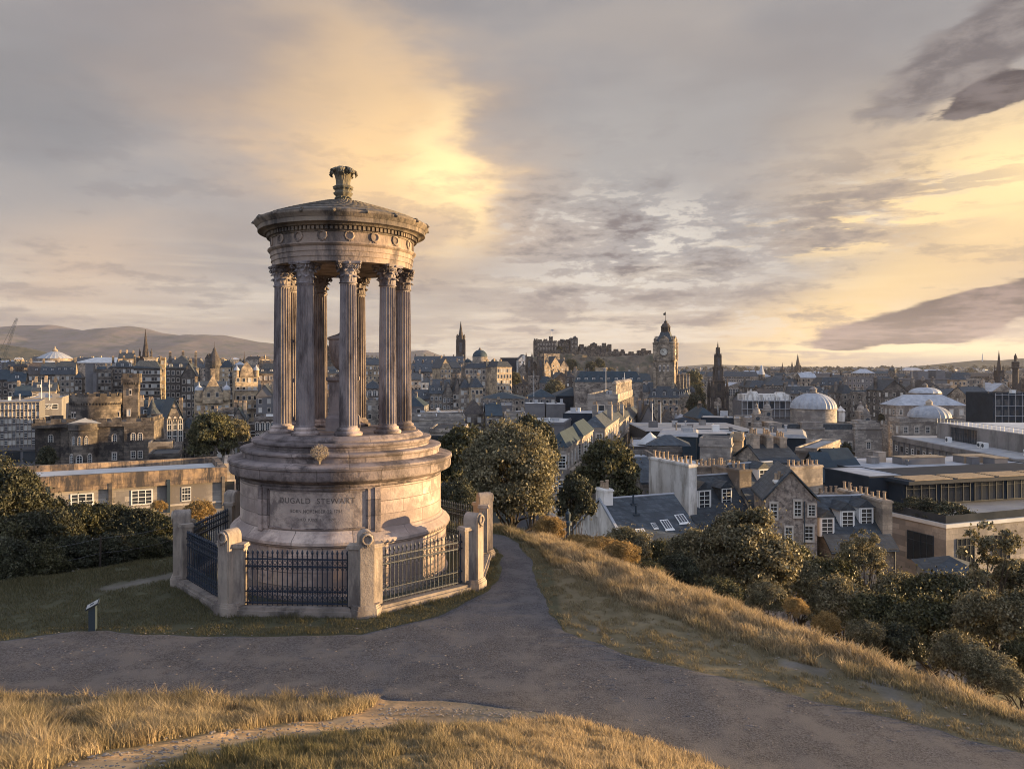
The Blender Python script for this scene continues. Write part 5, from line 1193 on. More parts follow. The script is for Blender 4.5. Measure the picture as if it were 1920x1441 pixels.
bld('shaded shopfront block between the two sunlit gabled fronts', 430, 444, 706, 330, 16, 0, 'hip', 3, 'wall_dark', 'slate', fl=7, bays=2, side=2)
bld('purple grey tenement behind the leftmost monument column', 484, 550, 700, 340, 22, 0, 'mansard', 4.5, 'wall_mid', 'slate', fl=7, bays=7, side=3, chim=4, dorm=4, win='sash')
r = bld('low bay-fronted block with white framed windows above the paler tree', 410, 455, 771, 262, 9, 0, 'flat', wall='wall_mid', roofm='pale_roof', fl=1, bays=3, side=1, win='farw', ww=2.0, wh=2.4, sh=4)
bld('long lower block with big white windows left of the drum', 426, 480, 800, 240, 12, 12, 'flat', wall='wall_mid', roofm='pale_roof', fl=4, bays=5, side=2, win='farw', ww=1.5, wh=2.2, sh=4)
r = bld('stone bridge abutment with arched openings seen between the left columns', 478, 545, 786, 230, 14, 18, 'flat', wall='wall_mid', roofm='pale_roof', fl=3, bays=7, side=1, win='arch', ww=1.1, wh=2.4)
# behind-the-row features
spire('black church steeple with sunlit edge, tallest on the left', 273, 617, 668, 17, 540, spw=12, m='gothic')
t, Z, s = root_at('university_tower', 'round tower house with big dark conical roof and gilt needle finial', 'tower', 402, 470)
b = MB(); q = 11*s; b.lathe([(q*.8, 0), (q*.8, Z(690)), (q*1.05, Z(684)), (q*1.05, Z(677)), (q*.9, Z(677))], 12); b.box(-q*1.25, -q*.4, -q*.8, q*.5, 0, Z(672)); b.build('tower', 'wall_dark', t)
b = MB(); b.lathe([(q*1.12, Z(677)), (q*.28, Z(657)), (q*.3, Z(656)), (.12, Z(650)), (.05, Z(640)), (0, Z(639))], 12); b.prism([(-q*1.3, Z(672)), (-q*.35, Z(672)), (-q*.8, Z(663))], -q*.85, q*.6, 'y'); b.build('roof', 'slate_brown', t)
for px, tip, sh_, lab in ((344, 656, 676, 'small dark crown spire between the steeple and the round tower'), (458, 658, 682, 'thin turret spire just right of the round tower house'), ): spire(lab, px, tip, sh_, 8 if px == 344 else 5, 620, m='gothic', name='turret_spire', cat='spire')
t, Z, s = root_at('domed_hall', 'wide pale ribbed theatre dome with finial at the far left', 'dome', 103, 900); b = MB(); q = 28*s; b.lathe([(q*1.02, 0), (q*1.02, Z(674)), (q*1.05, Z(672))], 48); b.build('drum', 'wall_light', t)
b = MB(); b.lathe([(q*1.05, Z(672)), (q*.8, Z(667)), (q*.4, Z(661)), (q*.2, Z(659))], 96, mod=lambda r_, a, z: r_*(1+.03*abs(math.cos(a*12))**10)); b.build('dome', 'lead', t)
b = MB(); b.lathe([(q*.2, Z(660)), (q*.16, Z(656)), (q*.05, Z(653)), (.3, Z(649)), (0, Z(648))], 16); b.build('lantern', 'wall_sun_gold', t)
bld('long low glass-roofed hall, pale, below the wide theatre dome', 57, 92, 679, 760, 30, 0, 'hip', 1.5, 'wall_grey', 'pale_roof', baked=True, fl=1, bays=8, side=2)
bld('very long pale flat-roofed museum block beyond the tenements', 138, 232, 680, 800, 30, 0, 'hip', 6, 'wall_light', 'pale_roof', baked=True, fl=1, bays=12, side=2)
t, Z, s = root_at('tower_crane', 'thin blue luffing crane leaning up at the left edge', 'crane', 8, 600)
def lattice(b, p, q, w, n=14):
    p, q = Vector(p), Vector(q); ax = (q-p).normalized(); u = ax.cross(Vector((0, 1, 0))).normalized()*w; v = Vector((0, w, 0))
    cs = [u+v, -u+v, -u-v, u-v]
    for c in cs: b.tube([p+c, q+c*.6], .08, 4)
    for i in range(n):
        a0 = p+(q-p)*i/n; a1 = p+(q-p)*(i+1)/n
        for k in range(4): b.tube([a0+cs[k]*(1-.4*i/n), a1+cs[(k+1) % 4]*(1-.4*(i+1)/n)], .05, 3)
b = MB(); lattice(b, (0, 0, 0), (0, 0, Z(672)), 1.0, 20); b.build('mast', 'dark_paint', t)
b = MB(); lattice(b, (-.5, 0, Z(674)), ((32-8)*s, 0, Z(596)), .9, 18); b.build('jib', 'dark_paint', t)
b = MB(); b.tube([(-5.5, 0, Z(668)), ((28-8)*s, 0, Z(600))], .12, 4); b.tube([(-5.5, 0, Z(668)), (-.5, 0, Z(674))], .2, 4); b.box(-6.5, -2, -1, 1, Z(676), Z(671)); b.build('counter_jib', 'dark_paint', t)

# ================================================================== MIDDLE: behind the columns up to the clock tower
t, Z, s = root_at('crown_steeple_church', 'church with open crown steeple seen between the monument columns', 'church', 625, 640)
b = MB(); q = 9*s; b.sq([(q, 0), (q, Z(662)), (q*1.08, Z(661)), (q*1.08, Z(658))]); b.build('tower', 'castle_stone', t)
b = MB()
for k in range(8):
    a = math.pi*k/4+math.pi/8; b.tube([(q*1.1*math.cos(a), q*1.1*math.sin(a), Z(658)), (q*.95*math.cos(a), q*.95*math.sin(a), Z(650)), (q*.3*math.cos(a), q*.3*math.sin(a), Z(642))], [.9, .7, .5], 4); b.lathe([(.6, Z(658)), (.5, Z(650)), (0, Z(645))], 5, q*1.15*math.cos(a), q*1.15*math.sin(a))
b.lathe([(q*.4, Z(644)), (q*.3, Z(638)), (q*.35, Z(637)), (.1, Z(628)), (0, Z(627))], 8); b.build('crown', 'castle_stone', t)
bld('tall pale terrace, four sunlit gables, seen right of the centre column', 684, 714, 684, 520, 26, 20, 'gable', 5, 'wall_sun_gold', 'slate', fl=6, bays=4, side=5, chim=4, faces='FR')
bld('terrace seen behind the urn pedestal between the columns', 605, 660, 700, 430, 22, 0, 'mansard', 4, 'wall_mid', 'slate', fl=6, bays=5, side=2, chim=3, dorm=3)
bld('white domed shop block low between the second and third columns', 606, 640, 742, 360, 16, 20, 'gabley', 5, 'wall_sun_gold', 'lead', fl=5, bays=4, side=3)
r = bld('stone arcade block with tall arched windows between the right columns', 680, 716, 728, 330, 18, 0, 'hip', 3.5, 'wall_mid', 'slate', fl=5, bays=4, side=2, chim=2, win='arch', ww=1.6, wh=2.3)
bld('dark roofed row linking the arcade block and the old-town terrace', 716, 772, 705, 520, 22, 0, 'gable', 5, 'wall_mid', 'slate', fl=6, bays=6, side=3, chim=4, dorm=3)
bld('old-town terrace with dark steep roofs right of the columns', 770, 826, 697, 545, 24, 0, 'gable', 6.5, 'wall_mid', 'slate', fl=6, bays=9, side=2, chim=4, dorm=5)
bld('higher dark roofed row above the old-town terrace', 775, 868, 680, 680, 22, 0, 'gable', 6, 'wall_mid', 'slate', fl=4, bays=12, side=2, chim=6, dorm=6)
bld('sunlit tall gable front at the end of the old-town terrace', 826, 846, 690, 520, 18, 25, 'gabley', 7, 'wall_sun_gold', 'slate', fl=7, bays=3, side=4, faces='FR', chim=1)
bld('second sunlit gabled tenement tight behind the tall gable front', 838, 862, 690, 560, 18, 12, 'gable', 5, 'wall_light', 'slate', fl=6, bays=4, side=3, chim=2)
bld('small white house with square windows above the curving street', 791, 812, 717, 430, 12, 10, 'hip', 3, 'wall_white', 'slate', fl=4, bays=3, side=3, chim=2, faces='FR')
bld('pale house group left of the small white house', 770, 790, 712, 450, 14, 10, 'gable', 4, 'wall_light', 'slate', fl=4, bays=3, side=2, chim=2)
cs = [(766, 806, 748, 'leftmost', 'gable', 'wall_mid'), (806, 830, 738, 'second', 'gable', 'wall_light'), (830, 851, 741, 'spiky gabled third', 'gabley', 'wall_mid'), (851, 864, 735, 'gabled fourth', 'gabley', 'wall_mid'), (864, 883, 727, 'flat fifth', 'mansard', 'wall_light'), (883, 906, 726, 'tall sunlit end', 'mansard', 'wall_sun_gold')]
for i, (a, c, tp, nm_, rf, wl) in enumerate(cs): bld(f'{nm_} house of the curving stone terrace above the station', a, c, tp, 350-4*i, 16, 4+2*i, rf, 4 if rf != 'gabley' else 6, wl, 'slate', fl=5, bays=3+(i == 0)*2, side=3, chim=2, dorm=2 if rf == 'gable' else 0, sh=3.5, faces='FR', group='houses of the curving terrace', win='farw' if i < 3 else 'far')
bld('dark slate roof behind the curving terrace', 805, 862, 730, 385, 14, 4, 'gable', 5, 'wall_mid', 'slate', fl=3, bays=5, side=2, chim=3)
# bank head office
r = bld('grand bank head office with green dome and sunlit right wing', 872, 934, 690, 530, 34, 8, 'mansard', 3.5, 'wall_light', 'slate', fl=6, bays=8, side=7, chim=3, sh=4.2, ww=1.6, wh=2.6, faces='FR')
h, W = r['h'], r['W']; dome(r, 0, 12, h+8, 5.2, 'slate_teal', hr=1.0, ribs=8, drum=6)
for sx in (-1, 1): dome(r, sx*W*.4, 4, h+4, 2.4, 'slate_teal', hr=1.1, ribs=0, drum=4)
bld('sunlit golden right wing of the grand bank with tall bays', 932, 960, 688, 520, 30, 30, 'mansard', 4, 'wall_sun_gold', 'slate', fl=7, bays=5, side=4, chim=3, sh=4, ww=1.4, wh=2.6, faces='FR')
spire('great black needle church spire, tallest left of the castle', 864, 602, 636, 15, 880, spw=12, m='gothic', pin=True)
t, Z, s = root_at('hall_twin_towers', 'twin dark towers of the assembly hall under the castle', 'church', 1002, 640)
for px in (992, 1014):
    b = MB(); q = 5.5*s; x = (px-1002)*s; b.sq([(q, 0), (q, Z(672)), (q*1.1, Z(671)), (q*1.1, Z(668))], x, 0)
    for sx in (-1, 1):
        for sy in (-1, 1): b.lathe([(q*.26, 0), (q*.26, Z(667)), (0, Z(660))], 6, x+sx*q, sy*q)
    b.build('tower', 'castle_stone', t)
    for f in (0, 1): o = link('louvre_window', WIN['louvre'], t, (x, -q-.05, Z(682+f*18))); o.scale = (q*.9, 1, 5.5)
b = MB(); b.box(-10*s, 10*s, 2, 30, 0, Z(690)); b.prism([(-10*s, Z(690)), (10*s, Z(690)), (0, Z(676))], 2, 30, 'y'); b.build('nave', 'wall_mid', t)
for i, (a, c, tp, lab, wl) in enumerate([(1018, 1034, 690, 'sun-tinted gabled house at the foot of the twin dark towers', 'wall_sun_gold'), (1034, 1050, 682, 'white and gold pinnacled house right of the twin towers', 'wall_sun_gold'), (1050, 1066, 688, 'last gabled house on the castle bank, sunlit', 'wall_light'), (972, 990, 694, 'shaded gabled house left of the twin towers', 'wall_mid')]):
    bld(lab, a, c, tp, 700+10*i, 16, 25 if i < 3 else 0, 'gabley', 7, wl, 'slate', fl=5, bays=2, side=3, chim=2, faces='FR', group='gabled houses under the castle')
bld('blue wrapped building under repair on the old-town ridge', 938, 972, 672, 800, 20, 0, 'flat', wall='dark_clad', fl=1, bays=0, side=0, bands=False)
bld('white gabled house right of the blue wrapped building', 972, 992, 675, 790, 16, 10, 'gabley', 6, 'wall_white', 'slate', fl=3, bays=3, side=2)
bld('low sunlit parade ground wall block left under the castle', 1018, 1050, 664, 960, 10, 15, 'flat', wall='wall_sun_gold', fl=1, bays=0, side=0, bands=False)
# castle on its rock
t, Z, s = root_at('castle', 'castle of dark walls, towers and batteries on top of the crag', 'castle', 1110, 1090, 0, base=gz(118, 1140)-14)
def X(px): return (px-1110)*s
def cpart(name, a, c, top, y0, y1, cr=True, hm=1.6, wins=0):
    b = MB(); b.box(X(a), X(c), y0, y1, 0, Z(top))
    if cr: crenel(b, X(a), X(c), y0, y1, Z(top), hm, t=1.2)
    b.build(name, 'castle_stone', t)
    for i in range(wins): put('slit', t, X(a)+(X(c)-X(a))*(i+.5)/wins, y0-.02, Z(top)-4.5, .9, 2.2); put('slit', t, X(a)+(X(c)-X(a))*(i+.5)/wins, y0-.02, Z(top)-10.5, .9, 2.2)
cpart('palace_block', 1001, 1044, 640, 0, 30, wins=8); cpart('stair_tower', 1030, 1037, 632, 6, 14); cpart('corner_tower', 1001, 1008, 637, -2, 6)
cpart('great_hall', 1048, 1070, 640, 10, 40, wins=4); cpart('memorial_block', 1070, 1084, 635, 4, 36, wins=2); cpart('curtain_wall', 1044, 1150, 650, 20, 44); cpart('upper_barracks', 1110, 1150, 648, 40, 60, wins=6)
cpart('half_moon_battery', 1016, 1050, 658, -14, 0); cpart('lower_battery', 1084, 1160, 660, -6, 20); cpart('gatehouse', 1112, 1124, 645, 28, 44); cpart('west_barracks', 1148, 1178, 659, 30, 50, wins=5); cpart('end_tower', 1203, 1226, 658, 20, 44, wins=2); cpart('west_wall', 1150, 1235, 664, 24, 46); cpart('outer_wall', 1150, 1176, 672, -16, 4)
for i, (pa, pc, tp_) in enumerate([(1009, 1016, 637), (1020, 1027, 636), (1052, 1058, 636), (1062, 1067, 637), (1088, 1096, 646), (1097, 1103, 652), (1130, 1137, 644), (1142, 1148, 646), (1155, 1162, 655), (1166, 1171, 656), (1182, 1190, 660), (1208, 1214, 654)]): cpart('turret', pa, pc, tp_, 2+i % 3*6, 12+i % 3*8, hm=1.0)
for pa, pc, tp_ in ((1000, 1020, 668), (1052, 1078, 662), (1098, 1118, 668), (1132, 1150, 674), (1178, 1200, 672)): cpart('terrace_wall', pa, pc, tp_, -30, -10)
b = MB(); b.lathe([(.3, Z(632)), (.2, Z(617)), (0, Z(616.5))], 6, X(1034), 10); b.box(X(1034), X(1034)+3.5, 9.95, 10.05, Z(619.5), Z(617)); b.build('flagpole', 'steel', t)
b = MB(); pr = [(1045, 648), (1060, 645)];
b.prism([(X(1048), Z(640)), (X(1070), Z(640)), (X(1059), Z(636))], 10, 40, 'y'); b.prism([(X(1074), Z(635)), (X(1084), Z(635)), (X(1079), Z(629))], 4, 36, 'y'); b.prism([(X(1112), Z(645)), (X(1124), Z(645)), (X(1118), Z(640))], 28, 44, 'y'); b.build('roof', 'slate', t)
# crag
def crag(px0, px1, tops, d, seed, depth=50):
    xs = np.linspace(WX(px0, d), WX(px1, d), 90); tt = np.linspace(0, 1, 40); Xg, T = np.meshgrid(xs, tt)
    top = WZ(np.interp(xs/d*F+960, [p[0] for p in tops], [p[1] for p in tops]), d); lo = -32
    Y = d-depth*.5+T*depth; Zg = lo+(top[None]-lo)*np.clip(T*1.9, 0, 1)**.55*np.where(T > .75, 1-(T-.75)*1.2, 1)
    jag = np.abs(fbm(Xg*1.6, Zg*1.0+Y, 22, 5, seed))*16; Y = Y-jag*1.3; Zg = Zg+fbm(Xg, Y, 12, 4, seed+3)*7*(T > .05)
    nx, ny = 90, 40; V = np.stack([Xg.ravel(), Y.ravel(), Zg.ravel()], 1); i = (np.arange(nx-1)[None, :]+np.arange(ny-1)[:, None]*nx).ravel()
    return tag(link('crag', npmesh('crag', V, np.stack([i, i+1, i+1+nx, i+nx], 1), ['rock'])), kind='structure')
crag(1120, 1262, [(1120, 672), (1150, 668), (1180, 668), (1225, 664), (1245, 672), (1262, 700)], 1040, 5, 90)
crag(985, 1140, [(985, 690), (1001, 668), (1045, 664), (1140, 668)], 1060, 9, 60)

# station bridge, roofs and the long sandstone blocks
r = bld('pale stone road bridge with parapet crossing beyond the platform', 770, 872, 786, 250, 12, 6, 'flat', wall='wall_ashlar', roofm='flat_roof', fl=1, bays=0, side=0, name='bridge', cat='bridge', parapet=1.1)
r = bld('long low station office with a run of pale square windows', 770, 905, 775, 285, 14, 14, 'flat', wall='wall_ashlar', roofm='pale_roof', fl=1, bays=17, side=0, win='far', sh=3.4, ww=1.3, wh=1.5, parapet=.5)
bld('brown brick block with dark window strip beside the big sycamore', 806, 870, 806, 118, 10, 0, 'flat', wall='wall_mid', roofm='dark_clad', fl=3, bays=3, side=0, win='dark', ww=1.7, wh=2.2, sh=3.2, parapet=.25)
bld('wide flat roofed station hall, dark edged', 872, 960, 762, 330, 34, 0, 'flat', wall='wall_grey', roofm='flat_roof', fl=1, bays=6, side=0, parapet=.5)
bld('low roofs with plant rooms behind the station hall', 900, 985, 747, 390, 30, 0, 'hip', 3, 'wall_light', 'slate_teal', fl=2, bays=8, side=2, chim=1)
bld('teal hipped roof hall left of the ladders', 990, 1042, 744, 330, 24, 0, 'hip', 3.2, 'wall_grey', 'slate_teal', fl=2, bays=5, side=2)
bld('teal flat market hall roof with glazing, centre', 1042, 1110, 742, 340, 30, 0, 'hip', 3.5, 'dark_clad', 'slate_teal', fl=1, bays=0, side=0)
for a, c, tp, d, lab in [(984, 1022, 757, 250, 'left grey metal plant box with outside stair'), (1024, 1060, 758, 250, 'right grey metal plant box with outside stair')]:
    bld(lab, a, c, tp, d, 9, 0, 'flat', wall='wall_grey', roofm='pale_roof', fl=1, bays=0, side=0, bands=False, parapet=.15, name='plant_room')
bld('blue grey flat block with pale roof edge in front of the plant boxes', 1055, 1154, 776, 205, 14, -10, 'flat', wall='dark_clad', roofm='lead', fl=1, bays=0, side=0, bands=False, parapet=.2)
bld('flat white roofed range in front of the sandstone block', 965, 1058, 793, 190, 18, -10, 'flat', wall='wall_grey', roofm='pale_roof', fl=1, bays=0, side=0, parapet=.3)
bld('pale stone wall block left of the white roofs above the sycamore', 946, 985, 778, 210, 14, 0, 'flat', wall='wall_ashlar', fl=1, bays=0, side=0, parapet=.3)
r = bld('large square sandstone hall with bare front and columned right side', 1102, 1158, 748, 235, 52, -14, 'flat', wall='wall_ashlar', roofm='flat_roof', fl=3, bays=0, side=11, sh=5, ww=1.4, wh=2.8, win='far', faces='R', parapet=1.6)
h, W = r['h'], r['W']; put('far', r, W/2-5, -.01, h-3, 1.6, 2.2)
b = MB()
for i in range(14): y = 1+50*i/13; b.lathe([(.75, h+1.6), (.75, h+4.4), (.95, h+4.5), (.95, h+4.9), (.3, h+5.6), (0, h+5.8)], 8, W/2-1, y)
b.build('urn_row', 'wall_light', r)
b = MB()
for i in range(24): y = .8+50.5*i/23; b.box(W/2, W/2+.5, y-.35, y+.35, 0, h-1)
b.build('pilasters', 'wall_light', r)
bld('slate roofed upper range with nine dormers above the sandstone hall', 1078, 1205, 716, 320, 26, -3, 'deck', 4.5, 'wall_mid', 'slate_teal', fl=1, bays=0, side=0, chim=4, dorm=9, chm='wall_light')
r = bld('square belvedere turret on the slate range', 1117, 1137, 690, 330, 6, -10, 'flat', wall='wall_sun_gold', fl=1, bays=3, side=3, win='slit', sh=4.4, ww=.6, wh=2.6, base=WZ(716, 330)-1, parapet=.3, roofm='flat_roof', name='turret', cat='turret')
# terrace running down to the clock tower, right sides seen obliquely
for i, (a, c, tp, d, dep, lab, ch) in enumerate([(1030, 1062, 838, 118, 18, 'nearest block of the classical terrace, half behind the sycamore', 0), (1057, 1092, 817, 132, 15, 'second block of the classical terrace with hipped teal roof', 0), (1092, 1134, 801, 150, 32, 'third block of the classical terrace with dormered right side', 2), (1138, 1160, 793, 190, 34, 'fourth, narrower block of the classical terrace', 2), (1158, 1182, 786, 228, 40, 'last pedimented block of the classical terrace', 1)]):
    r = bld(lab, a, c, tp, d, dep, -13, 'hip', 2.2, 'wall_ashlar', 'slate_teal' if i < 2 else 'slate', fl=4, bays=2, side=max(5, dep//4), chim=ch, sh=3.8, win='sash', faces='FR', ww=1.15, wh=2.0, group='blocks of the classical terrace')
    h, W = r['h'], r['W']; b = MB()
    n = max(6, dep//3)
    for k in range(n): y = .5+(dep-1)*k/(n-1); b.box(W/2, W/2+.35, y-.25, y+.25, 0, h-4.0)
    b.box(W/2-.1, W/2+.6, -.2, dep+.2, h-4.2, h-3.8); b.build('pilasters', 'wall_light', r)

# clock tower hotel
t, Z, s = root_at('clock_tower_hotel', 'grand hotel with tall gilded-edged clock tower and mansard roofs', 'hotel', 1245, 425, -22)
yw = 36*s/math.cos(math.radians(22))*.86; hw = yw/2
b = MB(); b.sq([(hw, 0), (hw, Z(678)), (hw*1.12, Z(676.5)), (hw*1.12, Z(674)), (hw, Z(673)), (hw, Z(643)), (hw*1.06, Z(642)), (hw*1.06, Z(640))], 0, hw)
for sx in (-1, 1):
    for sy in (0, 2): 
        cx, cy = sx*hw, sy*hw; b.lathe([(1.2, Z(676)), (1.3, Z(672)), (1.3, Z(645)), (1.5, Z(644)), (1.5, Z(642)), (.8, Z(641)), (.8, Z(637)), (1.0, Z(636.5)), (.3, Z(633)), (.35, Z(632)), (0, Z(629))], 10, cx, cy); b.box(cx-.8, cx+.8, cy-.8, cy+.8, 0, Z(678))
tw = b.build('tower', 'hotel_stone', t, smooth=30)
b = MB(); b.sq([(hw*.92, Z(640)), (hw*.74, Z(633)), (hw*.58, Z(627)), (hw*.50, Z(622))], 0, hw); b.build('tower_roof', 'slate', t)
for rz, (x, y), (gx, gy) in ((0, (0, 0), (0, -.1)), (math.pi/2, (hw, hw), (.1, 0)), (-math.pi/2, (-hw, hw), (-.1, 0))):
    b = MB(); b.prism([(-hw*.55, Z(643)), (hw*.55, Z(643)), (hw*.5, Z(636)), (hw*.2, Z(631)), (0, Z(629)), (-hw*.2, Z(631)), (-hw*.5, Z(636))], -.5, 1.5, 'y'); b.build('dial_gable', 'hotel_stone', t, loc=(x, y, 0), rz=rz)
    R = 7*s; b = MB()
    b.lathe([(R*1.12, 0), (R*1.12, .35), (R*1.0, .35)], 40, cap=False, mi=1); b.lathe([(0, .25), (R*1.01, .25)][::-1], 40, mi=0)
    for k in range(12):
        a = k*math.pi/6; b.T = Matrix.Rotation(a, 4, 'Z'); b.box(R*.72, R*.93, -R*.035, R*.035, .25, .30, 1); b.T = None
    b.T = Matrix.Rotation(math.pi*(.5-47*2/60), 4, 'Z'); b.box(-R*.1, R*.80, -R*.045, R*.045, .30, .36, 1); b.T = Matrix.Rotation(math.pi*.5-math.pi*2*(9.78/12), 4, 'Z'); b.box(-R*.1, R*.52, -R*.06, R*.06, .30, .38, 1); b.T = None
    o = b.build('clock_face', ['clock_face', 'gothic'], t, loc=(x+gx*3, y+gy*3, Z(659.5))); o.rotation_euler = (math.pi/2, 0, rz)
    for k in (-1, 0, 1): put('slit', t, x+(k*hw*.45 if rz == 0 else gx), y+(gy if rz == 0 else k*hw*.45), Z(690), .7, 3.2, rz)
b = MB(); q = hw*.5; b.lathe([(q, Z(623)), (q*1.1, Z(622)), (q*1.1, Z(621))], 8, 0, hw)
for k in range(8): a = k*math.pi/4; b.lathe([(.45, Z(621)), (.45, Z(613))], 6, q*.88*math.cos(a), hw+q*.88*math.sin(a))
b.lathe([(q*1.12, Z(613)), (q*1.12, Z(612)), (q*.98, Z(610)), (q*.7, Z(606)), (q*.35, Z(604)), (q*.35, Z(602.5)), (q*.4, Z(602)), (.2, Z(599)), (0, Z(598))], 16, 0, hw); b.lathe([(.14, Z(599)), (.1, Z(583))], 6, 0, hw); b.lathe([(q*.55, Z(621)), (q*.55, Z(613))], 8, 0, hw); b.build('lantern', 'gothic', t, smooth=40)
b = MB(); b.add([(.1, hw, Z(584)), (-1.4, hw+.4, Z(586)), (-1.3, hw+.4, Z(590)), (.1, hw, Z(589)), (.1, hw+.06, Z(584)), (-1.4, hw+.46, Z(586)), (-1.3, hw+.46, Z(590)), (.1, hw+.06, Z(589))], [(0,1,2,3), (7,6,5,4), (0,4,5,1), (1,5,6,2), (2,6,7,3), (3,7,4,0)]); b.build('flag', 'dark_clad', t)
# hotel body
b = MB(); x0, x1 = -13.5, hw+4.2; bh = Z(745); y0, y1 = -3.5, 46; b.box(x0, x1, y0, y1, 0, bh); b.box(x0-.3, x1+.3, y0-.3, y1+.3, bh-.8, bh-.4)
for k in (.28, .52): b.box(x0-.2, x1+.2, y0-.2, y1+.2, bh*k-.15, bh*k+.15)
body = b.build('wall', 'hotel_stone', t)
b = MB(); roof_mesh(b, 'mansard', x1-x0, y1-y0, 0, 8.5, .2); b.build('roof', 'slate', t, loc=((x0+x1)/2, y0, bh))
for r_ in range(6):
    for i in range(7): put('far', t, x0+(x1-x0)*(i+.5)/7, y0-.01, bh-2.4-3.6*r_, 1.3, 2.2)
    for i in range(13): put('far', t, x1+.01, y0+(y1-y0)*(i+.5)/13, bh-2.4-3.6*r_, 1.3, 2.2, math.pi/2)
for i in range(4): o = link('dormer', WIN['dormerd'], t, (x0+(x1-x0)*(i+.5)/4, y0+.6, bh+1.8)); o.scale = (1.5, 1, 2.0)
for i in range(7): o = link('dormer', WIN['dormerd'], t, (x1-.6, y0+(y1-y0)*(i+.5)/7, bh+1.8), math.pi/2); o.scale = (1.5, 1, 2.0)
dome(t, x0+2.5, y0+2.5, bh+3, 3.6, 'slate', hr=1.2, ribs=0, drum=4, dm='wall_mid'); dome(t, x1-1.0, y1-2, bh+2, 2.6, 'slate', hr=1.2, ribs=0, drum=4, dm='wall_mid')
for y in (6, 18, 30, 42): chimney(t, x1-2.2, y, bh+2, bh+12.5, 1.6, 1.2, 4, 'wall_mid')

# gothic monument spire
t, Z, s = root_at('gothic_spire_monument', 'blackened gothic memorial spire with four buttress towers in the gardens', 'monument', 1346, 610)
b = MB()
for sx in (-1, 1):
    for sy in (-1, 1):
        cx, cy = sx*13.5*s, sy*13.5*s; b.sq([(2.5*s, 0), (2.5*s, Z(738)), (1.9*s, Z(735)), (1.9*s, Z(724))], cx, cy); b.lathe([(2.3*s, Z(724)), (.4*s, Z(707)), (0, Z(704))], 8, cx, cy)
        for qx, qy in ((-1, -1), (1, -1), (-1, 1), (1, 1)): b.lathe([(.6*s, Z(745)), (.6*s, Z(728)), (0, Z(717))], 5, cx+qx*2.5*s, cy+qy*2.5*s)
        b.tube([(cx, cy, Z(742)), (cx*.72, cy*.72, Z(728)), (cx*.42, cy*.42, Z(716))], [1.3*s, 1.1*s, .9*s], 4)
        b.sq([(4.2*s, 0), (4.2*s, Z(768)), (3*s, Z(765))], cx*.62, cy*.62)
b.build('buttress_towers', 'gothic', t)
b = MB()
for a, (sx, sy) in enumerate(((1, 0), (-1, 0), (0, 1), (0, -1))):
    n = 8; arc = [(9*s*math.cos(math.pi*i/n), Z(752)+7.5*s*math.sin(math.pi*i/n)) for i in range(n+1)]
    b.T = Matrix.Rotation(a*math.pi/2, 4, 'Z'); P_ = [(9.5*s, Z(752))]+[(9.5*s, Z(736)), (-9.5*s, Z(736)), (-9.5*s, Z(752))]+arc[::-1]
    b.prism(P_, -9.6*s, -8.0*s, 'y'); b.prism([(-6*s, Z(736)), (6*s, Z(736)), (0, Z(722))], -9.5*s, -8.2*s, 'y'); b.T = None
b.build('arches', 'gothic', t)
for k, (z0, z1, w0, w1) in enumerate(((738, 716, 10.4, 9.4), (716, 690, 8.0, 6.8), (690, 668, 5.8, 4.8), (668, 656, 3.6, 2.6))):
    b = MB(); b.sq([(w0*s, Z(z0)), (w1*s, Z(z1)), (w1*1.18*s, Z(z1-.6)), (w1*1.18*s, Z(z1-1.6))])
    for sx in (-1, 1):
        for sy in (-1, 1): b.lathe([(.9*s, Z(z0)), (.8*s, Z(z1)), (0, Z(z1-9+k))], 5, sx*w1*1.05*s, sy*w1*1.05*s)
        b.prism([(-w1*.5*s, Z(z1)), (w1*.5*s, Z(z1)), (0, Z(z1-5))], sx*w1*s-.4, sx*w1*s+.4, 'y'); b.prism([(-w1*.5*s, Z(z1)), (w1*.5*s, Z(z1)), (0, Z(z1-5))], sx*w1*s-.4, sx*w1*s+.4, 'x')
    st = b.build('stage', 'gothic', t)
    for rz, x, y in ((0, 0, -w0*s*.97), (-math.pi/2, -w0*s*.97, 0)): o = link('louvre_window', WIN['louvre'], st, (x, y, (Z(z0)+Z(z1))/2), rz); o.scale = (w1*s*.75, 1, (z0-z1)*s*.72)
b = MB(); b.lathe([(2.4*s, Z(656)), (1.1*s, Z(648)), (1.3*s, Z(647.5)), (.25*s, Z(641)), (0, Z(638))], 8); b.build('spirelet', 'gothic', t)
b = MB(); b.sq([(2.2*s, 0), (2.2*s, Z(772)), (1.5*s, Z(771))]); b.lathe([(1.5*s, Z(771)), (1.3*s, Z(766)), (.6*s, Z(762)), (.6*s, Z(760)), (0, Z(759))], 10); b.build('seated_statue', 'pale_roof', t)
spire('slim dark steeple far behind, just left of the pale roof tower', 1374, 690, 704, 4, 1100, m='gothic')
bld('long far terrace with a row of pale dormers behind the gothic spire', 1326, 1424, 706, 900, 24, 0, 'mansard', 6, 'wall_mid', 'slate', fl=4, bays=30, side=0, baked=True, chim=9)
bld('gallery with low dome left of the gothic spire', 1277, 1326, 714, 820, 30, 0, 'hip', 4, 'wall_light', 'slate', fl=2, bays=8, side=2, baked=True, chim=2)
for px, tp, w_, lab in ((1284, 694, 10, 'left round domed pavilion by the far gallery'), (1300, 692, 10, 'right round domed pavilion by the far gallery')):
    t, Z, s = root_at('domed_pavilion', lab, 'pavilion', px, 840); dome(t, 0, 0, Z(tp+4), w_*s/2, 'slate_teal', hr=1.0, ribs=0, drum=Z(tp+4)+1, dm='wall_mid')
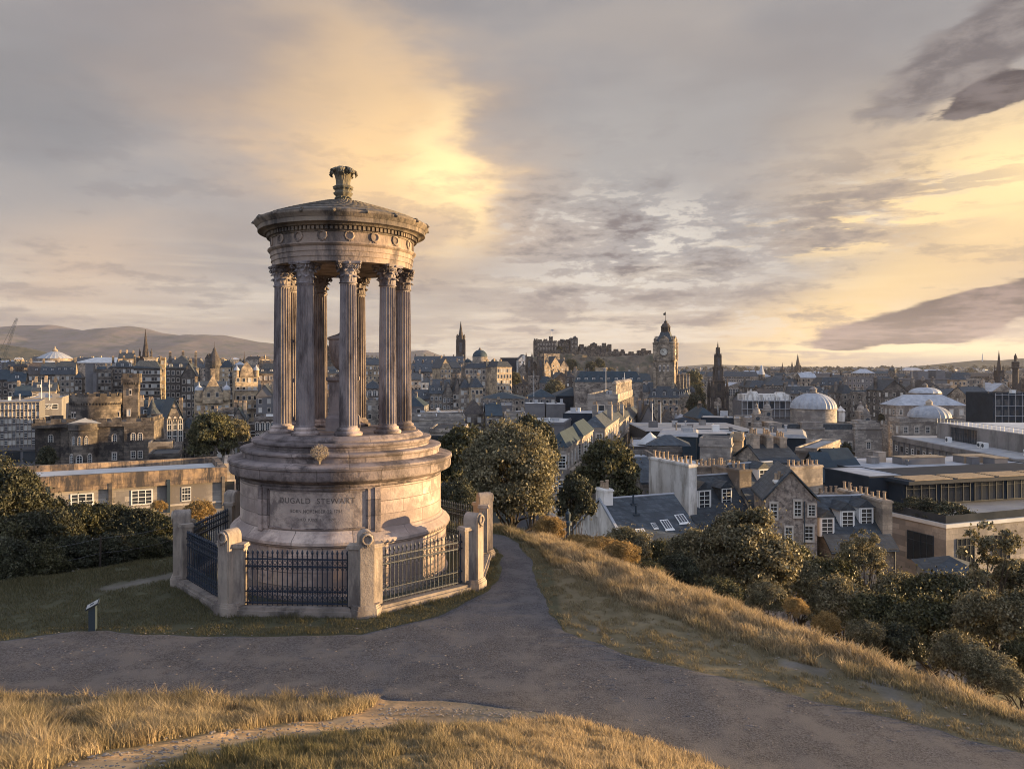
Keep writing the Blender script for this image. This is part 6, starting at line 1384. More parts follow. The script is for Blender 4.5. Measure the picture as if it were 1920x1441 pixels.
bld('pale temple front art gallery among the park trees', 1366, 1400, 724, 640, 24, 0, 'gabley', 3, 'wall_light', 'lead', fl=1, bays=5, side=2, win='arch', ww=3, wh=6, sh=9)
r, Z, s = root_at('department_store_tower', 'domed corner tower of an ornate department store, pale roof', 'tower', 1428, 560)
b = MB(); b.lathe([(6.5*s, 0), (6.5*s, Z(716)), (7.4*s, Z(715)), (7.4*s, Z(712)), (6*s, Z(711)), (6*s, Z(702))], 8); b.build('tower', 'wall_dark', r); b = MB(); b.lathe([(6.6*s, Z(702)), (3*s, Z(690)), (3*s, Z(688)), (1.2*s, Z(685)), (0, Z(684))], 8); b.build('roof', 'lead', r)
bld('dark store block with long slate roofs right of the domed corner tower', 1436, 1485, 722, 540, 30, 0, 'hip', 6, 'wall_dark', 'slate', fl=4, bays=9, side=4, chim=3)
bld('store wing under the domed corner tower', 1405, 1440, 726, 548, 26, 0, 'mansard', 5, 'wall_dark', 'slate', fl=4, bays=6, side=3, chim=2)
# cathedral with three spires and its neighbours
t, Z, s = root_at('three_spired_cathedral', 'cathedral with one tall and two lower spires on the right horizon', 'cathedral', 1498, 1500)
for px, tip, w_, sh_ in ((1503, 662, 9, 686), (1497, 676, 5, 694), (1485, 676, 6.5, 694)):
    b = MB(); x = (px-1498)*s; q = w_*s/2; b.sq([(q, 0), (q, Z(sh_)), (q*.9, Z(sh_-1))], x, 20 if px == 1503 else 0); b.build('tower', 'gothic', t); b = MB(); b.lathe([(q*1.0, Z(sh_)), (0, Z(tip))], 8, x, 20 if px == 1503 else 0); 
    for a in range(4): b.lathe([(q*.22, Z(sh_+4)), (0, Z(sh_-5))], 5, x+q*math.cos(a*math.pi/2+.78)*1.3, (20 if px == 1503 else 0)+q*math.sin(a*math.pi/2+.78)*1.3)
    b.build('spire', 'gothic', t)
spire('small pinnacled clock steeple left of the three spires', 1467, 679, 692, 6, 1300, m='gothic')
spire('tall dark steeple near the right edge, left of the column', 1873, 656, 694, 11, 640, spw=9, m='gothic')
t, Z, s = root_at('memorial_column', 'tall memorial column with a statue on top at the right edge', 'column', 1904, 590)
b = MB(); b.sq([(8*s, 0), (8*s, Z(752)), (6.5*s, Z(748))]); b.lathe([(6.2*s, Z(748)), (5.6*s, Z(740)), (4.9*s, Z(692))], 24); b.lathe([(4.9*s, Z(692)), (6.2*s, Z(689.5))], 24); b.sq([(7.2*s, Z(690)), (7.2*s, Z(688.5)), (4.5*s, Z(688)), (4.5*s, Z(680)), (5*s, Z(679)), (3*s, Z(677))]); b.build('shaft', 'gothic', t, smooth=30)
b = MB(); b.lathe([(1.9*s, Z(677)), (2.4*s, Z(672)), (2.5*s, Z(668)), (1.6*s, Z(666)), (1.2*s, Z(665.5)), (1.2*s, Z(664)), (0, Z(662.5))], 12); b.tube([(2*s, 0, Z(670)), (3*s, -1, Z(672.5)), (1.6*s, -2, Z(674))], .5*s, 6); b.build('statue', 'gothic', t, smooth=60)
t, Z, s = root_at('green_dome_church', 'dark domed church lantern on the far skyline at right', 'church', 1673, 1000); dome(t, 0, 0, Z(695), 6.5*s, 'slate_teal', hr=1.0, ribs=8, drum=Z(695)+1, dm='wall_dark'); b = MB(); b.lathe([(1.3*s, Z(689)), (1*s, Z(687)), (.1*s, Z(683.5))], 8); b.build('finial', 'gothic', t)
r = root_at('radio_mast', 'thin mast on the wooded hill at the right', 'mast', 1842, 4150, base=WZ(680, 4150)); b = MB(); b.lathe([(4, 0), (1.5, r[1](663))], 6); b.build('mast', 'steel', r[0])
# ================================================================== RIGHT: domed record hall and neighbours
r = bld('domed classical record hall with pale ashlar front and corner pavilions', 1448, 1652, 808, 300, 22, 0, 'flat', wall='wall_ashlar', roofm='flat_roof', fl=3, bays=0, side=0, parapet=.6, sh=6)
h, W = r['h'], r['W']; s = 300/F
def ux(px): return (px-1550)*s
b = MB()
for a, c in ((1440, 1466), (1502, 1542), (1600, 1650)):
    b.box(ux(a), ux(c), -1.6, 0, 0, h+.8); b.box(ux(a)-.3, ux(c)+.3, -1.9, .2, h+.8, h+1.4); 
b.box(ux(1602), ux(1648), -1.0, 8, h+1.4, h+3.2); b.box(ux(1608), ux(1642), -.6, 6, h+3.2, h+4.2); b.box(ux(1440), ux(1464), -1, 8, h+1.4, h+3.4); b.box(ux(1502), ux(1542), -.8, 4, h+1.4, h+3.6)
for z in (.33, .62): b.box(-W/2-.1, W/2+.1, -1.75, 0, h*z-.2, h*z+.2)
b.build('pavilions', 'wall_ashlar', r)
b = MB(); 
for a, c in ((1466, 1502), (1542, 1600)): b.box(ux(a), ux(c), 1, 10, h+.1, h+2.6)
b.build('range_roof', 'slate', r)
for row in (834, 866):
    for px in (1475, 1492, 1555, 1577, 1594): put('sash', r, ux(px), -.01, WZ(row, 300)-r.location.z, 1.3, 2.6)
    for px in (1522, 1625): put('sash' if row < 850 else 'arch', r, ux(px), -1.62, WZ(row, 300)-r.location.z, 1.5, 2.8)
for px in (1522, 1625): b = MB(); b.prism([(-1.7, 0), (1.7, 0), (0, .9)], -.35, 0, 'y'); b.build('window_pediment', 'trim', r, loc=(ux(px), -1.62, WZ(826, 300)-r.location.z))
dz = WZ(766, 320)-r.location.z; dome(r, WX(1525, 326)-r.location.x, 26, dz, 40*326/F, 'lead', hr=.72, ribs=32, drum=6.5, dm='wall_ashlar')
for px, yy, zt in ((1627, 2, 780), (1617, 30, 772), (1421, 4, 778), (1441, 30, 770)):
    z0 = h+3; d_ = 300+yy; zz = WZ(zt, d_)-r.location.z; q = 7.2*d_/F; x = WX(px, d_)-r.location.x
    b = MB(); b.sq([(q*1.1, 0), (q*1.1, zz-3.2), (q*.95, zz-3), (q*.95, zz), (q*1.12, zz+.05), (q*1.12, zz+.5)], x, yy+q); b.lathe([(q*.95, zz+.5), (q*.98, zz+1.2), (q*.7, zz+2.4), (q*.3, zz+3.0), (q*.25, zz+3.6), (q*.35, zz+3.9), (.1, zz+4.6), (0, zz+5.4)], 16, x, yy+q); tt = b.build('clock_turret', 'wall_ashlar', r, smooth=30)
    b = MB(); b.lathe([(q*.5, 0), (q*.5, .12), (0, .12)], 24); b.build('clock_face', 'dark_paint', tt, loc=(x, yy+.0-q*.0+q*.05-.05, zz-1.4)).rotation_euler = (math.pi/2, 0, 0)
t, Z, s2 = root_at('roof_pavilion', 'tiny white cupola with balustrade right of the big dome', 'cupola', 1576, 330, base=WZ(790, 330)); b = MB(); b.lathe([(8*s2, 0), (8*s2, Z(772)), (9*s2, Z(771)), (9*s2, Z(769)), (4*s2, Z(765)), (1*s2, Z(761)), (0, Z(760))], 8); b.build('wall', 'wall_white', t)
# ornate glazed rooftop under repair
r = bld('rooftop under repair with white frame, blue sheeting and scaffold decks', 1390, 1496, 752, 400, 16, 0, 'flat', wall='wall_grey', roofm='pale_roof', fl=1, bays=0, side=0, bands=False, parapet=.4)
h, W = r['h'], r['W']; b = MB()
for i in range(11): x = -W/2+W*(i+.1)/10.5; b.box(x-.2, x+.2, -.5, .1, h-9, h+2)
for z in (h-8, h-4, h): b.box(-W/2, W/2, -1.2, 0, z-.12, z+.12)
b.build('scaffold', 'steel', r)
for i in range(5): b = MB(); b.box(-1.4, 1.4, -.4, 0, -1.7, 1.7); b.build('sheeting', 'dark_clad', r, loc=(-W/2+W*(i*2+1.6)/10.5, 0, h-1.9))
b = MB(); b.sq([(3, h), (3, h+2), (2, h+5)], -W*.2, 10); b.sq([(3, h), (3, h+2), (2, h+4.5)], W*.3, 10); b.box(-W*.35, W*.45, 8, 22, h+.2, h+3.4); b.build('attic', 'wall_white', r)
bld('low brown range in front of the rooftop under repair', 1370, 1450, 788, 360, 20, 0, 'flat', wall='wall_mid', roofm='flat_roof', fl=2, bays=6, side=1)
bld('pale pavilion block left of the record hall', 1398, 1442, 786, 318, 16, 0, 'flat', wall='wall_ashlar', roofm='flat_roof', fl=2, bays=3, side=1)
# roofscape between
bld('dark blue glazed penthouse box on the flat roofs left of centre-right', 1314, 1376, 784, 205, 9, -16, 'flat', wall='dark_clad', roofm='flat_roof', fl=1, bays=0, side=0, bands=False, parapet=.2)
bld('pale concrete end box attached to the dark blue penthouse', 1376, 1388, 785, 203, 9, -16, 'flat', wall='wall_light', roofm='flat_roof', fl=1, bays=0, side=0, bands=False, parapet=.2)
bld('small white roof tank on the flat roofs right of the clock tower hotel', 1265, 1284, 796, 200, 3, 0, 'flat', wall='wall_white', fl=1, bays=0, side=0, bands=False, parapet=.1, base=WZ(806, 200), name='roof_tank', cat='roof tank')
bld('dark curved plant shed beside the small white roof tank', 1266, 1312, 791, 215, 8, 0, 'hip', 1.2, 'dark_clad', 'dark_clad', fl=1, bays=0, side=0, bands=False)
bld('wide flat roofed block with blue slate mansard and small pale skylights', 1212, 1418, 808, 178, 26, 0, 'deck', 0.2, 'slate', 'flat_roof', fl=1, bays=0, side=0, bands=False)
r = bld('blue slate mansard wing with five small square skylights', 1306, 1410, 816, 160, 14, 0, 'flat', wall='slate_teal', roofm='flat_roof', fl=1, bays=0, side=0, bands=False, parapet=.3)
for i in range(5): put('farb', r, r['W']*(-.36+.13*i), -.01, r['h']-1.0, .9, .9, name='skylight')
bld('dark slate mansard block with mitred corner right of the well', 1235, 1306, 818, 150, 16, -14, 'deck', .3, 'slate_teal', 'flat_roof', fl=1, bays=0, side=0, bands=False)
r = bld('square stone stair tower with heavy dark cornice and sunlit right side', 1312, 1370, 833, 118, 5, -20, 'flat', wall='wall_ashlar', roofm='flat_roof', fl=1, bays=0, side=1, win='dark', sh=6, ww=.8, wh=4, faces='R', parapet=1.0)
bld('smaller stone pier block joined to the right of the stair tower', 1370, 1392, 822, 121, 4, -20, 'flat', wall='wall_sun_gold', roofm='flat_roof', fl=1, bays=0, side=0, parapet=.8)
r = bld('teal slate block with lead roof and glass cone skylight', 1180, 1278, 843, 122, 16, -10, 'flat', wall='wall_dark', roofm='lead', fl=4, bays=6, side=4, sh=3.7, win='sash', faces='FR', parapet=.5)
b = MB(); b.lathe([(2.2, 0), (2.0, .3), (.1, 1.9), (0, 2.0)], 16); b.build('glass_cone', 'pale_roof', r, loc=(-.8, 6, r['h']+.4))
b = MB(); roof_mesh(b, 'hip', 7, 6, 0, 1.5, .1); b.build('lantern_roof', 'slate', r, loc=(r['W']*.25, 1, r['h']+.6))
bld('white flat roofed range before the square stair tower', 1262, 1330, 874, 112, 8, 8, 'flat', wall='wall_dark', roofm='pale_roof', fl=3, bays=3, side=1, win='sash', parapet=.25, sh=3.4)
bld('near dark classical block with white sash windows behind the white gable wall', 1190, 1240, 872, 104, 12, 0, 'flat', wall='wall_dark', roofm='lead', fl=3, bays=3, side=1, win='sash', sh=5.2, ww=1.25, wh=2.5)
r = bld('large dark clad mansard with pale ribbed right slope', 1400, 1510, 820, 142, 15, -20, 'deck', .6, 'dark_clad', 'flat_roof', fl=1, bays=0, side=0, bands=False)
r = bld('blue slate wall block left of the large dark clad mansard', 1388, 1446, 822, 136, 8, 0, 'flat', wall='slate_teal', roofm='flat_roof', fl=1, bays=0, side=0, bands=False, parapet=.3)
r = bld('tall narrow stone range with vertical window strips on its sunlit right', 1492, 1532, 845, 120, 18, -34, 'flat', wall='wall_light', roofm='flat_roof', fl=4, bays=0, side=9, sh=4.2, win='dark', ww=1.0, wh=3.4, faces='R', parapet=.5)
bld('shaded chimneyed tenement below the dark clad mansard', 1432, 1500, 868, 104, 9, 8, 'gable', 2, 'wall_mid', 'slate', fl=2, bays=3, side=1, chim=3, win='sash', near=True, chm='wall_light')
# offices at the right
bld('grey office block with small square windows on the right skyline', 1590, 1645, 708, 520, 10, 0, 'flat', wall='wall_grey', fl=3, bays=7, side=2, parapet=.5)
bld('blank grey shopping block on the right skyline', 1525, 1556, 702, 600, 10, 0, 'flat', wall='wall_grey', fl=1, bays=0, side=0)
bld('mansard roof with four round topped dormers over the record hall', 1538, 1586, 722, 470, 16, 0, 'mansard', 5, 'wall_mid', 'slate', fl=2, bays=5, side=1, dorm=4)
bld('long brown terrace roof behind the record hall dome', 1480, 1548, 738, 420, 18, 0, 'mansard', 4, 'wall_mid', 'slate', fl=2, bays=8, side=1, dorm=5, chim=3)
spire('stubby turret steeple right of the record hall', 1655, 706, 734, 9, 430, m='wall_mid', sm='slate')
r = bld('wide pale bank office with recessed top storey left of the steeple and column', 1675, 1782, 722, 430, 14, 0, 'flat', wall='wall_ashlar', fl=2, bays=11, side=1, sh=4.6, win='dark', ww=1.6, wh=2.4)
h, W = r['h'], r['W']; b = MB(); b.box(-W*.38, W*.5, 3, 20, h, h+3.2); b.box(-W*.40, W*.52, 2.5, 20.5, h+3.2, h+3.7); b.box(W*.02, W*.2, 5, 14, h+3.7, h+8); b.box(W*.34, W*.5, 5, 14, h+3.7, h+8.5); b.build('penthouse', 'wall_grey', r)
bld('cream and slate corner block just right of the wide pale bank office', 1780, 1812, 712, 440, 16, -14, 'mansard', 4, 'wall_sun_gold', 'slate', fl=4, bays=4, side=3, chim=1)
r = bld('broad record office with low hipped lead roof and small dome behind', 1680, 1812, 760, 330, 14, 0, 'hip', 4.5, 'wall_ashlar', 'lead', fl=2, bays=7, side=4, sh=5, win='sash', ww=1.4, wh=2.4, chim=0, faces='FL')
dome(r, 6, 16, r['h']+5, 6.5, 'lead', hr=.4, ribs=16, drum=2)
r = bld('stone front block under the ribbed pale dome, five sash windows', 1688, 1812, 790, 290, 9, 0, 'flat', wall='wall_ashlar', roofm='flat_roof', fl=2, bays=6, side=2, sh=5.5, win='sash', ww=1.5, wh=2.6, parapet=1.2, faces='FL')
dome(r, WX(1742, 299)-r.location.x, 9, r['h']+1.2, 36*300/F, 'lead', hr=.62, ribs=24, drum=1.4)
r = bld('dark building wrapped in scaffold sheeting at the right edge', 1862, 2000, 742, 250, 15, 0, 'flat', wall='dark_clad', roofm='dark_clad', fl=1, bays=0, side=0, bands=False)
h, W = r['h'], r['W']
for k in range(4):
    for i in range(8): put('dark', r, -W/2+W*(i+.5)/8, -.01, h-2.2-3.4*k, 1.9, 2.0)
b = MB()
for i in range(12): x = -W/2+W*i/11; b.tube([(x, -1.2, 0), (x, -1.2, h+1)], .07, 5)
for z in (h-10, h-6.6, h-3.2, h+.4): b.tube([(-W/2, -1.2, z), (W/2, -1.2, z)], .07, 5)
b.build('scaffold', 'steel', r)
# long grey office with square windows running along the view
r = thing('office_building', 'long grey office with flat roof and rows of square hooded windows running towards us', 'office', (99.5, 150, gz(100, 175)-2), math.radians(-2.5)); zt = -13.8-r.location.z
b = MB(); b.box(0, 24, 0, 52, 0, zt); b.box(-.35, 24.3, -.3, 52.3, zt-.3, zt+.9); b.build('wall', 'wall_concrete', r)
b = MB(); b.box(.5, 23.6, .5, 51.6, zt+.3, zt+.93); b.build('roof', 'flat_roof', r)
for k in range(4):
    for i in range(17): put('farw' if (i+k) % 3 else 'dark', r, -.01, 1.8+50*(i+.5)/17, zt-2.2-3.2*k, 1.25, 1.45, -math.pi/2)
b = MB()
for i in range(18): y = 1.8+50*i/17; b.box(-.28, 0, y-.12, y+.12, 0, zt-.3)
for k in range(5): b.box(-.2, 0, 0, 52, zt-.65-3.2*k, zt-.45-3.2*k)
b.build('grid_fins', 'wall_grey', r)
r = thing('rooftop_block', 'pale concrete rooftop block with dark louvres and railing over the long grey office', 'rooftop block', (108, 150, zt+r.location.z+.2), math.radians(-2.5))
b = MB(); b.box(0, 30, 0, 46, 0, 4.6); b.build('wall', 'wall_concrete', r); b = MB(); b.box(.4, 29.6, .4, 45.6, 4.55, 4.75); b.build('roof', 'pale_roof', r)
for i in range(4): put('big', r, -.01, 38-2.9*i, 2.4, 2.7, 3.4, -math.pi/2, name='louvre')
b = MB()
for i in range(30): y = 46*i/29; b.tube([(0.1, y, 4.6), (.1, y, 5.8)], .04, 4)
b.tube([(.1, 0, 5.8), (.1, 46, 5.8)], .05, 4); b.tube([(.1, 0, 5.2), (.1, 46, 5.2)], .04, 4); b.build('railing', 'steel', r)
for i, y in enumerate((142+8, 142+22, 142+23.5, 142+36)):
    t = thing('air_conditioner', f'pale air conditioning unit on the grey office roof, {ORD[i]} from the near end', 'air conditioner', (105.5, y+5, -13.8+.95), 0, 'air conditioners on the office roof'); b = MB(); b.box(-.5, .5, -.6, .6, 0, 1.3); b.build('casing', 'white_paint', t); b = MB(); b.lathe([(.42, 0), (.42, .05), (0, .05)], 16); o = b.build('fan', 'dark_paint', t, loc=(-.5, 0, .7)); o.rotation_euler = (0, -math.pi/2, 0)

# modern stone and glass offices below
r = thing('modern_office', 'modern pale stone office with big dark openings and a planted roof terrace', 'office', (WX(1774, 75), 75, gz(44, 80)-2), math.radians(20)); zt = WZ(989, 75)-r.location.z
b = MB(); b.box(0, 24, 0, 14, 0, zt); b.build('wall', 'wall_ashlar', r)
b = MB(); b.box(-.15, 24.2, -.15, .45, zt-.02, zt+.35); b.box(-.15, .45, .45, 14.1, zt-.02, zt+.35); b.build('coping', 'pale_roof', r)
b = MB(); b.box(.45, 23.8, .45, 13.8, zt, zt+.05); b.build('roof', 'flat_roof', r)
for y, w_, z in ((10.7, 4.6, zt-1.9), (3.0, 3.2, zt-2.6)): put('big', r, -.01, y, z, w_, 3.0 if w_ < 4 else 2.2, -math.pi/2)
for x, z, w_ in ((2.6, zt-2.5, 2.4), (7.6, zt-2.5, 2.4), (12.8, zt-2.5, 2.6), (3.6, zt-6.5, 1.8), (7.6, zt-6.5, 3.4), (13, zt-6.5, 3.0)): put('big', r, x, -.01, z, w_, 2.6)
b = MB()
for x0_, x1_, y0_, y1_ in ((.1, 23, .12, .14), (.12, .14, .14, 13)): b.box(x0_, x1_, y0_, y1_, zt+.35, zt+1.15)
b.build('glass_balustrade', 'glass', r)
b = MB(); b.box(5.2, 11.0, 1.4, 3.6, zt+.052, zt+.12); b.build('lawn_strip', 'leaf_green', r)
for i, (x, y, sc_) in enumerate(((1.3, 5, 1.3), (1.4, 7.6, 1.0), (2.6, 3.6, 1.6), (4.0, 2.6, 1.4), (3.4, 6.4, 1.5), (1.2, 2.8, .9))):
    p = r.matrix_basis @ Vector((x, y, zt+.05)); plant('roof_shrub', f'clipped dark shrub on the planted roof terrace, {ORD[i]} from the left' , p.x, p.y, sc_*1.2, cat='shrub', name='shrub', group='shrubs on the roof terrace', z=p.z, wide=1.2)
t = thing('glass_pavilion', 'dark glazed roof pavilion with timber slatted canopies behind the terrace', 'pavilion', (WX(1692, 86), 86, zt+r.location.z+.06), math.radians(16)); H = 3.1
b = MB(); b.box(0, 26, 0, 8, 0, H-.4); b.build('wall', 'dark_clad', t)
for i in range(5): put('big', t, 2.6+4.9*i, -.02, 1.45, 4.3, 2.5)
b = MB(); b.box(-.6, 26.5, -1.6, 8.5, H-.4, H); b.build('canopy', 'dark_clad', t)
for i in range(4):
    b = MB()
    for k in range(9): b.box(.3+6*i, 5.6+6*i, -1.5+k*.36, -1.5+k*.36+.17, H+.02, H+.14)
    b.build('timber_slats', 'timber', t)
r = bld('dark box with flush glass front left of the timber slatted canopies', 1630, 1702, 895, 88, 8, 14, 'flat', wall='dark_clad', roofm='lead', fl=1, bays=0, side=0, bands=False, parapet=.2)
r = bld('very long flat glazed roof with skylight boxes stretching to the right edge', 1622, 1965, 880, 108, 14, 10, 'flat', wall='dark_clad', roofm='lead', fl=1, bays=0, side=0, bands=False, parapet=.25)
h, W = r['h'], r['W']
for i, (f, w_) in enumerate(((-.12, 2.6), (.0, 4.6), (.27, 5.0), (.31, 2.2))):
    p = Matrix.Rotation(math.radians(10), 4, 'Z') @ Vector((W*f, 5+(i == 3)*-3, h+.16)); t = thing('skylight_box', f'raised roof light box on the long flat glazed roof, {ORD[i]} from the left', 'skylight', (r.location.x+p.x, r.location.y+p.y, r.location.z+p.z), math.radians(10), 'raised roof light boxes'); b = MB(); b.box(-w_/2, w_/2, 0, 2.2, 0, 1.0); b.build('box', 'wall_grey', t); b = MB(); b.box(-w_/2-.1, w_/2+.1, -.1, 2.3, 1.0, 1.12); b.build('lid', 'timber', t)
bld('pale roofed low wing left of the long glazed roof', 1600, 1660, 872, 116, 9, 0, 'flat', wall='wall_light', roofm='pale_roof', fl=1, bays=0, side=0, bands=False, parapet=.2)
t, Z, s = root_at('ribbed_round_hall', 'round hall with ribbed pale conical roof beside the grey office', 'hall', 1647, 130); b = MB(); b.lathe([(30*s, 0), (30*s, Z(885))], 32); b.build('wall', 'wall_light', t, smooth=30); b = MB(); b.lathe([(32*s, Z(885)), (2*s, Z(863)), (0, Z(862))], 96, mod=lambda q, a, z: q*(1+.03*abs(math.cos(a*20))**8)); b.build('roof', 'lead', t)
bld('low blue slate wall roof peeping out of the shrubs on the right', 1745, 1850, 1078, 55, 4, -14, 'hip', .9, 'wall_mid', 'slate', fl=1, bays=0, side=0, bands=False)
for i, (a, c, tp, d, yw_, lab) in enumerate([(1540, 1580, 880, 125, 0, 'teal slate house with small rooflights right of the vertical strip range'), (1574, 1622, 892, 110, 10, 'teal slate house with white coped gable, lower right of it'), (1545, 1575, 905, 100, 0, 'plain harled house wall with drainpipe among the teal slate houses')]):
    bld(lab, a, c, tp, d, 9, yw_, 'gable', 3.4, 'wall_mid' if i < 2 else 'wall_concrete', 'slate_teal', fl=2, bays=2, side=1, near=True, win='sash')

# ------------------------------------------------------------------ cottages below the shrubs
def slope_pt(D, h, rh, u, t, up=.04):      # point on the front roof slope: t=0 eave, 1 ridge
    return (u, D/2*t, h+.18+rh*t+up)
def cottage(label, cx, cy, yaw, W, D, zeave, rh, wall='wall_white', slate='slate', zb=None, name='cottage', cat='house'):
    zb = zb if zb is not None else gz(cx, cy)-2.0
    r = thing(name, label, cat, (cx, cy, zb), math.radians(yaw)); h = zeave-zb
    b = MB(); b.box(-W/2, W/2, 0, D, 0, h); b.prism([(0, h), (D, h), (D/2, h+rh)], -W/2, W/2, 'x'); b.build('wall', wall, r)
    b = MB(); a, e = -.25, D+.25
    sl_ = rh/(D/2)
    b.prism([(a, h+sl_*a+.02), (D/2, h+rh+.02), (D/2, h+rh+.18), (a, h+sl_*a+.18)], -W/2-.12, W/2+.12, 'x'); b.prism([(D/2, h+rh+.02), (e, h+sl_*a+.02), (e, h+sl_*a+.18), (D/2, h+rh+.18)], -W/2-.12, W/2+.12, 'x'); rf = b.build('roof', slate, r)
    b = MB(); b.tube([(-W/2-.14, D/2, h+rh+.2), (W/2+.14, D/2, h+rh+.2)], .10, 8); b.build('ridge_capping', 'lead', rf)
    b = MB(); b.tube([(-W/2-.1, -.3, h+sl_*a-.02), (W/2+.1, -.3, h+sl_*a-.02)], .07, 6); b.tube([(W/2-.2, -.12, h-.1), (W/2-.2, -.12, 0)], .05, 6); b.build('gutter', 'dark_paint', r)
    r['h'] = h; return r, h, rf
def skyl(r, D, h, rh, u, t, w, l):
    o = link('skylight', WIN['skylight'], r, slope_pt(D, h, rh, u, t, .03)); o.rotation_euler = (math.atan2(rh, D/2), 0, 0); o.scale = (w, l, 1)
def dorm(r, D, h, rh, u, t, sc=1.0, kd='dormer'):
    o = link('dormer', WIN[kd], r, (u, D/2*t, h+rh*t+.62*sc)); o.scale = (sc, sc*.8, sc)
def gable_stack(r, W, D, h, side_, top, w=.8, d0=0, d1=None, pots=5, m='wall_white'):
    d1 = D if d1 is None else d1; x = side_*(W/2-w/2+.30)
    return chimney(r, x, (d0+d1)/2, 0, top, w, d1-d0, pots, m, near=True)
# A: white gable, slate roof with four skylights
ax, ay = (8.2+15.4)/2+2.1, 71.5-5.3; yaw = 22
r, h, rf = cottage('white harled cottage with gable chimney and four skylights in its dark slate roof', ax, ay, yaw, 7.9, 11.2, -10.9, 3.75)
chimney(r, -3.5, 5.6, h+2.2, -6.0-r.location.z, .95, 1.5, 3, 'wall_white', near=True)
for u, t_, w_, l_ in ((-1.9, .30, .85, 1.2), (-.2, .42, .45, .7), (1.1, .42, .85, 1.2), (3.0, .50, 1.0, 1.1)): skyl(r, 11.2, h, 3.75, u, t_, w_, l_)
for u, t_ in ((-1.3, .66), (-.9, .86)): b = MB(); b.lathe([(.09, 0), (.09, .75), (.12, .8), (0, .82)], 8); b.box(-.3, .3, -.2, .2, -.15, .02); b.build('flue', 'dark_paint', r, loc=slope_pt(11.2, h, 3.75, u, t_))
for y, z in ((2.8, h-.6), (5.4, h-.9)): put('dark', r, -3.96, y, z, .85, 1.35, -math.pi/2)
b = MB(); b.prism([(-.25, h-.2), (0, h-.1), (5.6, h+3.75+.1), (5.6, h+3.75+.32), (-.25, h+.05)], -4.12, -3.85, 'x'); b.prism([(5.6, h+3.75+.1), (11.2, h-.1), (11.45, h-.1), (5.6, h+3.75+.32)], -4.12, -3.85, 'x'); b.build('verge', 'lead', r)
# B: tall white chimney gable with slate roof and bay dormers
cxb = WX(1297, 76)+3.4*math.cos(.38); cyb = 76+3.4*math.sin(.38)-3
r, h, rf = cottage('white walled house with full width chimney gable and two bay dormers', cxb, cyb, 22, 6.9, 9.0, -10.6, 4.4)
gable_stack(r, 6.9, 9.0, h, -1, WZ(866, 76)-r.location.z, .95, 1.2, 8.4, 9)
dorm(r, 9, h, 4.4, -1.5, .40, 1.35); dorm(r, 9, h, 4.4, 1.4, .46, 1.15, 'dormerd')
# B2: continues right with stained chimney wall
cx2 = cxb+6.0*math.cos(.38); cy2 = cyb+6.0*math.sin(.38)
r, h, rf = cottage('slate roofed house with stained tall chimney wall and one dormer', cx2+.4, cy2+.3, 22, 5.6, 9.0, -10.0, 4.8, 'wall_light')
gable_stack(r, 5.6, 9, h, -1, WZ(876, 80)-r.location.z, 1.5, 2.4, 7.0, 6, 'wall_light')
dorm(r, 9, h, 4.8, .3, .62, 1.15); dorm(r, 9, h, 4.8, 1.7, .22, 1.0, 'dormerd')
for u in (-1, .6): skyl(r, 9, h, 4.8, u, .85, .4, .4)
# rear stack
t = thing('chimney_stack', 'free rear chimney stack with seven clay pots behind the bay dormer house', 'chimney', (WX(1330, 84), 84, -16), math.radians(10)); chimney(t, 0, 0, 0, WZ(872, 84)+16, 3.4, 1.1, 7, 'wall_mid', near=True)
# C: rubble gable house
r = bld('rubble stone house with crow gable facing us, cream chimney and sash windows', 1434, 1532, 938, 70, 6.5, -9, 'gabley', 2.7, 'wall_rubble', 'slate', fl=2, bays=0, side=0, bands=False)
h, W = r['h'], r['W']; chimney(r, -.6, .7, h+1.4, WZ(902, 70)-r.location.z, 1.5, .9, 5, 'wall_white', near=True)
for px, row, w_, h_ in ((1452, 958, .62, 1.45), (1495, 953, .62, 1.5), (1479, 1001, .62, 1.35), (1515, 998, .75, 1.4), (1520, 955, .62, 1.1)): put('sash', r, (px-1483)*70/F, -.01, WZ(row, 70)-r.location.z, w_, h_)
b = MB(); b.tube([(0, -.1, 0), (0, -.1, h)], .05, 6); b.build('drainpipe', 'dark_paint', r, loc=((1507-1483)*70/F, 0, 0))
t = thing('chimney_stack', 'long weathered chimney wall with a row of clay pots right of the rubble house', 'chimney', (WX(1505, 84), 84, -16), math.radians(22)); chimney(t, 0, 0, 0, WZ(872, 84)+16, 4.6, 1.2, 7, 'wall_light', near=True)
# D: slate roof with two dormers
xd, yd = WX(1588, 74), 70.5
r, h, rf = cottage('slate roofed cottage with white dormers and a long potted chimney wall', xd, yd, 8, 6.6, 9.0, -11.7, 4.0, 'wall_mid')
gable_stack(r, 6.6, 9, h, 1, WZ(925, 76)-r.location.z, 1.0, 1.0, 8.6, 8, 'wall_light'); dorm(r, 9, h, 4.0, -2.9, .28, 1.2); dorm(r, 9, h, 4.0, -.5, .40, 1.2); dorm(r, 9, h, 4.0, 1.6, .45, 1.2); 
t = thing('chimney_stack', 'ruinous garden wall stack with eight clay pots behind the two-dormer cottage', 'chimney', (WX(1572, 84), 84, -16), 0); chimney(t, 0, 0, 0, WZ(924, 84)+16, 4.4, 1.0, 8, 'wall_mid', near=True)
bld('dim slate roof filling the gap left of the white chimney gable', 1205, 1250, 905, 92, 8, 0, 'gable', 2.5, 'wall_dark', 'slate', fl=2, bays=0, side=0)
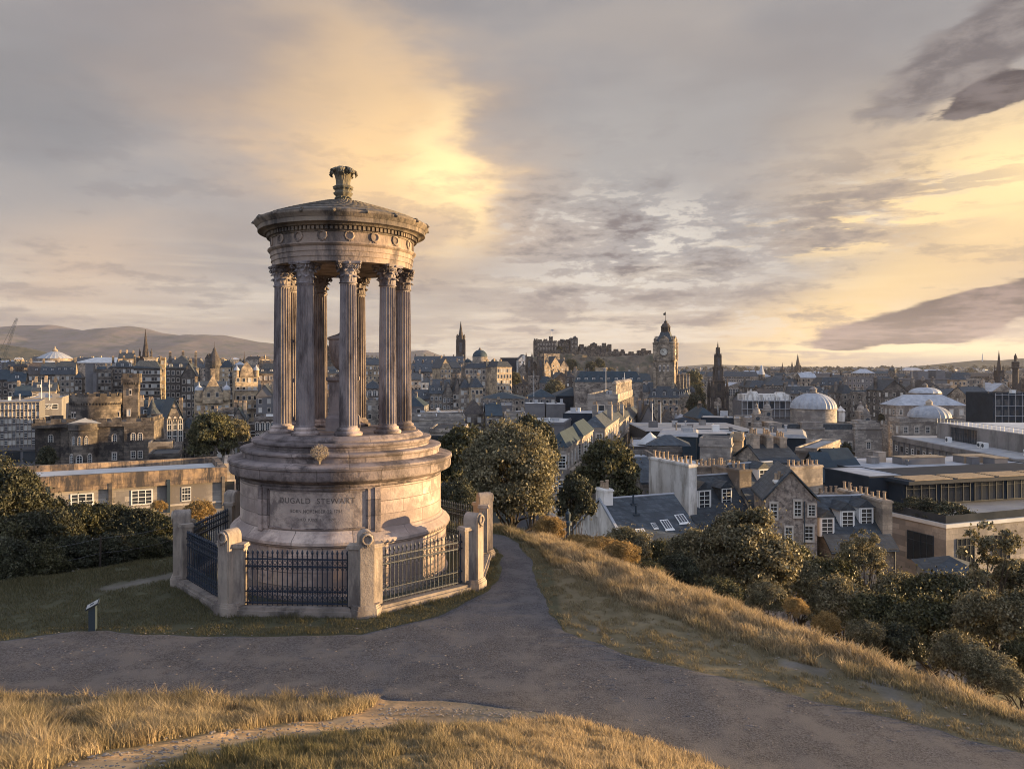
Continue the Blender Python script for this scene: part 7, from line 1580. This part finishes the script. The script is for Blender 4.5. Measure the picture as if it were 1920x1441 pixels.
# small finial lamp post left of the cottage
t, Z, s = root_at('lamp_post', 'dark ornamental lamp post finial left of the white cottage gable', 'lamp post', 1065, 58); b = MB(); b.lathe([(.22, 0), (.16, Z(985)), (.3, Z(984)), (.3, Z(978)), (.16, Z(975)), (.2, Z(968)), (.22, Z(962)), (.05, Z(957)), (.09, Z(955)), (0, Z(952))], 10); b.build('post', 'dark_paint', t, smooth=40)
# flagpoles in the middle distance
for px, top, bot, d, lab in ((1239, 755, 806, 200, 'tall flagpole on the roofs under the clock tower, right one'), (1223, 757, 806, 200, 'tall flagpole on the roofs under the clock tower, left one'), (1001, 696, 738, 330, 'flagpole above the station roofs'), (1136, 690, 735, 300, 'flagpole by the belvedere turret'), (1171, 700, 735, 300, 'flagpole right of the belvedere turret'), (1710, 686, 712, 430, 'white flagpole on the wide pale bank office')):
    t, Z, s = root_at('flagpole', lab, 'flagpole', px, d, base=WZ(bot, d)-6); b = MB(); b.lathe([(.14, 0), (.07, Z(top)), (.14, Z(top-.6)), (0, Z(top-1.2))], 8); b.build('pole', 'white_paint', t)

# ------------------------------------------------------------------ in-fill rows of the wider city
LM = [(-50, 'the left edge'), (103, 'the theatre dome'), (273, 'the steeple'), (402, 'the round tower'), (480, 'the monument columns'), (790, 'the terrace'), (864, 'the needle spire'), (1040, 'the castle palace'), (1120, 'the castle'), (1245, 'the clock tower'), (1346, 'the gothic spire'), (1428, 'the store tower'), (1500, 'the three spires'), (1673, 'the far dark dome'), (1760, 'the bank office'), (1873, 'the right steeple'), (1990, 'the edge')]
def where(px):
    for i in range(len(LM)-1):
        if LM[i][0] <= px < LM[i+1][0]:
            a, c = LM[i], LM[i+1]; f = (px-a[0])/(c[0]-a[0])
            if f < .34: return f'just right of {a[1]}'
            if f > .66: return f'just left of {c[1]}'
            return f'between {a[1]} and {c[1]}'
    return 'near the right edge'
seen_l = {}
SP = ['left', 'second', 'third', 'fourth', 'fifth', 'sixth', 'seventh', 'eighth']
def infill(rows):
    for (a, c, w0, w1, t0, t1, d, lit) in rows:
        px = a
        while px < c:
            w = random.uniform(w0, w1); tp = random.uniform(t0, t1); rf = random.choice(['gable', 'gable', 'hip', 'mansard', 'flat', 'gabley']); wl = random.choice(['wall_mid', 'wall_dark', 'wall_light', 'wall_sun_gold' if lit else 'wall_mid', 'wall_grey']); rm = random.choice(['slate', 'slate', 'slate_brown', 'lead', 'slate_teal'])
            q = px+w/2; dd = d*random.uniform(.93, 1.07)
            ton = {'wall_mid': 'brown stone', 'wall_dark': 'dark stone', 'wall_light': 'pale stone', 'wall_sun_gold': 'sun-tinted stone', 'wall_grey': 'grey'}[wl]
            rn = {'gable': 'pitched roof', 'gabley': 'street gable', 'hip': 'hipped roof', 'mansard': 'mansard roof', 'flat': 'flat roof'}[rf]
            rowd = 'far' if d > 1000 else ('middle' if d > 600 else 'nearer')
            key = (ton, rn, rowd, where(q)); k = seen_l.get(key, 0); seen_l[key] = k+1
            lab = f'{ton} {rn} block, {rowd} row, {where(q)}' + (f', {ORD[k]}' if k else '')
            far = d > 600
            bld(lab, px, px+w, tp, dd, random.uniform(12, 22), random.uniform(-14, 26) if lit else random.uniform(-10, 10), rf, random.uniform(2.5, 5.5) if rf != 'gabley' else random.uniform(4, 7), wl, rm if rf != 'flat' else 'flat_roof', fl=4 if not far else 3, bays=max(2, int(w/F*dd/3.4)), side=3, chim=random.choice([1, 2, 2, 3]) if rf != 'flat' else 0, baked=far, bands=not far, group='infill blocks of the old and new town')
            px += w*random.uniform(.92, 1.15)
infill([(-30, 520, 18, 40, 674, 688, 900, 1), (-30, 520, 14, 30, 672, 680, 1400, 1), (180, 520, 14, 26, 682, 700, 560, 1), (700, 1000, 20, 34, 676, 690, 1250, 1),
        (770, 940, 18, 30, 690, 702, 640, 1), (940, 1080, 18, 34, 706, 722, 600, 1), (1060, 1210, 18, 34, 700, 716, 560, 0),
        (1270, 1960, 18, 38, 694, 702, 1500, 0), (1270, 1960, 18, 40, 699, 708, 1000, 0), (1420, 1960, 20, 44, 708, 722, 620, 0), (1480, 1700, 20, 44, 728, 745, 430, 0), (1655, 1960, 24, 48, 726, 744, 380, 0),
        (1400, 1660, 20, 36, 740, 752, 470, 0), (1180, 1320, 22, 40, 782, 800, 250, 0), (870, 1000, 26, 46, 768, 790, 270, 0), (480, 780, 26, 44, 742, 765, 300, 0), (280, 440, 24, 40, 790, 815, 230, 0)])
# far suburbs: one mass of small roofs and walls
V = []; Fq = []; Mi = []
for k in range(5200):
    d = random.uniform(1500, 4200); px = random.uniform(-60, 1980); x = WX(px, d); z = gz(x, d)-1; w, dp, hh = random.uniform(7, 22), random.uniform(7, 14), random.uniform(5, 12); a = random.uniform(-.7, .7); ca, sa = math.cos(a), math.sin(a)
    o = len(V); P_ = [(-w/2, -dp/2), (w/2, -dp/2), (w/2, dp/2), (-w/2, dp/2)]
    for zz in (z, z+hh): V += [(x+p*ca-q*sa, d+p*sa+q*ca, zz) for p, q in P_]
    V += [(x-w/2*ca, d-w/2*sa, z+hh*1.45), (x+w/2*ca, d+w/2*sa, z+hh*1.45)]
    Fq += [(o, o+1, o+5, o+4), (o+1, o+2, o+6, o+5), (o+2, o+3, o+7, o+6), (o+3, o, o+4, o+7), (o+4, o+5, o+9, o+8), (o+6, o+7, o+8, o+9), (o+5, o+6, o+9), (o+7, o+4, o+8)]; c = random.choice([0, 0, 1, 3]); Mi += [c]*4+[2, 2, c, c]
me = bpy.data.meshes.new('suburb'); me.from_pydata(V, [], Fq)
for q in ('wall_light', 'wall_mid', 'slate', 'wall_white'): me.materials.append(MT[q])
me.polygons.foreach_set('material_index', Mi); me.update(); tag(link('distant_suburb', me), 'mass of tiny far suburban roofs and walls spread below the hills', 'suburb', kind='stuff')
cme, cs = crown('woods', 12, 7, 12, 260, 1.9, 'leaf_dark', .0, 77)
pts = np.array([v.co[:] for v in cme.vertices]); V = []; 
for k in range(1500):
    d = random.uniform(600, 3600); x = WX(random.uniform(-60, 1980), d); z = gz(x, d); s_ = random.uniform(.7, 1.3)*(1.0 if d < 1500 else 1.7); V.append(pts*s_+np.array([x, d, z-1]))
V = np.concatenate(V); tag(link('distant_trees', npmesh('distant_trees', V, np.arange(len(V)).reshape(-1, 4), ['leaf_dark'])), 'far street trees and woods scattered through the city below', 'trees', kind='stuff')
import re
for o in bpy.data.objects:        # keep every label within sixteen words
    if 'label' in o and len(re.findall(r"[A-Za-z0-9']+", str(o['label']))) > 16: o['label'] = str(o['label']).replace(' stone ', ' ').replace('street gable', 'gabled')
